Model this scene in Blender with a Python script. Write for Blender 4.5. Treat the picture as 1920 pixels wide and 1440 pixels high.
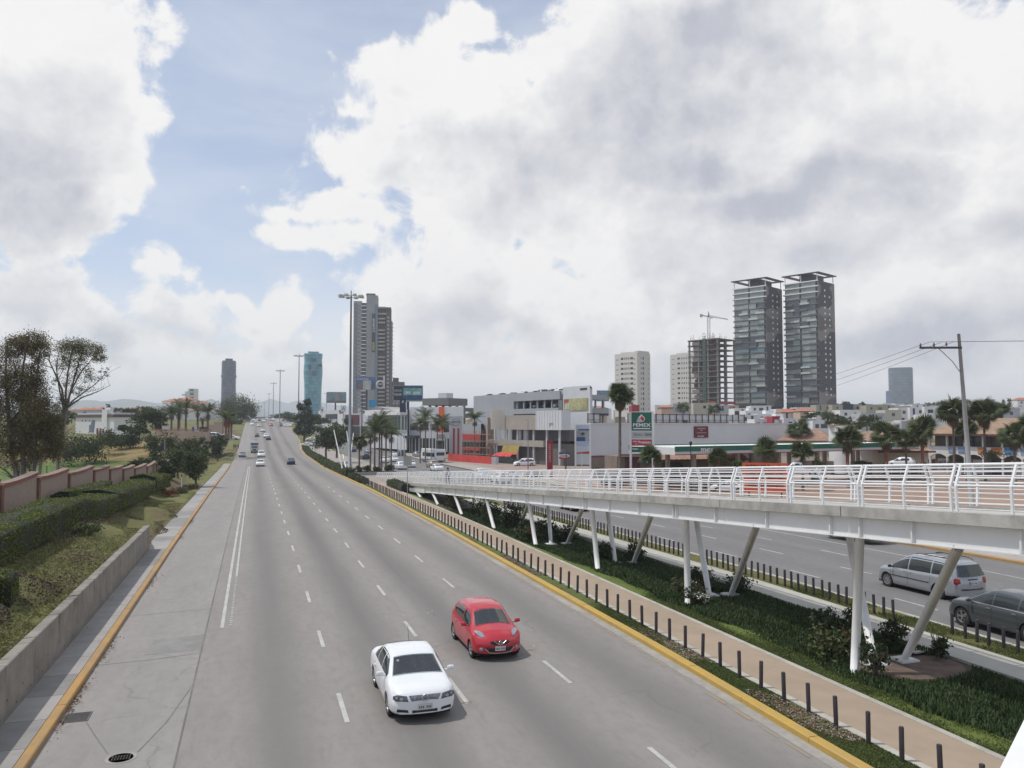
import bpy,bmesh,math,random
import numpy as np
from mathutils import Vector,Matrix,noise as mnoise
random.seed(7)
rng=np.random.default_rng(7)
sc=bpy.context.scene
COL=sc.collection
for o in list(bpy.data.objects):
    bpy.data.objects.remove(o)
# camera
F=1530.0;HC=7.7
TH=math.atan(75/F);PSI=math.radians(17.5005)
cam_d=bpy.data.cameras.new('camera');cam=bpy.data.objects.new('camera',cam_d);COL.objects.link(cam)
cam.location=(0,0,HC);cam.rotation_euler=(math.pi/2+TH,0,-PSI)
cam_d.sensor_width=36;cam_d.lens=36*F/1920;cam_d.clip_start=0.1;cam_d.clip_end=30000
sc.camera=cam
def ray(px,py):
    u=(px-960)/F;v=-(py-720)/F
    f=math.cos(TH)-v*math.sin(TH);z=math.sin(TH)+v*math.cos(TH)
    return Vector((u*math.cos(PSI)+f*math.sin(PSI),-u*math.sin(PSI)+f*math.cos(PSI),z)),f
def at(px,py,D):
    d,f=ray(px,py);t=D/f
    return Vector((d.x*t,d.y*t,HC+d.z*t))
def gz(px,py,z=0.0):
    d,f=ray(px,py);t=(z-HC)/d.z
    return Vector((d.x*t,d.y*t,z))
# light and sky
SUN_DIR=Vector((-0.48,0.14,1.0)).normalized()
sun_d=bpy.data.lights.new('sun','SUN');sun_d.energy=2.9;sun_d.angle=math.radians(0.9);sun_d.color=(1.0,0.965,0.91)
sun=bpy.data.objects.new('sun',sun_d);COL.objects.link(sun)
sun.rotation_euler=SUN_DIR.to_track_quat('Z','Y').to_euler();sun.location=SUN_DIR*60
sc.view_settings.view_transform='Standard';sc.view_settings.look='None'
sc.view_settings.exposure=0.0;sc.view_settings.gamma=1.0;sc.view_settings.use_curve_mapping=False
try:
    sc.cycles.max_bounces=6;sc.cycles.diffuse_bounces=3;sc.cycles.glossy_bounces=3
    sc.cycles.transparent_max_bounces=12;sc.cycles.volume_bounces=1
    sc.cycles.use_denoising=True
except Exception:
    pass
world=bpy.data.worlds.new('World');sc.world=world;world.use_nodes=True
try:
    world.cycles.sampling_method='MANUAL';world.cycles.sample_map_resolution=512
except Exception:
    pass
class NT:
    """tiny helper to write node trees as expressions"""
    def __init__(s,t):s.t=t;s.n=t.nodes;s.l=t.links
    def put(s,sock,v):
        if isinstance(v,bpy.types.NodeSocket):s.l.new(v,sock)
        elif v is not None:sock.default_value=v
    def m(s,op,a=None,b=None,c=None,clamp=False):
        n=s.n.new('ShaderNodeMath');n.operation=op;n.use_clamp=clamp
        for i,v in enumerate((a,b,c)):s.put(n.inputs[i],v)
        return n.outputs[0]
    def v(s,op,a=None,b=None,out=0):
        n=s.n.new('ShaderNodeVectorMath');n.operation=op
        s.put(n.inputs[0],a);s.put(n.inputs[1],b)
        return n.outputs[out]
    def noise(s,vec,scale,detail=4,rough=0.5,dist=0.0,lac=2.0,col=False):
        n=s.n.new('ShaderNodeTexNoise');s.put(n.inputs['Vector'],vec)
        n.inputs['Scale'].default_value=scale;n.inputs['Detail'].default_value=detail
        n.inputs['Roughness'].default_value=rough;n.inputs['Distortion'].default_value=dist
        n.inputs['Lacunarity'].default_value=lac
        return n.outputs['Color' if col else 'Fac']
    def voro(s,vec,scale,feature='F1',smooth=None):
        n=s.n.new('ShaderNodeTexVoronoi');n.feature=feature;s.put(n.inputs['Vector'],vec)
        n.inputs['Scale'].default_value=scale
        if smooth is not None:n.inputs['Smoothness'].default_value=smooth
        return n.outputs['Distance']
    def mr(s,v,a,b,c=0.0,d=1.0,smooth=True):
        n=s.n.new('ShaderNodeMapRange');n.interpolation_type='SMOOTHSTEP' if smooth else 'LINEAR'
        for i,x in enumerate((v,a,b,c,d)):s.put(n.inputs[i],x)
        return n.outputs[0]
    def mix(s,f,a,b,mode='MIX'):
        n=s.n.new('ShaderNodeMix');n.data_type='RGBA';n.blend_type=mode
        s.put(n.inputs[0],f)
        s.put(n.inputs[6],a if isinstance(a,bpy.types.NodeSocket)else(*a[:3],1))
        s.put(n.inputs[7],b if isinstance(b,bpy.types.NodeSocket)else(*b[:3],1))
        return n.outputs[2]
    def sep(s,v):
        n=s.n.new('ShaderNodeSeparateXYZ');s.put(n.inputs[0],v);return n.outputs
    def comb(s,x,y,z):
        n=s.n.new('ShaderNodeCombineXYZ')
        for i,k in enumerate((x,y,z)):s.put(n.inputs[i],k)
        return n.outputs[0]
def uv_of(px,py):
    d=ray(px,py)[0].normalized()
    return math.degrees(math.atan2(d.x,d.y))/10,math.degrees(math.asin(d.z))/10
K=0.00375
# cumulus masses: place (given by a sight line), half width and half height
CL=[(-60,150,300,260),(110,60,170,120),(150,170,110,110),(205,265,88,60),(60,380,170,100),(110,430,110,50),(90,485,90,34),(-40,600,240,130),
 (905,25,75,45),(720,105,78,42),(650,205,80,30),(860,180,220,130),(720,290,140,110),(640,385,170,46),(560,398,100,30),(620,450,140,50),(900,330,260,170),
 (1250,120,330,190),(1180,330,380,170),(1560,230,260,150),(1600,80,330,90),(1500,430,420,170),(900,560,300,140),(1250,600,420,140),(1750,560,360,170),
 (1950,300,200,230),(300,515,60,46),(335,585,110,60),(545,572,70,40),(500,610,110,50),(440,560,40,26),(200,650,240,50),(400,668,300,50),
 (820,640,300,80),(1400,700,600,80),(1900,700,400,110),
 (1400,240,560,300),(2600,300,600,300),(3300,0,600,400),(-900,200,500,350),(-1500,500,500,300),(1000,-500,700,200),(0,-700,500,250),(2000,-600,500,300)]
# grey bases and thick middles
DK=[(1180,170,230,150,.95),(1330,110,210,110,.95),(1050,270,230,100,.8),(880,300,170,80,.5),(1280,320,160,60,.7),(1450,400,230,55,.7),(1620,350,190,45,.5),(1330,500,230,90,.5),(1560,480,230,60,.45),(320,620,120,48,.85),(540,650,130,30,.45),(90,430,150,60,.7),(20,330,130,60,.4),(30,540,200,50,.6),
 (840,610,130,80,.6),(1010,660,130,60,.5),(1750,640,400,90,.7),(1850,470,200,50,.5),(600,640,120,40,.35),(1800,230,220,60,.25),(30,200,140,80,.3),
 (-900,300,400,200,.6),(2600,300,500,250,.7),(1500,-500,500,150,.6)]
wt=NT(world.node_tree);world.node_tree.nodes.clear()
tc=wt.n.new('ShaderNodeTexCoord').outputs['Generated']
grp=bpy.data.node_groups.new('cloud_height','ShaderNodeTree')
grp.interface.new_socket('dir',in_out='INPUT',socket_type='NodeSocketVector')
grp.interface.new_socket('h',in_out='OUTPUT',socket_type='NodeSocketFloat')
g=NT(grp);gi=g.n.new('NodeGroupInput').outputs[0];go=g.n.new('NodeGroupOutput')
s_=g.sep(gi)
U=g.m('MULTIPLY',g.m('ARCTAN2',s_[0],s_[1]),18/math.pi)
V=g.m('MULTIPLY',g.m('ARCSINE',s_[2]),18/math.pi)
P0=g.comb(U,V,0.0)
w1=g.v('SCALE',g.v('SUBTRACT',g.noise(P0,0.9,5,0.55,col=True),(0.5,0.5,0.5)),None)
w1.node.inputs['Scale'].default_value=0.60
P1=g.v('ADD',P0,w1)
acc=None
for(x,y,rx,ry)in CL:
    cu,cv=uv_of(x,y)if abs(x-960)<1300 and y>-300 else((x-960)*K+1.75,-(y-795)*K)
    q=g.v('MULTIPLY',g.v('SUBTRACT',P1,(cu,cv,0)),(1/(rx*K),1/(ry*K),0))
    e=g.m('SUBTRACT',1.0,g.v('LENGTH',q,out='Value'))
    e=g.m('MULTIPLY',e,max(min(rx,ry)*K,.30))
    if acc is None:acc=e
    else:
        n=g.n.new('ShaderNodeMath');n.operation='SMOOTH_MAX';n.inputs[2].default_value=0.12
        g.put(n.inputs[0],acc);g.put(n.inputs[1],e);acc=n.outputs[0]
acc=g.m('MINIMUM',acc,0.85)
puff=g.voro(g.v('ADD',P0,g.v('MULTIPLY',w1,(0.4,0.4,0))),3.4,'SMOOTH_F1',0.6)
puff2=g.voro(g.v('ADD',P0,g.v('MULTIPLY',w1,(0.4,0.4,0))),8.0,'SMOOTH_F1',0.5)
f1=g.noise(P0,2.3,10,0.66,0.35)
h=g.m('ADD',acc,g.m('MULTIPLY',g.m('SUBTRACT',0.5,puff),0.24))
h=g.m('ADD',h,g.m('MULTIPLY',g.m('SUBTRACT',0.5,puff2),0.12))
h=g.m('ADD',h,g.m('MULTIPLY',g.m('SUBTRACT',f1,0.5),0.66))
# far outside the masses listed above: ordinary broken cloud
g.put(go.inputs[0],g.m('SUBTRACT',h,0.04))
def cloud_h(vec):
    n=wt.n.new('ShaderNodeGroup');n.node_tree=grp;wt.put(n.inputs[0],vec);return n.outputs[0]
s_=wt.sep(tc)
U=wt.m('MULTIPLY',wt.m('ARCTAN2',s_[0],s_[1]),18/math.pi)
V=wt.m('MULTIPLY',wt.m('ARCSINE',s_[2]),18/math.pi)
P0=wt.comb(U,V,0.0)
H0=cloud_h(tc)
H1=cloud_h(wt.v('ADD',tc,(-0.020,0.0,0.030)))
alpha=wt.m('MAXIMUM',wt.mr(H0,-0.03,0.10),wt.mr(V,1.1,0.1,0.0,0.96))
relief=wt.m('SUBTRACT',H0,H1)
wp=wt.v('ADD',P0,wt.v('MULTIPLY',wt.v('SUBTRACT',wt.noise(P0,0.9,5,0.62,col=True),(.5,.5,.5)),(1.5,1.0,0)))
dk=None
for(x,y,rx,ry,a)in DK:
    cu,cv=uv_of(x,y)if abs(x-960)<1300 and y>-300 else((x-960)*K+1.75,-(y-795)*K)
    q=wt.v('MULTIPLY',wt.v('SUBTRACT',wp,(cu,cv,0)),(1/(rx*K),1/(ry*K),0))
    e=wt.mr(wt.v('LENGTH',q,out='Value'),1.5,0.1,0.0,a)
    dk=e if dk is None else wt.m('MAXIMUM',dk,e)
thick=wt.mr(H0,0.15,0.9,0.0,0.20)
big=wt.mr(wt.noise(wp,0.6,5,0.6),0.40,0.66,0.0,0.30)
fine=wt.m('MULTIPLY',wt.m('SUBTRACT',wt.noise(wt.v('MULTIPLY',P0,(1,1.4,1)),2.2,8,0.64),0.5),0.75)
rim=wt.mr(H0,0.04,0.30,0.50,0.0)
k_=wt.m('SUBTRACT',wt.m('ADD',wt.m('ADD',dk,thick),wt.m('ADD',big,fine)),wt.m('ADD',rim,wt.m('MULTIPLY',relief,1.3)))
k_=wt.m('ADD',wt.mr(k_,0.02,1.05,0.0,.80,smooth=False),wt.mr(k_,.95,1.9,0,.28,smooth=False));k_=wt.m('ADD',k_,wt.m('MULTIPLY',wt.m('SUBTRACT',wt.noise(wp,1.6,6,.6),.5),.38),None,True)
ccol=wt.mix(k_,(1.0,0.99,0.98),(0.485,0.51,0.59))
# thin veils over the blue
veil=wt.mr(wt.noise(wt.v('MULTIPLY',P0,(0.6,1.6,1)),0.8,5,0.55,0.3),0.34,0.74,0.40,0.82)
low=wt.mr(V,2.0,0.4,0.0,0.8)
high=wt.mr(V,1.9,3.2,0.0,0.55)
veil=wt.m('MAXIMUM',wt.m('MAXIMUM',veil,low),high)
sky=wt.n.new('ShaderNodeTexSky');sky.sky_type='NISHITA';sky.sun_disc=False
sky.sun_elevation=math.asin(SUN_DIR.z);sky.sun_rotation=math.atan2(SUN_DIR.x,SUN_DIR.y)
sky.altitude=2100;sky.air_density=1.0;sky.dust_density=1.0
bg1=wt.n.new('ShaderNodeBackground');wt.l.new(sky.outputs[0],bg1.inputs[0]);bg1.inputs[1].default_value=0.15
bgv=wt.n.new('ShaderNodeBackground');bgv.inputs[0].default_value=(0.72,0.77,0.86,1)
bg2=wt.n.new('ShaderNodeBackground');wt.l.new(ccol,bg2.inputs[0]);bg2.inputs[1].default_value=0.95
m1=wt.n.new('ShaderNodeMixShader');wt.l.new(veil,m1.inputs[0]);wt.l.new(bg1.outputs[0],m1.inputs[1]);wt.l.new(bgv.outputs[0],m1.inputs[2])
m2=wt.n.new('ShaderNodeMixShader');wt.l.new(alpha,m2.inputs[0]);wt.l.new(m1.outputs[0],m2.inputs[1]);wt.l.new(bg2.outputs[0],m2.inputs[2])
wo=wt.n.new('ShaderNodeOutputWorld');wt.l.new(m2.outputs[0],wo.inputs[0])
# helpers
def interp(tab,x):
    if x<=tab[0][0]:return tab[0][1]
    for(a,b),(c,d)in zip(tab,tab[1:]):
        if x<=c:return b+(d-b)*(x-a)/(c-a)
    return tab[-1][1]
def sstep(a,b,x):
    t=min(1,max(0,(x-a)/(b-a)));return t*t*(3-2*t)
_mats={}
def M(name,col,rough=0.6,metal=0.0,ns=0,amp=0.25,bump=0.0,bs=None,coords='Object',spec=None,coat=0.0,col2=None,trans=0.0,stretch=None,emit=0):
    if name in _mats:return _mats[name]
    m=bpy.data.materials.new(name);m.use_nodes=True;_mats[name]=m
    t=NT(m.node_tree);b=m.node_tree.nodes['Principled BSDF']
    b.inputs['Base Color'].default_value=(*col,1);b.inputs['Roughness'].default_value=rough;b.inputs['Metallic'].default_value=metal
    if spec is not None:b.inputs['Specular IOR Level'].default_value=spec
    if coat:b.inputs['Coat Weight'].default_value=coat;b.inputs['Coat Roughness'].default_value=0.04
    if emit:b.inputs['Emission Color'].default_value=(*col,1);b.inputs['Emission Strength'].default_value=emit
    m.diffuse_color=(*col,1)
    if ns or bump:
        co=t.n.new('ShaderNodeTexCoord').outputs[coords]if coords!='World' else t.n.new('ShaderNodeNewGeometry').outputs['Position']
        if stretch:co=t.v('MULTIPLY',co,stretch)
    if ns:
        n1=t.noise(co,ns,6,0.62);n2=t.noise(co,ns*0.17,3,0.5)
        f=t.m('ADD',t.m('MULTIPLY',n1,0.55),t.m('MULTIPLY',n2,0.45))
        c2=col2 or tuple(c*(1+amp)for c in col)
        c1=col if col2 else tuple(c*(1-amp)for c in col)
        t.l.new(t.mix(t.mr(f,0.33,0.67),c1,c2),b.inputs['Base Color'])
    if bump:
        bn=t.n.new('ShaderNodeBump');bn.inputs['Strength'].default_value=bump;bn.inputs['Distance'].default_value=0.03
        t.l.new(t.noise(co,bs or ns*2 or 20,5,0.6),bn.inputs['Height']);t.l.new(bn.outputs[0],b.inputs['Normal'])
    return m
class MB:
    """collects pieces, builds ONE mesh object"""
    def __init__(s):s.v=[];s.f=[];s.m=[]
    def add(s,vs,fs,m=0):
        o=len(s.v);s.v+=[tuple(p)for p in vs]
        for f in fs:s.f.append(tuple(i+o for i in f));s.m.append(m)
        return s
    def box(s,c,d,rz=0,m=0,rot=None,taper=1.0):
        x,y,z=d[0]/2,d[1]/2,d[2]/2;t=taper
        vs=[Vector(p)for p in((-x,-y,-z),(x,-y,-z),(x,y,-z),(-x,y,-z),(-x*t,-y*t,z),(x*t,-y*t,z),(x*t,y*t,z),(-x*t,y*t,z))]
        R=rot if rot is not None else(Matrix.Rotation(rz,3,'Z')if rz else None)
        if R is not None:vs=[R@v for v in vs]
        c=Vector(c)
        return s.add([v+c for v in vs],[(0,3,2,1),(4,5,6,7),(0,1,5,4),(1,2,6,5),(2,3,7,6),(3,0,4,7)],m)
    def bb(s,x0,x1,y0,y1,z0,z1,m=0):
        return s.box(((x0+x1)/2,(y0+y1)/2,(z0+z1)/2),(x1-x0,y1-y0,z1-z0),m=m)
    def poly(s,pts,m=0):return s.add(pts,[tuple(range(len(pts)))],m)
    def prism(s,out,z0,z1,m=0,top=True):
        n=len(out);vs=[(x,y,z0)for x,y in out]+[(x,y,z1)for x,y in out]
        fs=[(i,(i+1)%n,n+(i+1)%n,n+i)for i in range(n)]+[tuple(range(n-1,-1,-1)),tuple(range(n,2*n))]
        return s.add(vs,fs,m)
    def extrude(s,prof,p0,p1,m=0):
        """profile of (side, up) pairs swept from p0 to p1"""
        p0,p1=Vector(p0),Vector(p1);d=(p1-p0).normalized()
        sd=Vector((d.y,-d.x,0)).normalized();up=sd.cross(d)
        n=len(prof)
        vs=[p+sd*a+up*b for p in(p0,p1)for a,b in prof]
        return s.add(vs,[(i,n+i,n+(i+1)%n,(i+1)%n)for i in range(n)]+[tuple(range(n)),tuple(range(2*n-1,n-1,-1))],m)
    def tube(s,pts,r,n=8,m=0,cap=True):
        pts=[Vector(p)for p in pts];k=len(pts);rs=r if isinstance(r,(list,tuple))else[r]*k
        vs=[];ref=None
        for i,p in enumerate(pts):
            d=(pts[min(i+1,k-1)]-pts[max(i-1,0)]).normalized()
            if ref is None:ref=Vector((1,0,0))if abs(d.x)<0.8 else Vector((0,1,0))
            a=d.cross(ref).normalized();b=d.cross(a)
            for j in range(n):
                t=2*math.pi*j/n
                vs.append(p+(a*math.cos(t)+b*math.sin(t))*rs[i])
        fs=[(i*n+j,i*n+(j+1)%n,(i+1)*n+(j+1)%n,(i+1)*n+j)for i in range(k-1)for j in range(n)]
        if cap:fs+=[tuple(range(n)),tuple(range(k*n-1,(k-1)*n-1,-1))]
        return s.add(vs,fs,m)
    def rev(s,prof,c=(0,0,0),n=16,m=0,R=None):
        """(radius, z) profile turned about z"""
        c=Vector(c);vs=[]
        for r,z in prof:
            for j in range(n):
                t=2*math.pi*j/n;v=Vector((r*math.cos(t),r*math.sin(t),z))
                vs.append((R@v if R is not None else v)+c)
        k=len(prof)
        fs=[(i*n+j,i*n+(j+1)%n,(i+1)*n+(j+1)%n,(i+1)*n+j)for i in range(k-1)for j in range(n)]
        if prof[0][0]>1e-5:fs.append(tuple(range(n-1,-1,-1)))
        if prof[-1][0]>1e-5:fs.append(tuple(range((k-1)*n,k*n)))
        return s.add(vs,fs,m)
    def grid(s,rows,m=0,flip=False):
        """rows of equal-length point lists"""
        k=len(rows[0]);vs=[p for r in rows for p in r]
        fs=[]
        for i in range(len(rows)-1):
            for j in range(k-1):
                q=(i*k+j,i*k+j+1,(i+1)*k+j+1,(i+1)*k+j);fs.append(q[::-1]if flip else q)
        return s.add(vs,fs,m)
    def mesh(s,name,mats,smooth=False):
        me=bpy.data.meshes.new(name);me.from_pydata(s.v,[],s.f)
        for m in(mats if isinstance(mats,(list,tuple))else[mats]):me.materials.append(m)
        if any(s.m):me.polygons.foreach_set('material_index',s.m)
        if smooth:me.polygons.foreach_set('use_smooth',[True]*len(s.f))
        me.update();return me
    def build(s,name,mats,parent=None,smooth=False,loc=None,rz=0,bevel=0,autosmooth=None):
        me=s.mesh(name,mats,smooth)
        o=bpy.data.objects.new(name,me);COL.objects.link(o)
        if parent is not None:o.parent=parent
        if loc is not None:o.location=loc
        if rz:o.rotation_euler=(0,0,rz)
        if autosmooth:smooth_by_angle(me,autosmooth)
        if bevel:
            b=o.modifiers.new('bevel','BEVEL');b.width=bevel;b.segments=2;b.limit_method='ANGLE'
        return o
def smooth_by_angle(me,deg):
    bm=bmesh.new();bm.from_mesh(me);a=math.radians(deg)
    bmesh.ops.remove_doubles(bm,verts=bm.verts,dist=1e-5)
    bmesh.ops.recalc_face_normals(bm,faces=bm.faces)
    for f in bm.faces:f.smooth=True
    for e in bm.edges:e.smooth=not(len(e.link_faces)==2 and e.calc_face_angle(0)>a)
    bm.to_mesh(me);bm.free()
def fixn(o):
    bm=bmesh.new();bm.from_mesh(o.data);bmesh.ops.recalc_face_normals(bm,faces=bm.faces);bm.to_mesh(o.data);bm.free();return o
def np_mesh(name,V,Fq,mats,midx=None,smooth=False,n=4):
    """V (k,3) and faces (m,n) arrays -> mesh"""
    me=bpy.data.meshes.new(name);V=np.asarray(V,np.float32);Fq=np.asarray(Fq,np.int32)
    me.vertices.add(len(V));me.vertices.foreach_set('co',V.ravel())
    me.loops.add(Fq.size);me.loops.foreach_set('vertex_index',Fq.ravel())
    me.polygons.add(len(Fq));me.polygons.foreach_set('loop_start',np.arange(0,Fq.size,n,dtype=np.int32))
    if midx is not None:me.polygons.foreach_set('material_index',np.asarray(midx,np.int32))
    if smooth:me.polygons.foreach_set('use_smooth',np.ones(len(Fq),bool))
    for m in(mats if isinstance(mats,(list,tuple))else[mats]):me.materials.append(m)
    me.update(calc_edges=True);me.validate();return me
def ob(name,data,parent=None,loc=None,rz=0,scale=None):
    o=bpy.data.objects.new(name,data);COL.objects.link(o)
    if parent is not None:o.parent=parent
    if loc is not None:o.location=loc
    if rz:o.rotation_euler=(0,0,rz)
    if scale is not None:o.scale=scale if isinstance(scale,(tuple,list,Vector))else(scale,)*3
    return o
def tag(o,label,cat,group=None):
    o['label']=label;o['category']=cat
    if group:o['group']=group
    return o
def thing(name,label,cat,loc=(0,0,0),rz=0,group=None,scale=None):
    o=ob(name,None,None,loc,rz,scale);o.empty_display_size=0.3
    return tag(o,label,cat,group)
def struct(o):o['kind']='structure';return o
def stuff(o,label=None,cat=None):
    o['kind']='stuff'
    if label:o['label']=label;o['category']=cat
    return o
def dup(root,loc=None,rz=None,label=None,group=None,scale=None,paint=None):
    """copy a thing with its parts and sub-parts (mesh data shared)"""
    def cp(o,par):
        c=o.copy();COL.objects.link(c);c.parent=par
        for ch in o.children:cp(ch,c)
        return c
    r=cp(root,None)
    if loc is not None:r.location=loc
    if rz is not None:r.rotation_euler=(0,0,rz)
    if label:r['label']=label
    if group:r['group']=group
    if scale:r.scale=(scale,)*3
    if paint:repaint(r,paint)
    return r
def repaint(r,mat):
    for o in[r]+list(r.children)+[g for c in r.children for g in c.children]:
        if o.type=='MESH':
            for sl in o.material_slots:
                if sl.material and sl.material.name.startswith('car_paint'):
                    sl.link='OBJECT';sl.material=mat
def pieces(name,me,parent,places,rzs=None,scales=None):
    """many alike pieces sharing one mesh"""
    out=[]
    for i,p in enumerate(places):
        out.append(ob(name,me,parent,p,rzs[i]if rzs else 0,scales[i]if scales else None))
    return out
def text_mesh(body,size,mat,extrude=0.004,bold=False,width=None,align='CENTER'):
    cu=bpy.data.curves.new('lettering','FONT');cu.body=body;cu.size=size;cu.extrude=extrude
    cu.align_x=align;cu.align_y='CENTER';cu.resolution_u=2
    if bold:cu.offset=size*0.02
    o=bpy.data.objects.new('lettering',cu);COL.objects.link(o)
    dg=bpy.context.evaluated_depsgraph_get();me=bpy.data.meshes.new_from_object(o.evaluated_get(dg))
    bpy.data.objects.remove(o);bpy.data.curves.remove(cu)
    me.materials.clear();me.materials.append(mat)
    if width and len(me.vertices):
        xs=[v.co.x for v in me.vertices];k=width/(max(xs)-min(xs))
        for v in me.vertices:v.co.x*=k
    return me
def sign_text(parent,body,x,z,h,mat,y=-0.02,width=None,bold=False,rot=0,name='lettering'):
    """text standing on the -y face of a local frame"""
    me=text_mesh(body,h*1.38,mat,0.004,bold,width)
    o=ob(name,me,parent,(x,y,z));o.rotation_euler=(math.pi/2,rot,0);return o
# ground heights
ZR=[(-200,0),(60,0),(100,-.25),(170,-1.1),(240,-1.0),(310,1.5),(400,5.5),(480,8.5),(620,11.8),(800,11.5),(6000,9)]
Z2=[(-200,0),(35,0),(50,-.17),(100,-.8),(150,-1.3),(200,-1.5),(250,-1),(310,1.0),(400,5),(480,8),(620,11.3),(800,11),(6000,9)]
ZM=[(-200,0),(30,0),(43,-.2),(53,-.42),(75,-.5),(110,-.5),(160,-1.1),(240,-1),(310,1.5),(400,5.5),(480,8.5),(620,11.8),(800,11.5),(6000,9)]
ZRIGHT=[(0,0),(60,0),(120,-1),(165,-1),(220,2),(300,6),(400,10),(520,16),(700,20),(3000,20),(8000,9)]
ZLEFT=[(0,2.2),(50,1.6),(80,.6),(110,-.5),(150,-.8),(168,-.6),(190,2.4),(215,4.2),(234,5),(300,6),(400,8),(600,12),(1000,14),(8000,9)]
KR=[(-60,12.7),(15,12.8),(25,13.1),(60,13.3),(150,13.3),(260,13.9),(315,16),(420,17),(520,24),(800,30)]
def bank(x,y):
    """grass bank left of the near road"""
    if x>-6.2:return interp(ZR,y)+(.04 if y>190 else 0)
    if y<54:b=1.38+0.95*sstep(-6.2,-10.5,x)
    else:
        t=sstep(54,58,y)
        hi=1.38+0.95*sstep(-6.2,-10.5,x)
        lo=0.14+(2.1-0.14)*sstep(-7.2,-11.5,x)
        b=hi*(1-t)+lo*t
    if y>60:b=b-(interp([(60,0),(75,.45),(100,1.2),(200,2.0)],y))*sstep(-7,-10,x)
    if y>100:b+=interp(ZR,y)
    return b
def T(x,y):
    D=x*math.sin(PSI)+y*math.cos(PSI)
    if x<-4.8:
        if y<-40:return 2.0
        b=bank(x,y)
        if x<-14:
            l=interp(ZLEFT,D);k=sstep(-14,-20,x)
            b=b*(1-k)+l*k
        if y>220:
            k=sstep(220,300,y);far=max(interp(ZR,y),0)if x>-12 else interp(ZLEFT,D)if x<-40 else 0
            if x>-12:b=b*(1-k)+(interp(ZR,y)+.1)*k
            elif x>=-40:
                q=sstep(-12,-40,x);b=b*(1-k)+((interp(ZR,y)+.1)*(1-q)+interp(ZLEFT,D)*q)*k
        return b
    if x<14:return interp(ZR,y)
    if x<25:
        return interp(ZM,y)
    z2=interp(Z2,y)
    if y<=0:return 0.0
    w=sstep(0.45,0.9,x/max(y,1))*sstep(41,60,x)
    return z2*(1-w)+interp(ZRIGHT,D)*w
# ground and roads
def ground_mat():
    m=bpy.data.materials.new('grass_and_dry_ground');m.use_nodes=True;t=NT(m.node_tree);b=m.node_tree.nodes['Principled BSDF']
    p=t.n.new('ShaderNodeNewGeometry').outputs['Position']
    n1=t.noise(p,0.35,6,0.65);n2=t.noise(p,0.06,4,0.6);n3=t.noise(p,6.0,5,0.7)
    g1=t.mix(t.mr(n1,0.35,0.65),(0.120,0.138,0.044),(0.225,0.215,0.095))
    g1=t.mix(t.mr(n3,0.3,0.75),g1,(0.125,0.125,0.055))
    dry=t.mix(t.mr(n1,0.3,0.7),(0.20,0.165,0.105),(0.29,0.25,0.17))
    s=t.sep(p)
    # dry, built-over land right of the second road
    right=t.mr(t.m('ADD',s[0],t.m('MULTIPLY',t.m('SUBTRACT',n2,0.5),12)),40,46)
    c=t.mix(right,g1,dry)
    patch=t.mr(t.m('ADD',n2,t.m('MULTIPLY',n1,0.25)),0.62,0.72,0,0.8)
    c=t.mix(patch,c,(0.13,0.085,0.06))
    # tan rough on the golf course slope
    d=t.v('SUBTRACT',p,(-30,208,3));q=t.v('MULTIPLY',d,(1/24,1/22,0.1))
    tan=t.mr(t.m('ADD',t.v('LENGTH',q,out='Value'),t.m('MULTIPLY',t.m('SUBTRACT',n2,0.5),1.2)),1.05,0.8)
    c=t.mix(tan,c,t.mix(t.mr(n1,0.35,0.65),(0.18,0.135,0.055),(0.27,0.21,0.10)))
    # mown green
    d=t.v('SUBTRACT',p,(-37,158,-1));q=t.v('MULTIPLY',d,(1/20,1/34,0.1))
    gr=t.mr(t.m('ADD',t.v('LENGTH',q,out='Value'),t.m('MULTIPLY',t.m('SUBTRACT',n2,0.5),0.3)),1.06,0.98)
    c=t.mix(gr,c,t.mix(t.mr(n1,0.35,0.65),(0.090,0.135,0.034),(0.125,0.170,0.050)))
    t.l.new(c,b.inputs['Base Color']);b.inputs['Roughness'].default_value=0.95;b.inputs['Specular IOR Level'].default_value=0.15
    bn=t.n.new('ShaderNodeBump');bn.inputs['Strength'].default_value=0.7;bn.inputs['Distance'].default_value=0.12
    t.l.new(t.noise(p,7,5,0.75),bn.inputs['Height']);t.l.new(bn.outputs[0],b.inputs['Normal'])
    return m
GM=ground_mat()
def axis(parts):
    out=[]
    for a,b,s in parts:
        n=max(1,round((b-a)/s));out+=[a+(b-a)*i/n for i in range(n)]
    return out+[parts[-1][1]]
xs=sorted(axis([(-9000,-1500,1500),(-1500,-400,100),(-400,-120,20),(-120,-40,5),(-40,-16,2),(-16,-6.26,0.35),(-6.26,-6.15,.11),(-6.15,-4.8,.7),(-4.8,13,4.5),(13,26,1.3),(26,60,3.8),(60,140,5),(140,600,20),(600,1500,100),(1500,9000,1500)]))
ys=axis([(-300,-40,60),(-40,10,10),(10,110,0.9),(110,260,4),(260,700,12),(700,1500,80),(1500,15000,1800)])
rows=[]
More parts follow.
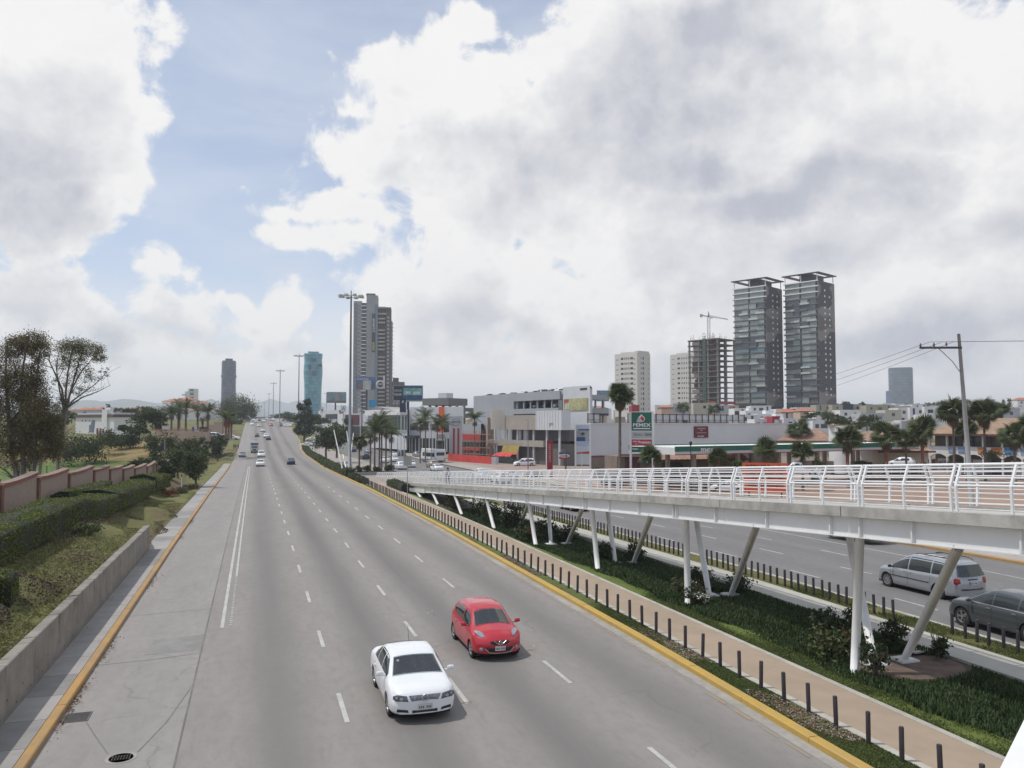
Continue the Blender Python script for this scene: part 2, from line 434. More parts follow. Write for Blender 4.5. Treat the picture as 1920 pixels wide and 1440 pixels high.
for y in ys:
    r=[]
    for x in xs:
        z=T(x,y)
        inroad=(-4.75<x<interp(KR,y))or(25<x<40.6 and y<620)
        if inroad:z-=0.35
        if x>13 and x<26:z-=0.02
        if x<-6.3 and y<140:
            k=sstep(-6.3,-7.3,x)
            z+=k*(0.20*mnoise.noise((x*0.35,y*0.25,0))+0.09*mnoise.noise((x*1.1,y*0.9,3)))
            # two eroded humps
            for hx,hy,hr,hh in((-8.3,33,1.5,.42),(-8.0,50,1.6,.25),(-7.6,63,1.9,.75),(-7.9,73,2.0,.6),(-8.4,29.5,1.2,.3)):
                d=math.hypot((x-hx),(y-hy)/1.9)/hr
                if d<1:z+=hh*(1-d*d)**1.2
        r.append((x,y,z))
    rows.append(r)
gnd=struct(MB().grid(rows,flip=True).build('ground',GM,smooth=True));fixn(gnd)
if gnd.data.polygons[0].normal.z<0:gnd.data.flip_normals()
def road_mat(name,base,lanes,tone):
    m=bpy.data.materials.new(name);m.use_nodes=True;t=NT(m.node_tree);b=m.node_tree.nodes['Principled BSDF']
    p=t.n.new('ShaderNodeNewGeometry').outputs['Position'];s=t.sep(p)
    n1=t.noise(t.v('MULTIPLY',p,(1,.22,1)),0.9,6,0.6);n2=t.noise(t.v('MULTIPLY',p,(1,.05,1)),0.5,4,0.55);n3=t.noise(p,28,4,0.7)
    x=t.m('ADD',s[0],t.m('MULTIPLY',t.m('SUBTRACT',n2,0.5),0.7))
    c=t.mix(t.mr(n1,0.3,0.7),tuple(v*0.93 for v in base),tuple(v*1.07 for v in base))
    # oil and rubber worn into the middle of each lane
    d=None
    for lx,wd,a in lanes:
        e=t.mr(t.m('ABSOLUTE',t.m('SUBTRACT',x,lx)),0.0,wd,a,0.0)
        d=e if d is None else t.m('MAXIMUM',d,e)
    d=t.m('MULTIPLY',d,t.mr(n2,0.2,0.8,0.65,1.1))
    c=t.mix(d,c,tone)
    # slab joints and cracks
    if True:
        yy=t.m('ADD',s[1],t.m('MULTIPLY',s[0],0.02))
        fr=t.m('ABSOLUTE',t.m('SUBTRACT',t.m('FRACT',t.m('DIVIDE',yy,4.6)),0.5))
        jt=t.m('MULTIPLY',t.mr(fr,0.0,0.005,0.22,0.0),t.mr(n1,0.35,0.6))
        c=t.mix(jt,c,(0.09,0.088,0.085))
        vor=t.n.new('ShaderNodeTexVoronoi');vor.feature='DISTANCE_TO_EDGE';vor.inputs['Scale'].default_value=0.16
        t.l.new(t.v('ADD',p,t.v('MULTIPLY',t.noise(p,0.6,5,0.6,col=True),(1.6,1.6,0))),vor.inputs['Vector'])
        ck=t.m('MULTIPLY',t.mr(vor.outputs['Distance'],0.0,0.006,0.4,0.0),t.mr(n2,0.5,0.62))
        c=t.mix(ck,c,(0.085,0.08,0.075))
    st=t.mr(t.noise(t.v('MULTIPLY',p,(1,.35,1)),0.35,5,0.6),0.56,0.72,0.0,0.35)
    c=t.mix(st,c,tuple(v*0.78 for v in base))
    c=t.mix(t.mr(n3,0.3,0.7,0.0,0.30),c,tuple(v*1.25 for v in base));bl_=t.noise(t.v('MULTIPLY',p,(1,.5,1)),3.5,6,0.7);c=t.mix(t.mr(bl_,0.42,0.66,0,.30),c,tuple(v*.70 for v in base));c=t.mix(t.mr(t.noise(t.v('MULTIPLY',p,(1,.12,1)),4.0,4,.6),.55,.7,0,.25),c,tuple(v*.7 for v in base))
    t.l.new(c,b.inputs['Base Color']);b.inputs['Roughness'].default_value=0.82;b.inputs['Specular IOR Level'].default_value=0.3
    bn=t.n.new('ShaderNodeBump');bn.inputs['Strength'].default_value=0.25;bn.inputs['Distance'].default_value=0.01
    t.l.new(t.noise(p,45,3,0.7),bn.inputs['Height']);t.l.new(bn.outputs[0],b.inputs['Normal'])
    return m
def fx(v):return(lambda y:v)if not callable(v)else v
def strip(name,xl,xr,y0,y1,zt,dz,mat,step=5,thick=0,nx=2,kerb=False):
    xl,xr=fx(xl),fx(xr);zt_=(lambda x,y:interp(zt,y))if isinstance(zt,list)else zt
    n=max(2,round((y1-y0)/step));mb=MB();rows=[]
    for i in range(n+1):
        y=y0+(y1-y0)*i/n;a,b=xl(y),xr(y)
        r=[]
        if thick:r.append((a,y,zt_(a,y)+dz-thick))
        for j in range(nx):x=a+(b-a)*j/(nx-1);r.append((x,y,zt_(x,y)+dz))
        if thick:r.append((b,y,zt_(b,y)+dz-thick))
        rows.append(r)
    mb.grid(rows)
    if thick:mb.poly(rows[0][::-1]);mb.poly(rows[-1])
    o=mb.build(name,mat);fixn(o)
    up=sum(p.normal.z*p.area for p in o.data.polygons)
    if up<0:o.data.flip_normals()
    return o
kr=lambda y:interp(KR,y)
RM1=road_mat('worn_concrete_road',(0.240,0.222,0.206),[(0.75,1.35,.75),(4.05,1.4,.95),(7.4,1.4,.92),(11.0,1.5,.70)],(0.122,0.117,0.113))
road=struct(strip('road',-1.6,kr,-40,640,ZR,0,RM1,step=4,nx=8))
RM1b=road_mat('pale_concrete_lane',(0.264,0.246,0.232),[(-3.1,1.6,.18)],(0.17,0.16,0.155))
lane=struct(strip('bus_lane',-4.72,-1.603,-40,640,ZR,0.003,RM1b,step=4,nx=2));lane.name='road_shoulder'
JM=M('dark_joint_sealant',(0.150,0.142,0.134),0.8,ns=3)
struct(strip('lane_joint',-1.635,-1.59,-40,150,ZR,0.008,JM,step=5))
WP=M('worn_white_road_paint',(0.33,0.325,0.30),0.7,ns=7,coords='World',col2=(0.50,0.50,0.47))
YP=M('worn_yellow_road_paint',(0.34,0.235,0.12),0.8,ns=3.2,amp=.3,coords='World',col2=(0.25,0.225,0.195))
dash_me=MB().poly([(-.065,-1.2,0),(.065,-1.2,0),(.065,1.2,0),(-.065,1.2,0)]).mesh('lane_dash',WP)
for x0,ph,y1 in((2.4,22.95,230),(5.72,23.4,230),(9.08,16.75,110)):
    y=ph-7.45*3
    while y<y1:
        if y>6:
            o=ob('lane_dash',dash_me,road,(x0+random.uniform(-.01,.01),y,interp(ZR,y)+.008));sl=(interp(ZR,y+1)-interp(ZR,y-1))/2
            o.rotation_euler=(math.atan(sl),0,0)
        y+=7.45
struct(strip('edge_line',-1.12,-.99,33.1,178,ZR,0.008,WP,step=5));struct(strip('edge_line',-.80,-.70,44,178,ZR,0.008,WP,step=5))
mbx=MB()
y=33.5
while y<44:
    mbx.poly([(-.80,y,.008),(-.70-random.random()*.04,y,.008),(-.70,y+.1+random.random()*.12,.008),(-.80,y+.12,.008)]);y+=0.33
struct(mbx.build('worn_line_ticks',WP))
# old kerbside line, broken up
mbx=MB();y=6
while y<105:
    L=random.uniform(.15,1.1);x=kr(y)-.52;w=.10*random.uniform(.5,1)
    mbx.poly([(x,y,.008),(x+w,y+.02,.008),(x+w+.01,y+L,.008),(x+.01,y+L*.96,.008)])
    y+=L+random.uniform(.05,.45)*(2 if 14<y<32 else 0.6)
struct(mbx.build('worn_yellow_line',YP))
GUT=M('pale_gutter_concrete',(0.30,0.28,0.25),0.85,ns=2.5,amp=.2,coords='World',bump=.2,bs=30)
struct(strip('gutter',lambda y:kr(y)-.36,kr,-40,300,ZR,0.006,GUT,step=4))
KYM=M('yellow_kerb_paint',(0.50,0.315,0.055),0.6,ns=2.2,coords='World',col2=(0.40,0.27,0.085),bump=.3,bs=12)
KYR=M('red_brown_kerb_paint',(0.30,0.13,0.09),0.7,ns=2,amp=.3,coords='World')
KWM=M('faded_orange_kerb_paint',(0.42,0.24,0.07),0.7,ns=1.6,coords='World',col2=(0.30,0.20,0.10),bump=.3,bs=12)
KPM=M('pale_kerb_concrete',(0.40,0.38,0.33),0.85,ns=2.2,amp=.18,coords='World',bump=.3,bs=14)
def kerb(name,x,w,h,y0,y1,zt,mat,L=3.0,seam=.012):
    """kerb of stones, in view ones are parts of their own"""
    x=fx(x);root=struct(ob(name,None))
    yy=y0;k=0
    mb=MB()
    while yy<y1:
        near=yy<70;LL=L if near else 12;y2=min(yy+LL,y1)-(seam if near else 0)
        x0,x1_=x(yy),x(y2);z0,z1=interp(zt,yy),interp(zt,y2);j=random.uniform(-.006,.006)
        q=MB()if near else mb
        b=.025
        prof=lambda X,Y,Z:[(X,Y,Z-.2),(X,Y,Z+h-b),(X+b,Y,Z+h+j),(X+w-b,Y,Z+h+j),(X+w,Y,Z+h-b),(X+w,Y,Z-.2)]
        A_,B_=prof(x0,yy,z0),prof(x1_,y2,z1)
        q.add(A_+B_,[(i,i+1,i+7,i+6)for i in range(5)]+[(0,1,2,3,4,5)[::-1],(6,7,8,9,10,11)])
        if near:fixn(q.build('kerb_stone',mat,root))
        yy+=LL
    if mb.v:fixn(mb.build('kerb_run',mat,root))
    return root
kerb('kerb',-4.97,.25,.15,4,188,ZR,KWM)
kerb('kerb',kr,.30,.16,2,420,ZR,KYM)
SW=M('sidewalk_concrete',(0.30,0.285,0.27),0.85,ns=1.3,amp=.14,coords='World',bump=.25,bs=25)
swr=struct(ob('sidewalk',None))
SWb=M('sidewalk_concrete_dark',(0.235,0.225,0.215),0.85,ns=1.3,amp=.16,coords='World',bump=.25,bs=25)
y=8.0
while y<120:
    L=2.0;xl=-5.95 if y<54 else-6.6
    mb=MB();z0,z1=interp(ZR,y)+.12,interp(ZR,y+L)+.12
    mb.add([(xl,y,z0),(-4.985,y,z0),(-4.985,y+L-.02,z1),(xl,y+L-.02,z1)],[(0,1,2,3)])
    mb.add([(xl,y,z0-.12),(-4.985,y,z0-.12),(-4.985,y,z0),(xl,y,z0)],[(0,1,2,3)])
    o=mb.build('paving_slab',SWb if random.random()<.25 else SW,swr);y+=L
fixn(strip('far_slabs',-6.6,-4.985,120,190,ZR,.12,SW,step=6)).parent=swr
# concrete wall that holds the bank
WM=bpy.data.materials.new('stained_wall_concrete');WM.use_nodes=True;t=NT(WM.node_tree);b=WM.node_tree.nodes['Principled BSDF']
p=t.n.new('ShaderNodeNewGeometry').outputs['Position'];s=t.sep(p)
c=t.mix(t.mr(t.noise(p,1.1,6,.6),.3,.7),(0.185,0.168,0.145),(0.275,0.25,0.215))
drip=t.m('MULTIPLY',t.mr(t.noise(t.v('MULTIPLY',p,(1,5.5,.35)),1.0,5,.6),.5,.68),t.mr(t.m('ADD',s[2],t.m('MULTIPLY',t.noise(p,2.5,3),.7)),1.15,1.85,0,.85))
c=t.mix(drip,c,(0.075,0.072,0.068));c=t.mix(t.mr(s[2],.45,.1,0,.45),c,(0.13,0.12,0.10))
t.l.new(c,b.inputs['Base Color']);b.inputs['Roughness'].default_value=.9
bn=t.n.new('ShaderNodeBump');bn.inputs['Strength'].default_value=.4;bn.inputs['Distance'].default_value=.03;t.l.new(t.noise(p,9,6,.7),bn.inputs['Height']);t.l.new(bn.outputs[0],b.inputs['Normal'])
wall=thing('retaining_wall','stained grey concrete retaining wall with weep holes along the left sidewalk','wall',(0,0,0))
y=3.0;k=0
while y<54:
    L=min(6.0,54.2-y);mb=MB();j=random.uniform(-.02,.02)
    segs=6;rowsT=[]
    for i in range(segs+1):
        yy=y+(L-.02)*i/segs;zt_=1.56+j+.02*mnoise.noise((yy*.8,k,0));xi=-6.27-.10*abs(mnoise.noise((yy,2,k)))
        rowsT.append([(-5.95,yy,0),(-5.95,yy,zt_-.02),(-5.98,yy,zt_),(xi,yy,zt_-.02),(xi,yy,0.3)])
    mb.grid(rowsT);mb.poly(rowsT[0]);mb.poly(rowsT[-1][::-1]);fixn(mb.build('wall_panel',WM,wall));y+=L;k+=1
mb=MB();DKH=M('dark_hole',(0.02,0.02,0.018),.9)
y=12
while y<52:
    for zz,oy in((.30,0),(.62,.7)):
        mb.rev([(.0,0),(.035,0.0)],(-5.945,y+oy+random.uniform(-.1,.1),zz),8,R=Matrix.Rotation(math.pi/2,3,'Y'))
    y+=1.45
mb.build('weep_hole',DKH,wall)['kind']='stuff'
# median
def grassm(name,a,b2,c3,sc_=1.2):
    m=bpy.data.materials.new(name);m.use_nodes=True;t=NT(m.node_tree);b=m.node_tree.nodes['Principled BSDF']
    p=t.n.new('ShaderNodeNewGeometry').outputs['Position']
    c=t.mix(t.mr(t.noise(p,sc_,6,.65),.35,.65),a,b2);c=t.mix(t.mr(t.noise(p,.45,5,.7),.58,.70,0,.75),c,c3)
    c=t.mix(t.mr(t.noise(p,14,4,.7),.3,.7,0,.4),c,tuple(v*1.5 for v in b2))
    t.l.new(c,b.inputs['Base Color']);b.inputs['Roughness'].default_value=.95;b.inputs['Specular IOR Level'].default_value=.15
    bn=t.n.new('ShaderNodeBump');bn.inputs['Strength'].default_value=.8;bn.inputs['Distance'].default_value=.08;t.l.new(t.noise(p,16,5,.8),bn.inputs['Height']);t.l.new(bn.outputs[0],b.inputs['Normal'])
    return m
GR1=grassm('verge_grass',(0.075,0.098,0.030),(0.125,0.145,0.050),(0.155,0.095,0.070))
GR2=grassm('median_grass',(0.090,0.130,0.032),(0.150,0.185,0.050),(0.17,0.16,0.075))
SOIL=M('planting_soil',(0.060,0.045,0.034),.95,ns=2,amp=.4,coords='World',bump=.8,bs=9)
PATH=M('tan_path_surface',(0.335,0.258,0.188),.85,ns=1.1,amp=.09,coords='World',bump=.15,bs=40)
struct(strip('verge_grass',lambda y:kr(y)+.30,14.12,-40,112,ZR,.11,GR1,step=3,nx=3)).name='verge'
struct(strip('path_edging',14.12,14.36,-40,115,ZR,.13,KPM,step=4,thick=.1))
struct(strip('footpath',14.36,16.22,-40,128,ZR,.115,PATH,step=4))
struct(strip('path_edging',16.22,16.42,-40,112,ZR,.13,KPM,step=4,thick=.1))
struct(strip('median_lawn',16.42,17.7,-40,112,lambda x,y:interp(ZR,y)*(17.7-x)/1.28+interp(ZM,y)*(x-16.42)/1.28,.06,GR2,step=3,nx=4))
struct(strip('planting_bed',17.7,21.85,-40,100,lambda x,y:interp(ZM,y),.03,SOIL,step=3,nx=5))
struct(strip('walkway',21.85,23.5,-40,112,lambda x,y:interp(Z2,y),.12,M('pale_walkway_concrete',(0.40,0.385,0.34),.85,ns=1.0,amp=.12,coords='World',bump=.2,bs=30),step=3,thick=.35))
struct(strip('second_verge',23.5,24.9,-40,112,Z2,.09,grassm('dry_verge_grass',(0.095,0.105,0.035),(0.150,0.140,0.060),(0.20,0.17,0.11)),step=3,nx=3))
kerb('kerb',24.9,.16,.14,4,112,Z2,KPM,L=2.0)
RM2=road_mat('second_road_asphalt',(0.178,0.172,0.168),[(26.2,1.2,.3),(28.8,1.5,.35),(32,1.5,.4),(35,1.3,.3),(38.2,1.5,.35)],(0.12,0.118,0.116))
road2=struct(strip('road',25.06,40.2,-60,640,Z2,-0.0,RM2,step=4,nx=6));
for x0,ph in((27.1,35.9),(30.35,36.0),(33.5,34.2)):
    y=ph-7.4*6
    while y<200:
        o=ob('lane_dash',dash_me,road2,(x0,y,interp(Z2,y)+.008));o.rotation_euler=(math.atan((interp(Z2,y+1)-interp(Z2,y-1))/2),0,0);y+=7.4
struct(strip('edge_line',36.55,36.68,5,140,Z2,.008,WP,step=5))
kerb('kerb',40.2,.30,.16,4,150,Z2,KWM,L=3.0)
struct(strip('sidewalk',40.5,46.0,150.01,330,Z2,.10,M('beige_paving',(0.34,0.30,0.26),.9,ns=.7,amp=.12,coords='World'),step=5))
struct(strip('forecourt',42.95,92,104,150,lambda x,y:max(T(x,y),T(46,y)),.06,M('pinkish_paving',(0.31,0.235,0.20),.9,ns=.5,amp=.18,coords='World'),step=4,nx=12))
struct(strip('forecourt',46.01,80,150.01,215,lambda x,y:T(x,y),.06,M('pinkish_paving',(0.31,0.235,0.20),.9,ns=.5,amp=.18,coords='World'),step=4,nx=12))
struct(strip('sidewalk',40.5,42.9,-20,150,Z2,.14,M('far_sidewalk_concrete',(0.33,0.30,0.27),.85,ns=1,amp=.12,coords='World'),step=5))
# drains, patch and crack in the near lane
IR=M('cast_iron',(0.14,0.135,0.13),.6,.6,ns=12)
g1=thing('drain_cover','round cast iron drain cover with slots in the pale lane','drain cover',(-2.82,21.05,.006),scale=.82)
MB().rev([(0,0.001),(.33,0.001),(.36,.012),(.40,.012),(.42,0)],n=32).build('cover_ring',GUT,g1)
MB().rev([(0,0.006),(.32,.006)],n=32).build('cover_plate',IR,g1)
q=MB()
for i in range(-3,4):
    for j in(-1,1):q.box((i*.075,j*.09,.012),(.035,.15,.006))
q.build('slot',M('slot_dark',(.055,.052,.05),.9),g1)
g2=thing('drain_grate','rectangular iron drain grate at the foot of the left kerb','drain grate',(-4.33,24.25,.008))
MB().bb(-.32,.32,-.36,.36,0,.010).build('frame',IR,g2)
q=MB()
for i in range(9):q.bb(-.28,.28,-.32+i*.075,-.285+i*.075,.010,.014)
q.build('bar',M('drain_slots_dark',(.03,.03,.03),.8),g2)
struct(MB().poly([(-3.4,30.0,.0075),(-1.65,30.2,.0075),(-1.65,32.3,.0075),(-3.3,32.0,.0075)]).build('road_patch',M('grey_patch',(0.222,0.214,0.205),.85,ns=2,amp=.15,coords='World')))
q=MB()
for ln in([(-4.1,24.0),(-3.6,22.6),(-3.15,21.4)],[(-2.5,21.3),(-2.05,23.2),(-1.65,26.0)],[(-4.7,29.2),(-3.2,29.35),(-1.65,29.7)],[(-4.7,36.2),(-1.65,36.6)]):
    for(ax,ay),(bx,by)in zip(ln,ln[1:]):
        d=Vector((bx-ax,by-ay,0)).normalized()*.013;n_=Vector((-d.y,d.x,0))
        q.poly([(ax-n_.x,ay-n_.y,.009),(ax+n_.x,ay+n_.y,.009),(bx+n_.x,by+n_.y,.009),(bx-n_.x,by-n_.y,.009)])
struct(q.build('road_crack',JM))
# leaf litter gathered along the left kerb
def scatter_quads(name,pts,size,mats,flat=0.0,midx=None):
    pts=np.asarray(pts,np.float32);n=len(pts);s=np.broadcast_to(np.asarray(size,np.float32),(n,))
    a=rng.normal(size=(n,3));
    if flat:a[:,2]*=(1-flat)
    a/=np.linalg.norm(a,axis=1)[:,None]+1e-9
    b=rng.normal(size=(n,3));b-=(b*a).sum(1)[:,None]*a
    if flat:b[:,2]*=(1-flat)
    b/=np.linalg.norm(b,axis=1)[:,None]+1e-9
    a=a*(s*.5)[:,None];b=b*(s*.28)[:,None]
    V=np.stack([pts-a,pts+b,pts+a,pts-b],1).reshape(-1,3)
    Fq=np.arange(4*n).reshape(-1,4)
    return np_mesh(name,V,Fq,mats,midx)
pts=[]
for i in range(900):
    y=random.choice([24.9,26.2,31,43.5,60,70])+random.gauss(0,1.2);pts.append((-4.70+abs(random.gauss(0,.12)),y,interp(ZR,y)+.012+random.random()*.02))
lit=ob('leaf_litter',scatter_quads('leaf_litter',pts,rng.uniform(.03,.09,900),[M('dead_leaves',(.17,.11,.07),.9)],.8));stuff(lit,'brown leaf litter gathered along the foot of the left kerb','leaf litter')
pts=[(random.gauss(8.6,.5),random.gauss(28.6,.9),.014)for _ in range(12)]+[(random.gauss(6.5,.6),random.gauss(33,.5),.014)for _ in range(7)]
cr=ob('paper_scraps',scatter_quads('paper_scraps',pts,.09,[M('white_scraps',(.6,.6,.58),.8)],.97));stuff(cr,'white paper scraps lying on the road behind the red hatchback','litter')
# plants
def leafmat(name,col,col2,rough=.65,tr=0.12):
    m=bpy.data.materials.new(name);m.use_nodes=True;t=NT(m.node_tree);b=m.node_tree.nodes['Principled BSDF']
    g=t.n.new('ShaderNodeNewGeometry');oi=t.n.new('ShaderNodeObjectInfo')
    r=g.outputs['Random Per Island']
    c=t.mix(r,col,col2);n=t.noise(g.outputs['Position'],.7,3,.5)
    c=t.mix(t.mr(n,.3,.7,0,.5),c,tuple((a+b_)/2*.62 for a,b_ in zip(col,col2)))
    t.l.new(c,b.inputs['Base Color']);b.inputs['Roughness'].default_value=rough;b.inputs['Specular IOR Level'].default_value=.25
    tn=t.n.new('ShaderNodeBsdfTranslucent');t.l.new(c,tn.inputs[0]);mx=t.n.new('ShaderNodeMixShader');mx.inputs[0].default_value=tr*2
    t.l.new(b.outputs[0],mx.inputs[1]);t.l.new(tn.outputs[0],mx.inputs[2]);t.l.new(mx.outputs[0],m.node_tree.nodes['Material Output'].inputs[0])
    return m
L_EUC=leafmat('eucalyptus_leaves',(0.150,0.130,0.065),(0.250,0.200,0.110))
L_BNK=leafmat('bank_grass_blades',(0.140,0.155,0.050),(0.260,0.240,0.110))
L_EUC2=leafmat('eucalyptus_leaves_dark',(0.080,0.072,0.034),(0.150,0.115,0.058))
L_DRK=leafmat('dark_green_leaves',(0.032,0.046,0.018),(0.068,0.084,0.036))
L_MID=leafmat('mid_green_leaves',(0.058,0.084,0.028),(0.120,0.148,0.056))
L_OLI=leafmat('olive_leaves',(0.060,0.075,0.030),(0.105,0.120,0.055))
L_HED=leafmat('hedge_leaves',(0.100,0.135,0.028),(0.200,0.225,0.060))
L_PLT=leafmat('groundcover_leaves',(0.036,0.062,0.024),(0.088,0.125,0.048),.45)
L_RED=leafmat('red_flowers',(0.30,0.03,0.025),(0.22,0.05,0.03))
L_PAL=leafmat('palm_green',(0.066,0.092,0.038),(0.145,0.170,0.075),.5)
L_PDD=leafmat('dead_palm_fronds',(0.13,0.10,0.065),(0.20,0.155,0.10),.9)
BARK=M('bark',(0.13,0.105,0.085),.95,ns=4,amp=.35,bump=.6,bs=14)
BARKP=M('pale_bark',(0.20,0.17,0.145),.95,ns=3,amp=.35,bump=.5,bs=12)
PTR=M('palm_trunk',(0.145,0.115,0.092),.95,ns=6,amp=.3,bump=.8,bs=20,stretch=(1,1,4))
PRED=M('palm_trunk_red_boots',(0.20,0.085,0.055),.95,ns=6,amp=.35,bump=.8,bs=20)
def blob_pts(n,c,r,shell=.45):
    v=rng.normal(size=(n,3));v/=np.linalg.norm(v,axis=1)[:,None]
    rad=shell+(1-shell)*rng.random(n)**.6
    return np.asarray(c)+v*rad[:,None]*np.asarray(r)
def crown_mesh(name,blobs,leaf,mats,dens=1.0,clump=0.0,droop=0):
    P=[]
    for(c,r,n)in blobs:
        n=int(n*dens)
        k=max(1,n//22)
        cc=blob_pts(k,c,r)
        sp=np.asarray(r).mean()*(clump or.26)
        pp=cc[rng.integers(0,k,n)]+rng.normal(size=(n,3))*sp*(1,1,.8)
        P.append(pp)
    P=np.concatenate(P)
    return scatter_quads(name,P,rng.uniform(leaf*.6,leaf*1.35,len(P)),mats,midx=(rng.random(len(P))<.5)if len(mats)>1 else None)
def limbs(mb,p,d,L,r,depth,tips,spread=.6,up=.25,segs=4):
    pts=[Vector(p)];d=Vector(d).normalized();rs=[r]
    for i in range(segs):
        d=(d+Vector((random.gauss(0,.10),random.gauss(0,.10),random.gauss(up*.12,.05)))).normalized()
        pts.append(pts[-1]+d*L/segs);rs.append(r*(1-.45*(i+1)/segs))
    mb.tube(pts,rs,6 if depth>1 else 5)
    if depth<=0:tips.append(pts[-1]);return
    for k in range(random.choice((2,3))if depth>1 else 3):
        a=random.uniform(0,2*math.pi);q=Vector((math.cos(a),math.sin(a),up))*spread
        s=random.choice((-1,-2,-1));limbs(mb,pts[s],(d+q).normalized(),L*random.uniform(.55,.8),rs[s]*.62,depth-1,tips,spread,up,segs)
def tree(name,label,loc,H,crown,trunk_h,leaf=.3,mats=None,n=2600,cat='tree',group=None,bark=None,r=.18,depth=2,spread=.6,rz=0,tip_r=None,lobes=None,seed=None):
    """trunk with limbs; the crown sits in lobes on the limb ends"""
    if seed is not None:random.seed(seed)
    t=thing(name,label,cat,loc,rz,group);mb=MB();tips=[]
    mb.tube([(0,0,-.3),(random.uniform(-.1,.1),random.uniform(-.1,.1),trunk_h*.5),(0,0,trunk_h)],[r*1.3,r,r*.9],8)
    for k in range(4):
        a=k*1.57+random.uniform(-.5,.5);limbs(mb,(0,0,trunk_h*random.uniform(.75,1)),(math.cos(a)*spread,math.sin(a)*spread,.9),(H-trunk_h)*.42,r*.6,depth-1,tips,spread)
    mb.build('trunk',bark or BARK,t,smooth=True)
    bl=[]
    hw=crown
    if lobes is None:
        for k in range(13):
            a=random.uniform(0,6.28);q=random.random()**.5*.62;z=random.uniform(.12,.86)
            bl.append(((math.cos(a)*hw*q*(1.15-.5*abs(z-.4)),math.sin(a)*hw*q*(1.15-.5*abs(z-.4)),trunk_h*.8+(H-trunk_h*.8)*z),(hw*random.uniform(.30,.5),)*2+((H-trunk_h)*random.uniform(.13,.22),),n/13))
    else:bl=lobes
    me=crown_mesh('crown',bl,leaf,mats or[L_MID,L_DRK]);ob('crown',me,t)
    return t
def hedge_mesh(name,path,w,h,leaf,n,mat,core,rough=.06):
    """clipped hedge along a polyline; core block plus leaves over its faces. path: (x, y, z)"""
    mb=MB();rows=[]
    for i,p in enumerate(path):
        a=Vector(path[max(i-1,0)]);b=Vector(path[min(i+1,len(path)-1)]);d=(b-a);d.z=0;d.normalize();s=Vector((d.y,-d.x,0));p=Vector(p)
        j=lambda k:rough*mnoise.noise((p.x*.9+k,p.y*.9,k*3.1))*2.2
        ww=w/2
        rows.append([p-s*(ww+j(1)),p-s*(ww+j(2))+Vector((0,0,h*.6)),p-s*(ww*.95+j(3))+Vector((0,0,h+j(4))),p+Vector((0,0,h+.03+j(5))),p+s*(ww*.95+j(6))+Vector((0,0,h+j(7))),p+s*(ww+j(8))+Vector((0,0,h*.6)),p+s*(ww+j(9))])
    mb.grid(rows);mb.poly(rows[0]);mb.poly(rows[-1][::-1])
    me=mb.mesh(name,[core,mat],True)
    # leaves on the faces
    ar=np.array([f.area for f in me.polygons]);pr=ar/ar.sum();idx=rng.choice(len(ar),n,p=pr)
    vs=np.array([v.co for v in me.vertices]);P=[]
    for i in idx:
        f=me.polygons[i].vertices;w4=rng.dirichlet(np.ones(len(f)));P.append((vs[list(f)]*w4[:,None]).sum(0))
    P=np.array(P)+rng.normal(size=(n,3))*leaf*.35
    lm=scatter_quads(name,P,rng.uniform(leaf*.6,leaf*1.3,n),[mat])
    return me,lm
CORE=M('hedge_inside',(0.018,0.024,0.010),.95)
def hedge(label,path,w,h,leaf=.09,n=9000,mat=None,rough=.06,cat='hedge',name='hedge',group=None):
    c=[sum(p[i]for p in path)/len(path)for i in range(3)]
    P=[(p[0]-c[0],p[1]-c[1],p[2]-c[2])for p in path]
    t=thing(name,label,cat,c,group=group);a,b=hedge_mesh(name,P,w,h,leaf,n,mat or L_HED,CORE,rough)
    ob('branches',a,t);stuff(ob('foliage',b,t));return t
def bush(label,loc,r,h,mat,n=700,leaf=.16,name='bush',cat='bush',group=None,stems=5,flowers=None):
    t=thing(name,label,cat,loc,group=group);mb=MB()
    for k in range(stems):
        a=random.uniform(0,6.28);mb.tube([(0,0,-.05),(math.cos(a)*r*.3,math.sin(a)*r*.3,h*.5),(math.cos(a)*r*.6,math.sin(a)*r*.6,h*.8)],[.025,.018,.01],5)
    mb.build('stem',BARK,t)
    bl=[((random.uniform(-.45,.45)*r,random.uniform(-.45,.45)*r,h*random.uniform(.3,.72)),(r*.55,r*.55,h*.32),n/6)for _ in range(6)]
    ob('foliage',crown_mesh('foliage',bl,leaf,[mat,L_DRK]if mat is not L_RED else[mat,L_OLI],clump=.3),t)
    if flowers:ob('flowers',crown_mesh('flowers',bl,leaf*.8,[flowers],dens=.12),t)
    return t
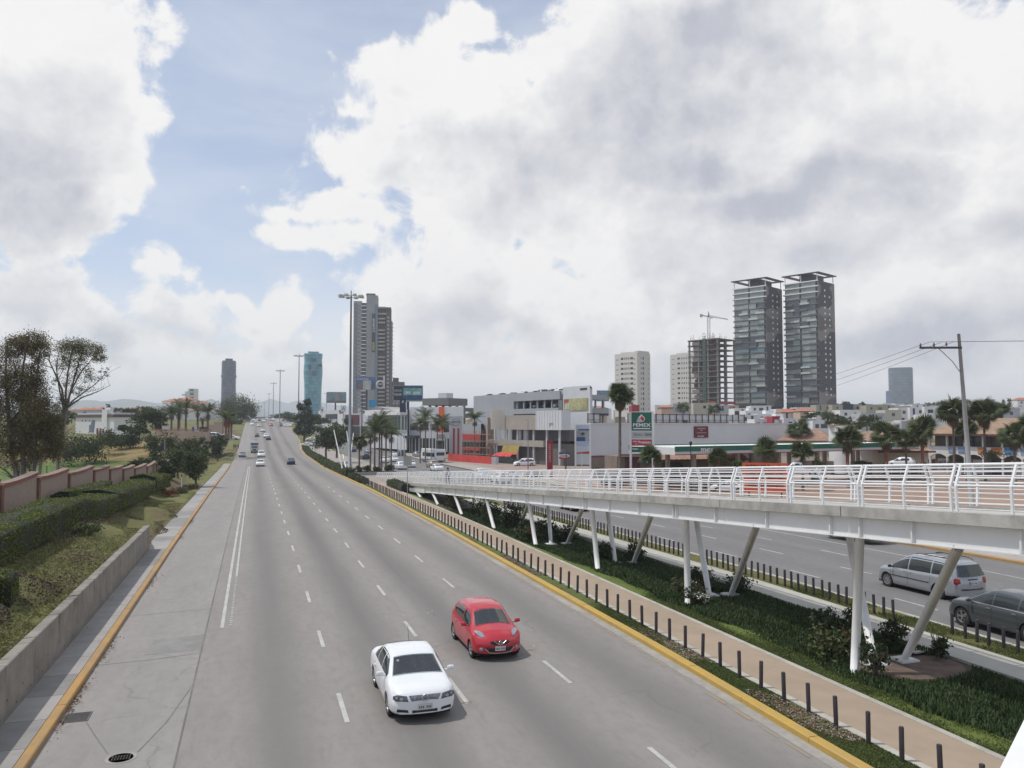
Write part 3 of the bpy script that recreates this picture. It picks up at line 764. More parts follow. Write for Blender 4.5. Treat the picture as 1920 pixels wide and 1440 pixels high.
# fan palm
def fan_frond(nl=17,R=1.15,pet=.8,mat=None,droop=.35):
    mb=MB();mb.tube([(0,0,0),(pet*.5,0,.02),(pet,0,0)],[.03,.022,.016],4)
    for i in range(nl):
        a=(i/(nl-1)-.5)*2*1.9;c,s=math.cos(a),math.sin(a);L=R*(.72+.28*math.cos(a*.6))
        w=.062*R;b=Vector((pet,0,0))
        p1=b+Vector((c*L*.55,s*L*.55,.03));p2=b+Vector((c*L,s*L,-droop*L*.5));n_=Vector((-s,c,0))*w
        mb.add([b,p1-n_,p1+Vector((0,0,.02)),p1+n_,p2],[(0,1,2),(0,2,3),(1,4,2),(2,4,3)])
    return mb.mesh('frond',mat)
FR_L=fan_frond(mat=L_PAL);FR_D=fan_frond(11,.85,.5,L_PDD,.8)
def feather_frond(L=2.6,n=16,mat=None):
    mb=MB();pts=[Vector((L*t_,0,.35*L*math.sin(t_*2.0)*.55-.55*L*t_*t_*.7))for t_ in[i/6 for i in range(7)]]
    mb.tube(pts,[.03,.026,.022,.018,.014,.01,.005],4)
    for i in range(1,n):
        t_=i/n;k=t_*6;a=int(k);p=pts[a].lerp(pts[min(a+1,6)],k-a);ll=L*.22*math.sin(math.pi*min(1,t_*.9+.12))+.1
        for s in(-1,1):
            q=p+Vector((ll*.45,s*ll,-ll*.55));w=Vector((.045,0,0));mb.add([p-w,p+w,q],[(0,1,2)])
    return mb.mesh('frond',mat)
FE_L=feather_frond(mat=L_PAL)
def palm(label,loc,H,R=1.0,n=34,dead=14,kind='fan',red=False,r=.16,group=None,name='palm_tree',lean=0,seed=1):
    rs=random.Random(seed);t=thing(name,label,'palm tree',loc,group=group)
    mb=MB();top=Vector((lean,0,H))
    mb.tube([(0,0,-.3),(lean*.2,0,H*.35),(lean*.6,0,H*.7),top],[r*1.35,r,r*.9,r],10)
    mb.build('trunk',PTR,t,smooth=True)
    if red:
        q=MB();q.tube([(lean*.3,0,H*.45),(lean*.7,0,H*.75),(lean,0,H)],[r*1.25,r*1.45,r*1.7],10);q.build('leaf_boots',PRED,t,smooth=True)
    for k in range(n):
        el=math.asin(rs.uniform(-.5,1))if kind=='fan' else rs.uniform(-.35,1.15);az=k*2.4+rs.uniform(-.3,.3);s=R*rs.uniform(.85,1.1)
        o=ob('frond',FR_L if kind=='fan' else FE_L,t,top+Vector((0,0,.05)));o.rotation_euler=(rs.uniform(-1.1,1.1)if kind=='fan' else rs.uniform(-.3,.3),-el,az);o.scale=(s,)*3
    for k in range(dead):
        o=ob('dead_frond',FR_D,t,top-Vector((0,0,rs.uniform(.1,.8)*R)));o.rotation_euler=(rs.uniform(-.3,.3),rs.uniform(.9,1.35),k*2.4);o.scale=(R*rs.uniform(.8,1.05),)*3
    return t
# footbridge ramp
zd=lambda y:6.28-.0585*y
WST=M('white_steel_paint',(0.70,0.70,0.69),.45,ns=.8,amp=.05,coords='World')
WRL=M('white_railing_paint',(0.78,0.78,0.775),.4)
WCOL=M('off_white_column_paint',(0.74,0.73,0.71),.5,ns=1.5,amp=.10)
DCK=M('ramp_edge_concrete',(0.36,0.35,0.32),.9,ns=1.6,amp=.28,coords='World',bump=.3,bs=12)
DKT=M('ramp_deck_concrete',(0.44,0.42,0.40),.85,ns=1.0,amp=.08,coords='World')
ramp=thing('pedestrian_ramp','long white steel footbridge ramp sloping down over the planted median','ramp',(0,0,0))
X0,X1=17.75,20.35
Y0,Y1=0.5,106.5
def sweep(mb,x0,x1,a,b,y0,y1,m=0):
    mb.add([(x0,y0,zd(y0)+a),(x1,y0,zd(y0)+a),(x1,y0,zd(y0)+b),(x0,y0,zd(y0)+b),(x0,y1,zd(y1)+a),(x1,y1,zd(y1)+a),(x1,y1,zd(y1)+b),(x0,y1,zd(y1)+b)],
           [(0,1,2,3),(7,6,5,4),(0,4,5,1),(1,5,6,2),(2,6,7,3),(3,7,4,0)],m)
y=Y0;k=0
while y<Y1:
    L=min(6.98,Y1-y);y2=y+L-.015
    q=MB();sweep(q,X0,X1,-.20,0,y,y2)
    q.build('deck_slab',DKT,ramp)
    for nm,xa,xb in(('edge_beam',X0-.16,X0+.10),('edge_beam',X1-.10,X1+.16)):
        q=MB();sweep(q,xa,xb,-.215,.10,y+.004,y2-.004);fixn(q.build(nm,DCK,ramp))
    y+=7.0;k+=1
y=Y0;
while y<88:
    y2=min(y+13.985,88)
    for xs_ in(X0+.10,X1-.12):
        q=MB();sweep(q,xs_-.012,xs_+.012,-.83,-.22,y,y2);sweep(q,xs_-.12,xs_+.12,-.86,-.832,y,y2);sweep(q,xs_-.12,xs_+.12,-.245,-.217,y,y2)
        fixn(q.build('girder',WST,ramp))
    y+=14.0
q=MB();sweep(q,X0-.02,X1+.02,-.95,-.217,88.02,106.4);q.build('end_wall',WST,ramp)
y=22.2-3.45*6;ys_=[]
while y<88:ys_.append(y);y+=3.45
for y in ys_+[20.85,32.3,42.6,52.8]:
    q=MB();sweep(q,X0-.02,X0+.085,-.825,-.25,y-.03,y+.03);sweep(q,X0+.115,X1-.135,-.7,-.3,y-.02,y+.02);fixn(q.build('stiffener',WST,ramp))
# railings: cranked posts in pairs every 3.5 m, one between, seven rails
def rail_side(xb,sgn,y0,y1):
    yp=[.970*17.75+3.5*i for i in range(-5,32)]
    LP=lambda t_:(0,0)if t_==0 else None
    foot,knee,top=(0.0,.06),(.03,.70),(.20,1.26)
    def pt(yy,h):
        if h<.70:return xb+sgn*(-.05-.03*(h/.7)),h
        return xb+sgn*(-.08+.20*(h-.70)/.56),h
    for yy in yp:
        if yy<y0 or yy>y1:continue
        w=.035 if yy<60 else.03
        for y_,wd in((yy-.09,w),(yy+.09,w),(yy+1.75,w*.9)):
            if y_>y1:continue
            q=MB()
            for(h0,h1)in((.02,.70),(.70,1.26)):
                xa,_=pt(y_,h0+1e-4 if h0 else 0);xb_,_=pt(y_,h1-1e-4)
                if h0==.70:xa=pt(y_,.70)[0]
                z=zd(y_)+.1
                q.add([(xa-.03,y_-wd,z+h0),(xa+.03,y_-wd,z+h0),(xa+.03,y_+wd,z+h0),(xa-.03,y_+wd,z+h0),(xb_-.03,y_-wd,z+h1),(xb_+.03,y_-wd,z+h1),(xb_+.03,y_+wd,z+h1),(xb_-.03,y_+wd,z+h1)],
                      [(0,3,2,1),(4,5,6,7),(0,1,5,4),(1,2,6,5),(2,3,7,6),(3,0,4,7)])
            q.build('post',WRL,ramp)
        a,b=yy+.10,min(yy+3.40,y1)
        for h,r_ in((.10,.012),(.24,.012),(.38,.012),(.52,.013),(.70,.030),(.90,.022),(1.06,.016),(1.16,.014),(1.245,.034)):
            x_,_=pt(yy,h);q=MB();q.tube([(x_,a,zd(a)+.1+h),(x_,b,zd(b)+.1+h)],r_,6 if r_<.02 else 8,cap=False);q.build('rail',WRL,ramp)
        for h in(.70,1.245):
            x_,_=pt(yy,h);q=MB();q.box((x_,yy,zd(yy)+.1+h-.05),(.03,.12,.035));q.build('bracket',WRL,ramp)
rail_side(X0+.02,1,2,125);rail_side(X1-.02,-1,2,125)
def beam_at(px,X):
    y=X/math.tan(PSI+math.atan((px-960)/F));return Vector((X,y,zd(y)-.85))
LEGS=[[(1602,1236,1607,0),(1640,1248,1585,1),(1695,1240,1790,0)],[(1290,1112,1284,0),(1330,1118,1302,1),(1370,1117,1415,0)],[(1121,1050,1109,0),(1154,1057,1137,1),(1187,1057,1219,0)],
 [(1005,1019,992,0),(1033,1022,1027,1),(1063,1021,1091,0)],[(927,978,912,0),(951,984,946,1),(976,984,991,0)],[(867,950,853,0),(891,958,887,1),(907,955,921,0)],[(822,926,812,0),(842,936,838,1),(860,936,872,0)],[(790,914,782,0),(804,920,801,1)]]
for i,grp_ in enumerate(LEGS):
    for k,(fx_,fy,tx,far)in enumerate(grp_):
        f0=gz(fx_,fy,0);f0=gz(fx_,fy,interp(ZM,f0.y));t1=beam_at(tx,20.2 if far else 17.9)
        if k==0:f0=Vector((17.75,f0.y*17.75/f0.x,interp(ZM,f0.y)))
        q=MB();r_=.135;q.tube([f0+Vector((0,0,.05)),f0.lerp(t1,.25),t1],[r_*(.82 if k else 1),r_,r_],16);q.build('column',WCOL,ramp,smooth=True)
        if i<4 and k:
            x_,y_,z0=f0;q=MB();q.bb(x_-.34,x_+.34,y_-.32,y_+.32,z0,z0+.09);q.bb(x_-.27,x_+.27,y_-.25,y_+.25,z0+.092,z0+.12);fixn(q.build('base_plate',WST,ramp))
# the footbridge this picture is taken from: only its white end post shows
br=thing('footbridge','white steel footbridge parapet crossing close by at the lower right corner','bridge',(0,0,0))
q=MB();q.bb(-40,60,-1.75,1.25,5.95,6.15);q.build('deck',DKT,br)
q=MB();q.bb(-40,60,1.26,1.40,5.7,6.28);q.bb(-40,60,-1.90,-1.76,5.7,6.28);q.build('edge_girder',WST,br)
q=MB();q.bb(-40,60,-1.84,-1.78,7.2,7.26);q.build('back_rail',WRL,br)
q=MB();a,b=gz(1800,1640,6.3),at(1990,1330,2.35)
a,b=at(1833,1560,1.62),at(1998,1220,2.0)
d=(b-a);s_=Vector((d.y,-d.x,0)).normalized()*.10;e_=d.cross(s_).normalized()*.04
q.add([a-e_,a+s_-e_,a+s_+e_,a+e_,b-e_,b+s_-e_,b+s_+e_,b+e_],[(0,1,2,3),(4,5,6,7),(0,1,5,4),(1,2,6,5),(2,3,7,6),(3,0,4,7)])
fixn(q.build('parapet_strut',M('near_white_beam',(.70,.70,.68),.5,ns=5,amp=.06),br,bevel=.01))
# bollards
BM=M('bollard_dark_paint',(0.040,0.034,0.040),.5,ns=5,amp=.3)
bol_me=MB().rev([(.056,-.15),(.056,.755),(.05,.775),(0,.78)],n=12).mesh('bollard',BM,True);smooth_by_angle(bol_me,40)
GA='bollards lining the tan footpath';GB='bollards along the second road'
def bollard(x,y,z,lab,grp):
    o=ob('bollard',bol_me,None,(x,y,z));o.rotation_euler=(random.gauss(0,.02),random.gauss(0,.02),random.random()*6);tag(o,lab,'bollard',grp)
y=12.0
while y<112:
    bollard(14.0+random.gauss(0,.012),y+random.gauss(0,.02),interp(ZR,y)+.11,'dark round steel bollard in the row between kerb grass and tan footpath',GA);y+=1.075
def row2(y0,y1,st=.53):
    y=y0
    while y<y1:bollard((24.2 if y<24.5 else 23.85)+random.gauss(0,.012),y+random.gauss(0,.015),interp(Z2,y)+.09,'dark round steel bollard on the grass strip beside the second road',GB);y+=st
row2(17.4,23.9);row2(26.2,40.0);row2(42.6,78,.56)
# planting under the ramp
def blades(n,xf,yr,h,name,mat,dens=None,lean=.35):
    y=rng.uniform(yr[0],yr[1],n);y=yr[0]+(yr[1]-yr[0])*rng.random(n)**1.35
    u=rng.random(n);x=xf(y)[0]+(xf(y)[1]-xf(y)[0])*u
    if h<.1:
        ok=np.array([mnoise.noise((a*.9,b*.35,xf(0.)[1]*1.))<.12+.25*random.random()for a,b in zip(x,y)]);x,y=x[ok],y[ok];n=len(x)
    else:
        ok=((x-19.9)/2.0)**2+((y-21.2)/1.4)**2>1;ok&=((x-19.8)/1.3)**2+((y-32.6)/.8)**2>1;x,y=x[ok],y[ok];n=len(x)
    z=np.array([interp(ZM,v)for v in y])+.03
    hh=h*rng.uniform(.55,1.2,n)*(0.75+.35*np.sin(x*1.3+y*.4)*np.cos(y*.8-x));a=rng.uniform(0,6.28,n);l=rng.uniform(.2,1.0,n)*lean
    dx,dy=np.cos(a),np.sin(a);w=(.011+rng.random(n)*.011 if lean>.2 and h>.1 else.005+rng.random(n)*.006)+.00022*y
    p=np.stack([x,y,z],1);t1=p+np.stack([dx*l*hh*.5,dy*l*hh*.5,hh*.6],1);t2=p+np.stack([dx*l*hh*1.3,dy*l*hh*1.3,hh*(1-.25*l)],1)
    s=np.stack([-dy*w,dx*w,0*w],1)
    V=np.stack([p-s,p+s,t1+s,t1-s,t2,t2+s*.1],1).reshape(-1,3);o=np.arange(n)[:,None]*6
    Fq=np.concatenate([o+[0,1,2,3],o+[3,2,5,4]]);return np_mesh(name,V,Fq,mat)
edge=lambda y:(17.25+.18*np.sin(y*.55)+.12*np.sin(y*1.7),21.75+0*y)
stuff(ob('groundcover',blades(105000,edge,(11,75),.24,'groundcover',L_PLT)),'dark green strap leaved ground cover filling the bed under the ramp','ground cover')
GBL=leafmat('grass_blades',(0.090,0.125,0.036),(0.165,0.190,0.070))
stuff(ob('lawn_grass',blades(60000,lambda y:(16.44+0*y,17.4+0*y),(11,60),.06,'lawn_grass',GBL)),'short lit grass between the tan footpath and the planting','grass')
stuff(ob('verge_tufts',blades(60000,lambda y:(np.interp(y,[15,25,60],[13.12,13.42,13.62]),14.1+0*y),(11,50),.06,'verge_tufts',GBL)),'short grass around the bollards beside the yellow kerb','grass')
stuff(ob('verge_tufts',blades(30000,lambda y:(23.55+0*y,24.85+0*y),(15,50),.07,'verge_tufts',GBL)),'dry grass strip beside the second road','grass')
P=[(x,y,.135+.02*random.random())for x,y in zip(rng.uniform(13.15,14.1,26000),13+40*rng.random(26000))if x>np.interp(y,[15,25,60],[13.15,13.45,13.65])and mnoise.noise((x*.9,y*.35,14.1))>.10]
stuff(ob('mulch',scatter_quads('mulch',P,rng.uniform(.03,.08,len(P)),[M('red_brown_mulch',(.16,.085,.062),.95),M('pale_gravel',(.30,.27,.23),.95)],.7,midx=(rng.random(len(P))<.35))),'reddish mulch and gravel patches between the bollards and the yellow kerb','mulch')
for o in COL.objects:
    if o.name.startswith('verge_tufts'):o.location.z+=.09
    if o.name.startswith('lawn_grass'):o.location.z+=.04
q=MB();pts=[]
for k in range(22):
    a=6.28*k/22;w_=1+.22*mnoise.noise((math.cos(a)*2,math.sin(a)*2,4));pts.append((19.9+math.cos(a)*1.85*w_,21.3+math.sin(a)*1.35*w_,.036))
struct(MB().poly(pts).build('bare_soil',M('red_brown_soil',(0.125,0.088,0.066),.95,ns=2.5,amp=.35,coords='World',bump=.8,bs=8)))
q=MB();q.box((21.25,22.4,.13),(.7,.5,.05),rz=.2);struct(q.build('inspection_cover',KPM))
GP='oleander shrubs round the ramp columns'
LO=leafmat('oleander_leaves',(0.030,0.050,0.022),(0.075,0.100,0.045),.5)
for(x,y,r,h,m,lab,fl)in(
    (18.05,22.5,1.0,1.05,L_MID,'broad green shrub at the foot of the nearest ramp column',None),(18.0,20.6,.5,1.0,LO,'narrow dark shrub leaning toward the path below the nearest column',None),(18.7,22.9,.8,.9,L_MID,'low bushy shrub with reddish tips behind the nearest column',None),
    (20.9,22.8,.55,1.25,LO,'leggy oleander right of the nearest leaning column, beside the walkway',None),(20.2,24.2,.5,1.3,LO,'thin oleander between the two nearest leaning columns',None),(21.4,21.6,.35,1.0,LO,'small leggy shrub beside the square cover',None),(19.3,24.6,.5,1.1,LO,'thin oleander left of the nearest leaning columns',None),
    (18.2,32.3,.9,1.0,L_OLI,'mixed shrub with red and white blooms at the second column group',None),(17.9,31.2,.7,.8,L_MID,'low shrub with pale flowers below the second column group',None),(21.0,32.6,.85,1.15,LO,'round oleander right of the second column group',None),(20.0,34.2,.7,1.0,LO,'dark shrub behind the second column group',None),
    (20.8,42.6,.8,1.1,LO,'round oleander right of the third column group',None),(19.2,43.8,.9,1.2,LO,'dark bushy shrub behind the third column group',None),
    (18.0,53.0,.9,1.2,L_OLI,'olive shrub with red tips left of the fourth column group',None),(19.6,54.5,1.4,1.6,LO,'big dark oleander behind the fourth column group',None),(20.6,52.6,1.0,1.4,LO,'dark oleander right of the fourth column group',None),
    (18.4,64.5,1.2,1.7,L_OLI,'olive shrub at the fifth column group',None),(20.2,63.5,1.5,1.9,LO,'tall dark oleander at the fifth column group',None),(19.2,60,1.4,1.6,LO,'dark oleander mass before the fifth column group',None),(19.6,70.5,1.7,1.8,LO,'dark oleander mass beyond the fifth column group',None),
    (18.2,76,1.2,1.3,L_OLI,'reddish shrub at the foot of the low ramp end',None),(19.5,82,1.6,1.3,LO,'dark shrub under the low end of the ramp',None)):
    z=interp(ZM,y)+.03
    t=bush(lab,(x,y,z),r,h,m,n=int(700*r+200)if y<40 else 500,leaf=.13 if y<40 else.2,name='shrub',cat='shrub',stems=7)
    if 'red' in lab or 'bloom' in lab:ob('flowers',crown_mesh('flowers',[((0,0,h*.6),(r*.8,r*.8,h*.35),60)],.09,[L_RED]),t)
    if 'pale' in lab or 'white' in lab:ob('flowers',crown_mesh('flowers',[((.3,-.2,h*.5),(r*.7,r*.7,h*.3),60)],.09,[M('white_petals',(.7,.68,.6),.8)]),t)
# clipped shrubs at the low end of the ramp, back of a road sign
hedge('low clipped shrub mass with russet top at the low end of the ramp',[(16.75,94,interp(ZR,94)),(16.75,105,interp(ZR,105))],.9,1.0,.16,2200,L_OLI,.12)
sg=thing('road_sign','grey back of a rectangular road sign on a thin post beside the tan footpath','road sign',(14.9,82.5,interp(ZR,82)))
MB().tube([(0,0,0),(0,0,4.6)],.04,8).build('post',M('galvanised_steel',(.34,.34,.34),.45,.5),sg)
q=MB();q.box((0,0,4.1),(.85,.03,.95));q.build('panel',M('sign_back_grey',(.33,.33,.31),.5,.3),sg)
# vehicles
GLS=M('car_glass',(0.030,0.038,0.040),.06,spec=.6)
GLW=M('car_windscreen',(0.060,0.074,0.074),.05,spec=.8,ns=2.0,amp=.5)
TYR=M('tyre_rubber',(0.018,0.018,0.018),.8);RIM=M('alloy_rim',(0.42,0.42,0.43),.3,.8);TRIM=M('black_trim',(0.02,0.02,0.022),.45)
CHR=M('chrome',(0.52,0.52,0.54),.38,.8);HDL=M('headlamp_glass',(0.30,0.33,0.36),.08,.3,spec=.9);HDD=M('headlamp_dark',(0.09,0.095,0.12),.1,spec=.9)
TLR=M('tail_lamp_red',(0.30,0.012,0.015),.15);PLT=M('number_plate',(0.55,0.55,0.53),.5);PLD=M('plate_figures',(0.08,0.1,0.09),.6);AMB=M('amber_lamp',(.45,.16,.02),.2)
UND=M('underbody',(0.012,0.012,0.012),.9)
def paint(name,c,metal=0.0,rough=.28):return M('car_paint_'+name,c,rough,metal,coat=.6)
P_W=paint('white',(0.74,0.75,0.76));P_R=paint('red',(0.44,0.016,0.03));P_S=paint('silver',(0.36,0.375,0.40),.45);P_G=paint('grey',(0.10,0.11,0.12),.5);P_B=paint('black',(0.016,0.017,0.02));P_N=paint('navy',(0.02,0.03,0.07),.2);P_T=paint('beige',(0.34,0.29,0.24),.4);P_M=paint('maroon',(0.16,0.02,0.025),.2);P_C=paint('cream',(.62,.60,.54))
class Car:
    """body is a surface S(x, v): stations along x (front = +x), v runs sill -> belt -> roof middle"""
    def __init__(s,L,W,H,wb,wr,top,belt,cab,wtop,fax,bot=.2,nose=.28,tail=.18,crown=.05,tumble=1.0,arch=1.13):
        s.__dict__.update(L=L,W=W,H=H,wb=wb,wr=wr,top=top,belt=belt,cab=cab,wtop=wtop,fax=fax,bot=bot,nose=nose,tail=tail,crown=crown,arch=arch)
        s.xf,s.xr=L/2,-L/2;s.ax=(fax,fax-wb)
        s.hw=W/2
    def zt(s,x):return interp(s.top,x)
    def zb(s,x):return min(interp(s.belt,x),s.zt(x)-.035)
    def w(s,x):
        e=max(0,(abs(x)-(s.L/2-.55))/.55);return s.hw*(1-.10*e*e)
    def wt(s,x):return interp(s.wtop,x)
    def bz(s,x):
        e=max(0,(abs(x)-(s.L/2-.7))/.7);return s.bot+.06*e
    def sec(s,x):
        w,zb,zt,wt,b=s.w(x),s.zb(x),s.zt(x),min(s.wt(x),s.w(x)-.05),s.bz(x)
        ze=zt-s.crown;gh=max(ze-zb,.004)
        k=min(1,gh/.25)
        P=[(0,b),(w*.8,b),(w-.05,b+.02),(w-.015,b+.08),(w,b+.22),(w+.004,(b+zb)/2+.03),(w-.003,zb-.13),(w-.022,zb-.045),(w-.05,zb)]
        for t_ in(.12,.35,.6,.82):
            bow=.035*math.sin(math.pi*t_)*k
            P.append(((w-.055)*(1-t_)+wt*t_+bow,zb+gh*t_))
        P+=[(wt-.015,ze-.012*k),(wt-.06,ze+.012),(wt*.72,ze+s.crown*.55),(wt*.38,ze+s.crown*.9),(0,zt)]
        return P
    def secb(s,x):
        P=s.sec(x);R=s.wr*s.arch
        for a in s.ax:
            d=abs(x-a)
            if d<R:
                zl=s.wr*.95+math.sqrt(R*R-d*d)*1.0*(1-0)-.0;m_=P[8][1]-.05;P=[(y,max(z,min(zl,m_)))for y,z in P]
        return P
    def bend(s,x,y,z):
        f=max(0,(x-(s.xf-.8))/.8);r=max(0,((s.xr+.8)-x)/.8)
        q=(abs(y)/s.hw)**2.4
        x-=f*f*(s.nose*q+.10*max(0,(z-.55))**1.0*.8+.10*max(0,.38-z));x+=r*r*(s.tail*q+.12*max(0,z-.7)+.1*max(0,.35-z))
        return(x,y,z)
    def side(s,x,z,off=.006):
        P=s.sec(x)
        for(a,b),(c,d)in zip(P[2:],P[3:]):
            if b<=z<=d:return a+(c-a)*(z-b)/(d-b+1e-9)+off
        return P[-4][0]+off
    def topz(s,x,y,off=.006):
        P=s.sec(x)[::-1]
        for(a,b),(c,d)in zip(P,P[1:]):
            if a<=abs(y)<=c:return b+(d-b)*(abs(y)-a)/(c-a+1e-9)+off
        return P[-1][1]
    def body(s,parent,mat,hi=True,cut=None):
        n=64 if hi else 26;X=[s.xr+s.L*i/n for i in range(n+1)]
        if True:
            for a in s.ax:
                R=s.wr*s.arch;X+=[a+R*math.cos(math.pi*j/16)*.9999 for j in range(17)]+[a-R*1.004,a+R*1.004]
        X=sorted(X);X=[x for i,x in enumerate(X)if i==0 or x-X[i-1]>.0004]
        mb=MB();rows=[]
        for x in X:
            P=s.secb(x)
            rows.append([s.bend(x,-y,z)for y,z in P[::-1]]+[s.bend(x,y,z)for y,z in P[1:]])
        k=len(rows[0]);mb.v=[p for r in rows for p in r]
        R=s.wr*s.arch
        for i in range(len(X)-1):
            for j in range(k-1):
                q=(i*k+j,(i+1)*k+j,(i+1)*k+j+1,i*k+j+1);c=[sum(mb.v[t_][a]for t_ in q)/4 for a in range(3)]
                if cut and cut[0]<c[0]<cut[1]and abs(c[1])<s.wt(c[0])-.07 and c[2]>.8:continue
                mb.f.append(q);mb.m.append(0)
        for r_,fl in((rows[0],0),(rows[-1],1)):
            half=len(r_)//2;cz=(s.sec(s.xf if fl else s.xr)[0][1]+r_[half][2])/2
            rings=[r_]
            for t_ in(.8,.55,.3):
                x0=s.xf if fl else s.xr
                rings.append([s.bend(x0,p[1]*t_,cz+(p[2]-cz)*t_)for p in r_])
            g=MB().grid(rings,flip=bool(fl));o=len(mb.v);mb.v+=g.v;mb.f+=[tuple(t_+o for t_ in f)for f in g.f];mb.m+=g.m
            mb.poly(rings[-1]if fl else rings[-1][::-1])
        o=mb.build('body',[mat],parent);fixn(o);smooth_by_angle(o.data,50)
        q=MB()
        for a in s.ax:
            for sg in(-1,1):
                ar=[(a+R*.985*math.cos(t_*math.pi/12),s.wr*.95+R*.985*math.sin(t_*math.pi/12))for t_ in range(-1,14)]
                q.grid([[(x,sg*(s.hw-.03),z)for x,z in ar],[(x,sg*(s.hw-.34),z)for x,z in ar]]);q.poly([(x,sg*(s.hw-.34),z)for x,z in ar])
        q.bb(s.xr+.25,s.xf-.25,-s.hw*.82,s.hw*.82,s.bot-.03,s.bot+.1);q.build('underbody',UND,parent)
        return o
    def side_glass(s,parent,x0,x1,lo=.03,hi_=.06,splits=(),mat=None,hi=True,slant=None):
        """side windows follow the belt and roof lines; splits leave pillars"""
        edges=[x0]+list(splits)+[x1]
        for a,b in zip(edges,edges[1:]):
            a+=.035;b-=.035
            for sg in(-1,1):
                q=MB();rows=[];n=10 if hi else 4
                for i in range(n+1):
                    x=a+(b-a)*i/n;z0=s.zb(x)+lo;z1=max(s.zt(x)-s.crown-hi_,z0+.004)
                    rows.append([(x,sg*s.side(x,z0+(z1-z0)*j/4),z0+(z1-z0)*j/4)for j in range(5)])
                q.grid(rows);fixn(q.build('side_window',mat or GLS,parent,smooth=True))
    def screen(s,parent,xa,xb,name,mat,ins=.07,off=.008,n=8):
        q=MB();rows=[]
        for i in range(n+1):
            x=xa+(xb-xa)*i/n;w=s.wt(x)-ins+.03
            rows.append([(s.bend(x,y,0)[0],y,s.topz(x,y,off))for y in[w*(j/6-1)for j in range(13)]])
        q.grid(rows);o=q.build(name,mat,parent,smooth=True);fixn(o)
        if o.data.polygons[0].normal.z<0:o.data.flip_normals()
        return o
    def cap(s,y,z,front=True,off=.012):
        p=s.bend(s.xf if front else s.xr,y,z);return Vector((p[0]+(off if front else-off),y,z))
    def cap_patch(s,parent,name,mat,pts,front=True,off=.012,res=6,thick=0):
        """polygon of (y, z) laid on the nose or tail"""
        cy=sum(p[0]for p in pts)/len(pts);cz=sum(p[1]for p in pts)/len(pts);rings=[]
        for k in range(4):
            t_=1-k*.32;rings.append([s.cap(cy+(y-cy)*t_,cz+(z-cz)*t_,front,off if k else off*.3)for y,z in pts+[pts[0]]])
        q=MB();q.grid(rings);q.poly(rings[-1][:-1]);o=q.build(name,mat,parent,smooth=True);fixn(o)
        c=o.data.polygons[len(o.data.polygons)-1].normal
        if(c.x<0)==front:o.data.flip_normals()
        return o
    def wheels(s,parent,rim='alloy',hi=True):
        n=24 if hi else 12;w=.19
        for a in s.ax:
            for sg in(-1,1):
                R=Matrix.Rotation(-math.pi/2*sg,3,'X')
                e=ob('wheel',None,parent,(a,sg*(s.hw-.03-w/2),s.wr))if hi else None
                q=MB().rev([(s.wr*.62,-w/2),(s.wr*.94,-w/2),(s.wr,-w/2+.03),(s.wr,w/2-.03),(s.wr*.95,w/2),(s.wr*.68,w/2),(s.wr*.66,w/2-.03)],n=n,R=R)
                if not hi:
                    q.rev([(0,w/2+.004),(s.wr*.62,w/2-.01)],n=n,R=R,m=1)
                    o=q.build('wheel',[TYR,RIM],parent,loc=(a,sg*(s.hw-.03-w/2),s.wr));smooth_by_angle(o.data,40);continue
                o=q.build('tyre',TYR,e);smooth_by_angle(o.data,40)
                q=MB().rev([(0,w/2-.02),(s.wr*.14,w/2-.01),(s.wr*.15,w/2-.045),(s.wr*.55,w/2-.06),(s.wr*.60,w/2-.01),(s.wr*.66,w/2-.004),(s.wr*.67,w/2-.03)],n=n,R=R)
                ns=5 if rim=='alloy' else 8
                for k in range(ns):
                    t_=6.283*k/ns;c0,s0=math.cos(t_),math.sin(t_);r0,r1=s.wr*.1,s.wr*.62;hw_=s.wr*(.085 if rim=='alloy' else.07)
                    vs=[Vector((c0*r_-s0*u*hw_*(1.0 if r_==r0 else 1.3),s0*r_+c0*u*hw_*(1.0 if r_==r0 else 1.3),zz))for r_ in(r0,r1)for u in(-1,1)for zz in(w/2-.05,w/2-.012)]
                    q.add([R@v for v in vs],[(0,1,3,2),(4,6,7,5),(0,4,5,1),(2,3,7,6),(1,5,7,3)])
                o=q.build('rim',RIM,e);fixn(o)
    def mirrors(s,parent,x,z,mat,out=.2):
        for sg in(-1,1):
            y=sg*(s.w(x)-.03);q=MB()
            q.rev([(0,-.1),(.07,-.085),(.085,0),(.07,.085),(0,.1)],n=10,R=Matrix.Rotation(math.pi/2,3,'X'));q.v=[(vx*.55+x+.02,vy+y+sg*(out-.06),vz*.8+z+.05)for vx,vy,vz in q.v]
            q.box((x+.02,y+sg*.05,z),(.06,.14,.035));fixn(q.build('mirror',mat,parent,smooth=False))
    def handles(s,parent,xs,z,mat):
        for x in xs:
            for sg in(-1,1):
                q=MB();q.box((x,sg*(s.side(x,z)+.012),z),(.17,.022,.028));q.build('door_handle',mat,parent)
    def lines(s,parent,xs,z0=.32):
        for x in xs:
            for sg in(-1,1):
                q=MB();zs=[z0+(s.zb(x)-z0)*j/8 for j in range(9)]
                q.grid([[(x-.006,sg*s.side(x,z,.003),z)for z in zs],[(x+.006,sg*s.side(x,z,.003),z)for z in zs]]);q.build('door_gap',TRIM,parent)
    def belt_strip(s,parent,x0,x1,z,h,mat,name='side_moulding'):
        for sg in(-1,1):
            q=MB();q.grid([[(x0+(x1-x0)*i/12,sg*s.side(x0+(x1-x0)*i/12,zz,.01),zz)for i in range(13)]for zz in(z,z+h)]);q.build(name,mat,parent)
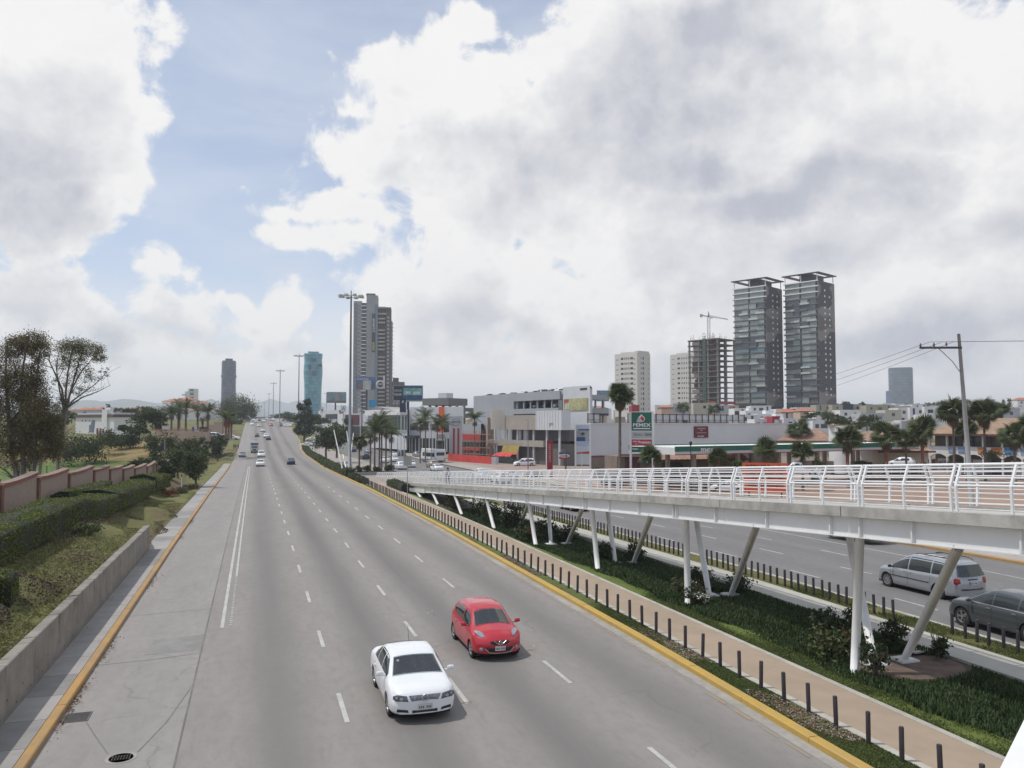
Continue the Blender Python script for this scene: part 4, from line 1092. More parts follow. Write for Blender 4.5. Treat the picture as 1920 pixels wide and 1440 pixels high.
def plate(parent,c,nrm_x,text=True,w=.38,h=.14,rot=0):
    q=MB();q.box(c,(.014,w,h));o=q.build('number_plate',PLT,parent)
    q=MB();rr=random.Random(int(abs(c[0])*1000))
    for i in range(7):
        if i==3:continue
        q.box((c[0]+nrm_x*.010,c[1]+(i-3)*w*.125,c[2]-h*.05),(.004,w*.07,h*.42))
    q.build('plate_figures',PLD,o)
GLT=bpy.data.materials.new('clear_windscreen');GLT.use_nodes=True;t_=NT(GLT.node_tree);GLT.node_tree.nodes.clear();tr_=t_.n.new('ShaderNodeBsdfTransparent');tr_.inputs[0].default_value=(.74,.82,.80,1);gl_=t_.n.new('ShaderNodeBsdfGlossy');gl_.inputs['Roughness'].default_value=.03
mx_=t_.n.new('ShaderNodeMixShader');fr_=t_.n.new('ShaderNodeFresnel');fr_.inputs[0].default_value=1.5;t_.l.new(t_.m('ADD',t_.m('MULTIPLY',fr_.outputs[0],.9),.13),mx_.inputs[0]);t_.l.new(tr_.outputs[0],mx_.inputs[1]);t_.l.new(gl_.outputs[0],mx_.inputs[2]);o_=t_.n.new('ShaderNodeOutputMaterial');t_.l.new(mx_.outputs[0],o_.inputs[0])
SEAT=M('seat_cloth',(.17,.165,.16),.9);DASH=M('dashboard_plastic',(.045,.05,.05),.6)
def cabin(t,c,xc):
    """what shows through the windscreen: dashboard, seats, wheel"""
    MB().bb(-1.2,xc-.15,-c.hw+.12,c.hw-.12,.30,.36).build('cabin_floor',DASH,t);MB().bb(xc-.50,xc-.12,-c.hw+.14,c.hw-.14,.5,.87).build('dashboard',DASH,t);MB().bb(-1.25,-1.2,-c.hw+.14,c.hw-.14,.36,1.05).build('rear_bulkhead',DASH,t)
    for y in(-.36,.36):
        q=MB();q.box((-.05,y,.48),(.52,.48,.22));q.box((-.36,y,.80),(.16,.46,.62),rot=Matrix.Rotation(-.25,3,'Y'),taper=.85);q.build('seat',SEAT,t,bevel=.05)
        q=MB();q.box((-.45,y,1.19),(.10,.26,.18));q.build('headrest',SEAT,t,bevel=.04)
    q=MB();q.tube([(xc-.62+.06*math.sin(k*.3927),.36+.18*math.cos(k*.3927),.88+.17*math.sin(k*.3927))for k in range(17)],.016,6);q.tube([(xc-.62,.20,.88),(xc-.62,.52,.88)],.02,5);q.build('steering_wheel',DASH,t)
    q=MB();q.box((.30,0,c.zt(.3)-.13),(.03,.22,.07));q.build('rear_view_mirror',DASH,t)
def mk_sedan(name,label,pm,loc,rz,hi=True,full=False,group=None,cat='car'):
    c=Car(4.38,1.735,1.44,2.51,.305,
        [(-2.19,.82),(-2.14,.94),(-2.0,.99),(-1.55,1.02),(-1.35,1.04),(-.80,1.35),(-.45,1.425),(0,1.44),(.26,1.425),(.46,1.36),(1.08,1.01),(1.20,.965),(1.7,.915),(2.0,.84),(2.13,.77),(2.19,.68)],
        [(-2.19,.70),(-1.9,.90),(-1.2,.93),(0,.90),(1.1,.87),(1.8,.80),(2.19,.60)],None,
        [(-2.19,.70),(-1.5,.72),(-.75,.61),(0,.61),(.5,.60),(1.15,.73),(1.8,.72),(2.19,.66)],1.30,nose=.22,crown=.04)
    t=thing(name,label,cat,loc,rz,group);c.body(t,pm,hi,(.56,1.12)if hi else None)
    if hi:cabin(t,c,1.10)
    c.side_glass(t,-1.12,.98,splits=(-.62,.12)if hi else(),hi=hi)
    c.screen(t,.52,1.16,'windscreen',GLT if hi else GLW);c.screen(t,-1.24,-.80,'rear_window',GLS)
    c.wheels(t,hi=hi)
    if hi:
        c.mirrors(t,.82,.92,pm);c.handles(t,(.18+.02,-.72),.78,pm);c.lines(t,(.98,.12,-.80));plate(t,tuple(c.cap(0,.44)+Vector((.004,0,0))),1);plate(t,tuple(c.cap(0,.62,False)-Vector((.004,0,0))),-1)
        for sg in(-1,1):
            c.cap_patch(t,'headlamp',HDD,[(sg*y,z)for y,z in((.43,.575),(.74,.585),(.81,.64),(.80,.71),(.70,.745),(.46,.715))],off=.02)
            c.cap_patch(t,'lamp_lens',HDL,[(sg*(.60+.055*math.cos(a)),.64+.045*math.sin(a))for a in[k*.7 for k in range(9)]],off=.035);c.cap_patch(t,'lamp_lens',HDL,[(sg*(.72+.04*math.cos(a)),.665+.04*math.sin(a))for a in[k*.7 for k in range(9)]],off=.035)
            c.cap_patch(t,'lower_intake',TRIM,[(sg*y,z)for y,z in((.42,.30),(.72,.31),(.70,.39),(.44,.37))],off=.012)
            c.cap_patch(t,'tail_lamp',TLR,[(sg*y,z)for y,z in((.55,.72),(.78,.70),(.78,.84),(.55,.84))],False,.02)
        c.cap_patch(t,'grille',M('grille_grey',(.22,.225,.26),.35,.4,ns=90,amp=.6),[(-.35,.585),(.35,.585),(.42,.725),(-.42,.725)],off=.016)
        c.cap_patch(t,'lower_intake',TRIM,[(-.33,.285),(.33,.285),(.33,.36),(-.33,.36)],off=.014)
        e=c.cap(0,.665,True,.045);q=MB()
        R=Matrix.Rotation(math.pi/2,3,'Y');R2=R
        n=24;ring=[]
        for k in range(n):
            a=6.283*k/n;ring.append((e.x,.088*math.cos(a),e.z+.088*math.sin(a)))
        q.tube(ring+[ring[0]],.011,5)
        for ln in(((-.040,.058),(-.018,.0),(0,.045),(.018,.0),(.040,.058)),((-.062,.03),(-.030,-.055),(0,.0),(.030,-.055),(.062,.03))):
            q.tube([(e.x,a,e.z+b)for a,b in ln],.010,4)
        q.build('emblem',CHR,t)
        q=MB();q.tube([(-.72,.10,1.36),(-.95,.10,1.78)],[.008,.003],5);q.build('antenna',TRIM,t)
        q=MB();q.bb(.30,.72,-.50,-.08,1.40,1.405);q.build('cabin_trim',UND,t)if False else None
        q=MB();q.rev([(0,.002),(.04,.002)],n=12);o=q.build('sticker',PLT,t);x_=.68;o.location=(x_,-.46,c.topz(x_,-.46,.014));o.rotation_euler=(0,math.radians(30),0)
    return t
def mk_hatch(name,label,pm,loc,rz,hi=True,group=None,cat='car'):
    c=Car(3.78,1.67,1.52,2.45,.295,
        [(-1.89,.80),(-1.86,.98),(-1.78,1.12),(-1.50,1.36),(-1.20,1.46),(-.6,1.515),(-.1,1.52),(.20,1.48),(.42,1.40),(.98,1.06),(1.12,1.01),(1.45,.93),(1.70,.82),(1.82,.72),(1.89,.62)],
        [(-1.89,.80),(-1.7,1.00),(-1.1,.99),(0,.94),(.9,.90),(1.5,.84),(1.89,.56)],None,
        [(-1.89,.62),(-1.5,.60),(-1,.58),(0,.58),(.42,.56),(1.05,.66),(1.6,.60),(1.89,.54)],1.14,nose=.34,tail=.22,crown=.07)
    t=thing(name,label,cat,loc,rz,group);c.body(t,pm,hi,(.46,1.0)if hi else None)
    if hi:cabin(t,c,.98)
    c.side_glass(t,-1.22,.86,splits=(-.92,-.05)if hi else(),hi=hi)
    c.screen(t,.42,1.04,'windscreen',GLT if hi else GLW);c.screen(t,-1.76,-1.40,'rear_window',GLS,n=5)
    c.wheels(t,hi=hi)
    if hi:
        c.mirrors(t,.74,.97,pm);c.handles(t,(.08,-.72),.82,CHR);c.lines(t,(.86,-.05,-.88));plate(t,tuple(c.cap(0,.43)+Vector((.008,0,0))),1,w=.34)
        for sg in(-1,1):
            q=MB();rows=[]
            for i in range(7):
                x=1.26+.46*i/6;ww=.085*math.sin(math.pi*(i+.4)/6.8)+.012
                rows.append([(c.bend(x,sg*(.51+u*ww+.19*(1-i/6)),.8)[0]+.012,sg*(.51+u*ww+.19*(1-i/6)),c.topz(x,.51+u*ww+.19*(1-i/6),.012)if.51+u*ww+.19*(1-i/6)<c.w(x)-.03 else c.zb(x)+.0)for u in(-1,-.5,0,.5,1)])
            q.grid(rows);o=fixn(q.build('headlamp',HDL,t,smooth=True))
            c.cap_patch(t,'fog_lamp',HDL,[(sg*(.60+.055*math.cos(a)),.40+.06*math.sin(a))for a in[k*.7 for k in range(9)]],off=.02)
        c.cap_patch(t,'grille',TRIM,[(-.34,.60),(-.20,.545),(.20,.545),(.34,.60),(.30,.66),(-.30,.66)],off=.014)
        c.cap_patch(t,'lower_intake',TRIM,[(-.48,.44),(-.34,.30),(.34,.30),(.48,.44),(.40,.47),(-.40,.47)],off=.014)
        q=MB()
        for a,b in(((-.20,.665),(-.07,.565)),((.20,.665),(.07,.565))):
            q.tube([c.cap(a[0],a[1],True,.028),c.cap(b[0],b[1],True,.032)],.010,6)
        q.tube([c.cap(-.07,.565,True,.032),c.cap(0,.548,True,.034),c.cap(.07,.565,True,.032)],.010,6)
        e=c.cap(0,.61,True,.036);ring=[(e.x,.058*math.cos(k*.3927),e.z+.058*math.sin(k*.3927))for k in range(17)];q.tube(ring,.009,5);q.box((e.x,0,e.z),(.014,.15,.022))
        q.tube([c.cap(y,z,True,.024)for y,z in((-.49,.43),(-.36,.305),(-.15,.275),(.15,.275),(.36,.305),(.49,.43))],.012,6)
        q.build('chrome_trim',CHR,t)
    else:pass
    return t
def mk_van(name,label,pm,loc,rz,hi=True,group=None,cat='minivan',big=False):
    c=Car(4.85,1.95,1.72,2.95,.34,
        [(-2.42,.95),(-2.40,1.10),(-2.28,1.42),(-2.12,1.62),(-1.8,1.69),(-1,1.72),(0,1.72),(.35,1.69),(.62,1.60),(1.42,1.12),(1.55,1.06),(2.0,.98),(2.25,.86),(2.42,.70)],
        [(-2.42,.94),(-2.2,1.06),(-1,1.02),(0,.99),(1.2,.95),(2.0,.88),(2.42,.60)],None,
        [(-2.42,.70),(-2,.70),(-1,.70),(.4,.69),(.62,.68),(1.5,.78),(2,.74),(2.42,.62)],1.52,nose=.4,tail=.2,crown=.06)
    t=thing(name,label,cat,loc,rz,group);c.body(t,pm,hi)
    c.side_glass(t,-2.0,1.28,splits=(-1.02,.26)if hi else(),hi=hi)
    c.screen(t,.68,1.48,'windscreen',GLW)
    q=MB();rows=[]
    for i in range(6):
        z=1.10+.46*i/5;rows.append([(c.xr-.02+.26*max(0,z-1.1)/.5+.17*(abs(y)/c.hw)**2.4,y,z)for y in[(.74-.10*i/5)*(j/5-1)for j in range(11)]])
    q.grid(rows);fixn(q.build('rear_window',GLS,t,smooth=True))
    c.wheels(t,rim='cap',hi=hi)
    if hi:
        c.mirrors(t,1.12,1.0,TRIM,.25);c.handles(t,(.42,.10),.90,CHR);c.lines(t,(1.28,.26,-1.02));c.belt_strip(t,-.95,1.25,.60,.055,M('grey_moulding',(.06,.06,.065),.5))
        for sg in(-1,1):c.cap_patch(t,'tail_lamp',TLR,[(sg*y,z)for y,z in((.64,.82),(.84,.74),(.93,.80),(.93,.98),(.86,1.04),(.66,.98))],False,.03)
        c.cap_patch(t,'rear_moulding',TRIM,[(-.62,.50),(.62,.50),(.62,.57),(-.62,.57)],False,.05)
        c.cap_patch(t,'tailgate_recess',TRIM,[(-.28,.93),(.28,.93),(.28,.98),(-.28,.98)],False,.03);plate(t,tuple(c.cap(0,.80,False)-Vector((.02,0,0))),-1)
        for sg in(-1,1):
            q=MB();q.tube([(.1,sg*.60,1.72),(-.1,sg*.60,1.78),(-1.7,sg*.60,1.77),(-1.9,sg*.60,1.69)],.018,6);q.build('roof_rail',TRIM,t)
        for x in(-.35,-1.35):
            q=MB();q.box((x,0,1.785),(.05,1.24,.025));q.build('cross_bar',TRIM,t)
    return t
def mk_suv(name,label,pm,loc,rz,hi=True,group=None,cat='car',rails=False):
    c=Car(4.62,1.90,1.62,2.80,.36,
        [(-2.31,.92),(-2.28,1.08),(-2.12,1.22),(-1.72,1.46),(-1.3,1.56),(-.5,1.62),(.1,1.61),(.35,1.56),(.60,1.47),(1.25,1.12),(1.40,1.07),(1.9,1.0),(2.15,.90),(2.31,.74)],
        [(-2.31,.90),(-2.0,1.10),(-1,1.06),(0,1.03),(1.2,.99),(1.9,.92),(2.31,.62)],None,
        [(-2.31,.66),(-1.8,.64),(-1,.65),(.3,.65),(.60,.63),(1.3,.76),(1.9,.72),(2.31,.60)],1.42,nose=.30,tail=.22,crown=.06,bot=.24)
    t=thing(name,label,cat,loc,rz,group);c.body(t,pm,hi)
    c.side_glass(t,-1.72,1.10,splits=(-.95,.10)if hi else(),hi=hi)
    c.screen(t,.66,1.33,'windscreen',GLW);c.screen(t,-2.08,-1.74,'rear_window',GLS,n=5);c.wheels(t,hi=hi)
    if hi:
        c.mirrors(t,.95,1.03,pm,.22);c.handles(t,(.22,-.82),.92,CHR);c.lines(t,(1.10,.10,-.95));c.belt_strip(t,-1.75,1.15,c.zb(0)-.005,.018,CHR,'window_trim')
        for sg in(-1,1):
            c.cap_patch(t,'headlamp',HDL,[(sg*y,z)for y,z in((.50,.70),(.84,.74),(.84,.82),(.52,.80))],off=.02);c.cap_patch(t,'tail_lamp',TLR,[(sg*y,z)for y,z in((.55,.90),(.84,.86),(.84,1.0),(.56,1.02))],False,.02)
        c.cap_patch(t,'grille',TRIM,[(-.40,.42),(.40,.42),(.44,.80),(-.44,.80)],off=.014);plate(t,tuple(c.cap(0,.75,False)-Vector((.01,0,0))),-1)
    if rails:
        for sg in(-1,1):
            q=MB();q.tube([(.3,sg*.58,1.60),(.1,sg*.58,1.66),(-1.2,sg*.58,1.65),(-1.4,sg*.58,1.58)],.016,6);q.build('roof_rail',TRIM,t)
    return t
def mk_pickup(name,label,pm,loc,rz,group=None):
    c=Car(5.2,1.85,1.72,3.2,.36,
        [(-2.6,1.0),(-.62,1.0),(-.60,1.0),(-.52,1.62),(-.2,1.70),(.5,1.70),(.75,1.60),(1.25,1.12),(1.4,1.07),(2.2,1.0),(2.6,.78)],
        [(-2.6,.99),(0,1.0),(1.2,.98),(2.6,.7)],None,[(-2.6,.80),(-.6,.80),(-.5,.66),(.7,.66),(1.3,.76),(2.6,.70)],1.65,nose=.2,tail=.04,bot=.3)
    t=thing(name,label,'pickup truck',loc,rz,group);c.body(t,pm,False);c.side_glass(t,-.45,1.1,hi=False);c.screen(t,.80,1.30,'windscreen',GLW);c.wheels(t,hi=False)
    MB().bb(-2.5,-.72,-.74,.74,1.0,1.012).build('load_bed',UND,t);return t
# minibus, bus, box truck: blocks with real relief
def mk_bus(name,label,loc,rz,L=8.5,W=2.4,H=2.95,stripe=None,box=False,cat='bus'):
    t=thing(name,label,cat,loc,rz);wr=.45;hw=W/2
    body=paint('bus_white',(.70,.71,.72))
    pr=[(-L/2,.45),(-L/2+.02,H-.25),(-L/2+.25,H),(L/2-.35,H),(L/2-.08,H-.55),(L/2,1.2),(L/2,.45)]
    q=MB();vs=[]
    for y,k in((-hw,.0),(-hw+.10,1),(hw-.10,1),(hw,.0)):
        for(x,z)in pr:vs.append((x,y,z-(.0 if k else(.12 if z>2 else 0))))
    n=len(pr);q.add(vs,[(a*n+i,(a+1)*n+i,(a+1)*n+(i+1)%n,a*n+(i+1)%n)for a in range(3)for i in range(n)]+[tuple(range(n)),tuple(range(4*n-1,3*n-1,-1))])
    fixn(q.build('body',body,t))
    for sg in(-1,1):
        k=6;x=-L/2+.5;st=(L-1.6)/k
        for i in range(k):
            q=MB();q.bb(x+i*st+.05,x+(i+1)*st-.05,*(sorted((sg*(hw+.004),sg*(hw+.014)))),1.45,2.35);q.build('window',GLS,t)
        if stripe:q=MB();q.bb(-L/2+.05,L/2-.05,*(sorted((sg*(hw+.003),sg*(hw+.010)))),.5,.78);q.build('stripe',stripe,t)
    q=MB();q.bb(-L/2-.016,-L/2-.004,-hw+.3,hw-.3,1.75,2.5);q.build('rear_window',GLS,t)
    q=MB();q.add([(L/2-.075,-hw+.2,2.25),(L/2-.075,hw-.2,2.25),(L/2+.012,hw-.15,1.25),(L/2+.012,-hw+.15,1.25)],[(0,1,2,3)]);q.build('windscreen',GLW,t)
    q=MB();q.bb(-L/2-.08,-L/2+.1,-hw+.05,hw-.05,.40,.62);q.build('bumper',TRIM,t)
    for sg in(-1,1):
        q=MB();q.bb(-L/2-.02,-L/2-.005,*(sorted((sg*(hw-.3),sg*(hw-.1)))),.8,1.1);q.build('tail_lamp',TLR,t)
        for x in(L*.30,-L*.26):
            R=Matrix.Rotation(-math.pi/2*sg,3,'X');q=MB().rev([(.0,.05),(.25,.06),(.27,.13),(wr,.13),(wr,-.13),(0,-.13)],n=16,R=R);q.build('wheel',TYR,t,loc=(x,sg*(hw-.14),wr))
    return t
def mk_truck(name,label,loc,rz):
    t=thing(name,label,'truck',loc,rz)
    q=MB();q.bb(-3.2,.9,-1.05,1.05,.9,3.0);q.build('cargo_box',M('truck_box_blue',(.10,.13,.22),.6),t)
    q=MB();q.bb(-3.22,.92,-1.07,1.07,3.003,3.10);q.build('box_roof',M('truck_roof',(.6,.6,.6),.6),t)
    q=MB();q.add([(1.0,y,z)for y in(-.95,.95)for z in(.5,2.2)]+[(2.2,y,2.2)for y in(-.85,.85)]+[(2.75,y,1.35)for y in(-.92,.92)]+[(2.8,y,.5)for y in(-.92,.92)],[(0,8,6,4,1),(2,3,5,7,9),(1,4,5,3),(4,6,7,5),(6,8,9,7),(0,1,3,2)]);fixn(q.build('cab',P_C,t))
    q=MB();q.add([(2.24,-.80,2.12),(2.24,.80,2.12),(2.74,.84,1.42),(2.74,-.84,1.42)],[(0,1,2,3)]);q.build('windscreen',GLW,t);q.v=[(x+.02,y,z+.012)for x,y,z in q.v];t.children[-1].location=(.012,0,.012)
    q=MB();q.bb(2.79,2.86,-.9,.9,.5,.75);q.build('bumper',TRIM,t);q=MB();q.bb(2.80,2.82,-.5,.5,.85,1.15);q.build('grille',TRIM,t)
    q=MB();q.bb(-3.1,2.5,-.4,.4,.55,.88);q.build('chassis',UND,t)
    for sg in(-1,1):
        for x in(1.9,-2.0):
            R=Matrix.Rotation(-math.pi/2*sg,3,'X');MB().rev([(0,.12),(.4,.12),(.4,-.12),(0,-.12)],n=16,R=R).build('wheel',TYR,t,loc=(x,sg*.85,.4))
    return t
N90=-math.pi/2;S90=math.pi/2
def hd(dx,dy):return math.atan2(dy,dx)
DN=hd(0,-1);UP=hd(0,1)
# the four near ones, wheels placed on the tracks they have in the picture
P_W1=P_W
c1=mk_sedan('sedan_car','white four door sedan with aerial nearest the camera, heading toward it',P_W,(0,0,0),DN)
fw=gz(724.4,1341.5);c1.location=(fw.x+.86,fw.y+1.30,0.0);
c2=mk_hatch('hatchback_car','red rounded hatchback beside the white sedan, heading toward the camera',P_R,(0,0,0),DN)
fw=gz(880.6,1233);c2.location=(fw.x+.83,fw.y+1.14,0)
c3=mk_van('minivan','silver minivan with roof rack seen from behind between the ramp columns',P_S,(29.75,30.5,0),UP+math.radians(2))
c4=mk_suv('crossover_car','dark grey crossover car entering at the right edge beside the bollards',P_G,(26.85,23.55,0),UP+math.radians(1),rails=False)
# far setting
def hit(px,py,zf=T,t0=15,t1=1500):
    """where the sight line meets the ground"""
    d,f=ray(px,py);t=t0
    while t<t1:
        x,y,z=d.x*t,d.y*t,HC+d.z*t
        if z<=(interp(zf,y)if isinstance(zf,list)else zf(x,y)):break
        t*=1.004
    return Vector((d.x*t,d.y*t,interp(zf,d.y*t)if isinstance(zf,list)else zf(d.x*t,d.y*t)))
def az(p):return math.atan2(p.x,p.y)
HILL=M('far_hills',(0.075,0.085,0.060),.95,ns=.004,amp=.3,coords='World')
def hills(pts,D,depth=900,seed=0):
    rows=[[],[],[],[]]
    n=70;xs_=[pts[0][0]+(pts[-1][0]-pts[0][0])*i/n for i in range(n+1)]
    for px in xs_:
        py=interp(pts,px)+1.2*mnoise.noise((px*.06,seed,0));a=at(px,800,D);b=at(px,py,D+depth*.5);c=at(px,(py+790)/2+1.5*mnoise.noise((px*.11,seed,5)),D+depth*.25);e=at(px,800,D+depth)
        rows[0].append(a);rows[1].append(c);rows[2].append(b);rows[3].append(e)
    struct(fixn(MB().grid(rows).build('hills',HILL,smooth=True)))
hills([(-200,760),(60,757),(120,753),(165,750),(200,753),(235,747),(270,752),(300,757),(350,756),(372,755),(397,748),(420,756),(470,759),(500,770),(520,790)],5200)
hills([(430,775),(470,758),(500,751),(508,747),(515,750),(540,756),(560,750),(585,752),(610,756),(650,762),(720,768),(900,778),(1200,785)],7400,seed=4)
hills([(1550,790),(1700,768),(1850,762),(2050,756),(2200,770)],6800,seed=9)
# far flat town seen as one mass of roofs and trees
def fac(name,label,cat,L,R,top,base=None,group=None,depth=8):
    """frame of a facade: L and R are (px, D) of its ends, top is the py of the roof line at L. local x along it, -y to the viewer"""
    a=at(L[0],top,L[1]);b=at(R[0],top,R[1]);z0=base if base is not None else min(T(a.x,a.y),T(b.x,b.y))-.3
    t=thing(name,label,cat,(a.x,a.y,z0),math.atan2(b.y-a.y,b.x-a.x),group);w=math.hypot(b.x-a.x,b.y-a.y)
    return t,w,a.z-z0
def foot(t,w,d,l=True,r=True):
    """plan of a block whose end walls run straight back from the street corner"""
    c,s_=math.cos(t.rotation_euler[2]),math.sin(t.rotation_euler[2]);out=[]
    for x,use in((0,l),(w,r)):
        wx,wy=t.location.x+c*x,t.location.y+s_*x;lx,ly=c*wx+s_*wy,-s_*wx+c*wy;k=lx/ly*d
        out.append((max(0,k+.3)if x==0 else min(0,k-.3))if use else 0)
    return[(0,0),(w,0),(w+out[1],d),(out[0],d)]
def wins(t,name,me,places,rz=None):return[ob(name,me,t,p,rz or 0)for p in places]
def rect(w,h,mat,d=.06,frame=None,name='window'):
    q=MB();q.bb(-w/2,w/2,-d/2,d/2,-h/2,h/2)
    if frame:
        for a in(-w/2,w/2):q.bb(a-.06,a+.06,-d,d,-h/2-.06,h/2+.06,m=1)
        for a in(-h/2,h/2):q.bb(-w/2,w/2,-d,d,a-.06,a+.06,m=1)
    return q.mesh(name,[mat]+([frame]if frame else[]))
GD=M('dark_window_glass',(0.035,0.042,0.048),.12,spec=.7);GB_=M('blue_window_glass',(0.06,0.16,0.19),.10,spec=.8)
GGR=M('pale_green_glass',(0.27,0.31,0.295),.3,spec=.4,ns=.35,amp=.25);GGD=M('smoke_glass',(0.085,0.10,0.115),.3,spec=.4,ns=.35,amp=.3)
WHI=M('white_wall_paint',(0.66,0.655,0.64),.8,ns=.5,amp=.06);CRM=M('cream_wall_paint',(0.52,0.48,0.40),.85,ns=.5,amp=.08);GRY=M('grey_wall_paint',(0.33,0.345,0.365),.8,ns=.3,amp=.06)
LGR=M('pale_grey_wall',(0.54,0.55,0.56),.8,ns=.3,amp=.05);CNC=M('tower_concrete',(0.36,0.355,0.335),.9,ns=.25,amp=.14);DKC=M('dark_slab',(0.05,0.052,0.058),.7);BRK=M('brown_brick_wall',(0.125,0.085,0.068),.9,ns=1.5,amp=.2)
STL=M('dark_steel',(0.05,0.045,0.05),.5,.5);GST=M('grey_pole_steel',(0.27,0.28,0.30),.5,.4)
WHB=M('white_balcony',(0.70,0.71,0.70),.6)
def patchy_wall_mat():  # dark wall broken into grey-brown patches by warped noise
    m=bpy.data.materials.new('patchy_dark_wall');m.use_nodes=True;t=NT(m.node_tree);b=m.node_tree.nodes['Principled BSDF']
    p=t.n.new('ShaderNodeTexCoord').outputs['Object'];q=t.v('ADD',p,t.v('MULTIPLY',t.noise(p,.12,5,.6,col=True),(9,9,9)))
    n=t.noise(t.v('MULTIPLY',q,(.6,.6,1)),.055,1,.4)
    c=t.mix(t.mr(n,.475,.49),(0.040,0.042,0.048),(0.215,0.190,0.172));c=t.mix(t.mr(n,.55,.56),c,(0.115,0.100,0.095))
    t.l.new(c,b.inputs['Base Color']);b.inputs['Roughness'].default_value=.75;return m
PWL=patchy_wall_mat()
def tower_frame(name,label,px,D,th,zb,cat='tower',group=None):
    p=at(px,790,D);return thing(name,label,cat,(p.x,p.y,zb),-az(p)-math.radians(th),group)
# the two dark residential towers
def glass_tower(label,px,D,ztop,zb,seed):
    rs=random.Random(seed);t=tower_frame('apartment_tower',label,px,D,27,zb);W1,W2=23.0,22.0;H=ztop-zb;nf=23;fh=H/nf
    MB().bb(-W1+.4,-.4,.4,W2-.4,0,H).build('core',DKC,t)
    MB().bb(-.38,0,0,W2,5,H-.3).build('patchy_wall',PWL,t)
    bays=[(-W1+.9,-W1+10.6),(-W1+11.0,-.9)];pm={}
    for k,mt in enumerate((GGR,GGD,M('blue_grey_glass',(0.18,0.26,0.28),.12,spec=.6))):pm[k]=rect(9.6,fh-1.0,mt,.3,name='glass_panel')
    hm=[rect(4.7,fh-.55,mt,.3,name='glass_panel')for mt in(GGR,GGD)]
    bal=rect(6.2,1.1,M('pale_balcony',(.50,.51,.50),.6),1.0,name='balcony');bald=rect(5.0,1.1,M('grey_balcony',(0.13,.135,.14),.6),1.0,name='balcony')
    slab=MB().bb(-W1,0,-.25,.4,-.25,.25).mesh('floor_slab',M('tower_slab_edge',(0.15,0.155,0.16),.7))
    for f in range(1,nf):
        z=f*fh;ob('floor_slab',slab,t,(0,0,z))
        for bi,(a,b)in enumerate(bays):
            if f==1:
                continue
            u=rs.random()
            if f>nf-4:ob('glass_panel',pm[0],t,((a+b)/2,.1,z+fh/2))
            elif u<.55:ob('glass_panel',pm[0],t,((a+b)/2,.1,z+fh/2))
            elif u<.66:ob('glass_panel',pm[2],t,((a+b)/2,.1,z+fh/2))
            elif u<.82:ob('glass_panel',pm[1],t,((a+b)/2,.1,z+fh/2))
            else:
                s=rs.random()<.5;ob('glass_panel',hm[0 if s else 1],t,(a+2.5,.1,z+fh/2));ob('glass_panel',hm[1 if s else 0],t,(b-2.5,.1,z+fh/2))
            if 2<f<nf-3:
                u=rs.random()
                if u<.30:ob('balcony',bal,t,(rs.choice((a+3.2,b-3.2)),-.5,z+.6))
                elif u<.75:ob('balcony',bald,t,(rs.choice((a+2.6,b-2.6)),-.3,z+.5))
    q=MB()
    for z in(H-.3,H-fh,H-2*fh):q.bb(-W1-.2,.2,-.9,.4,z-.3,z+.3)
    q.build('roof_band',WHB,t)
    edge=MB().bb(-.5,.5,-1.0,.3,-.5,.5).mesh('corner_balcony',WHB)
    for f in range(4,nf,1):ob('corner_balcony',edge,t,(-W1-.2,1.0,f*fh))
    ww=rect(.12,1.2,WHB,1.5,name='window')
    for f in range(3,nf-1):
        for y in(W2*.40,W2*.68):
            if rs.random()<.86:ob('window',ww,t,(.02,y,f*fh+fh*.45))
    q=MB()
    for i in range(14):q.bb(-W1+.5+i*1.6,-W1+.6+i*1.6,-.12,.05,1.0,fh*2-.6)
    q.build('ground_floor_fins',GST,t)['kind']='stuff'
    # roof frame on posts
    R=MB();zt_=H+4.6;o=1.1
    R.bb(-W1-o,o,-o,1.2,zt_,zt_+.55);R.bb(-W1-o,o,W2-2,W2+o,zt_,zt_+.55);R.bb(-W1-o,-W1+2,1.2,W2-2,zt_,zt_+.55);R.bb(-2,o,1.2,W2-2,zt_,zt_+.55)
    R.bb(-W1*.62,-W1*.25,1.2,W2-2,zt_-.1,zt_+.6);R.build('roof_frame',STL,t)
    for x in(-W1+.6,-W1*.5,-.6):
        for y in(.4,W2-.6):MB().bb(x-.2,x+.2,y-.2,y+.2,H,zt_).build('roof_post',WHB,t)
    MB().bb(-W1*.65,-W1*.2,5,W2-5,H,zt_-.3).build('plant_room',STL,t)
    return t
glass_tower('dark glass apartment tower with pale balconies, left and lower of the twin pair',1440,516,7.7+262*516/1530,13.5,3)
glass_tower('dark glass apartment tower with pale balconies, right and taller of the twin pair',1538,508,7.7+272*508/1530,13.5,8)
# tower under construction and its crane
t=tower_frame('unfinished_tower','bare concrete tower under construction with open floors left of the twin towers',1347,498,35,13);W1,W2,nf,fh=21.0,17.5,13,3.32;RAW=M('raw_concrete',(0.20,0.175,0.155),.95,ns=.4,amp=.25);H=nf*fh
RUST=M('formwork_brown',(0.13,0.075,0.055),.95,ns=.5,amp=.3)
sl=MB().bb(-W1-.8,.8,-.8,W2+.8,-.28,.12).mesh('floor_slab',RAW);sl2=MB().bb(-W1-.8,.8,-.8,W2+.8,-.5,.12).mesh('floor_slab',RUST)
for f in range(1,nf+1):
    ob('floor_slab',sl if f<nf-1 else sl2,t,(0,0,f*fh+4))
    for(x0,x1,m_)in((-W1+1,-W1+7,LGR),(-W1+8,-8,RUST),(-7,-1.5,DKC)):
        if random.random()<.95:MB().bb(x0,x1,.3+random.random()*4,5,f*fh+4-fh+.12,f*fh+4-.3-random.random()).build('partition',m_ if random.random()<.6 else RUST,t)
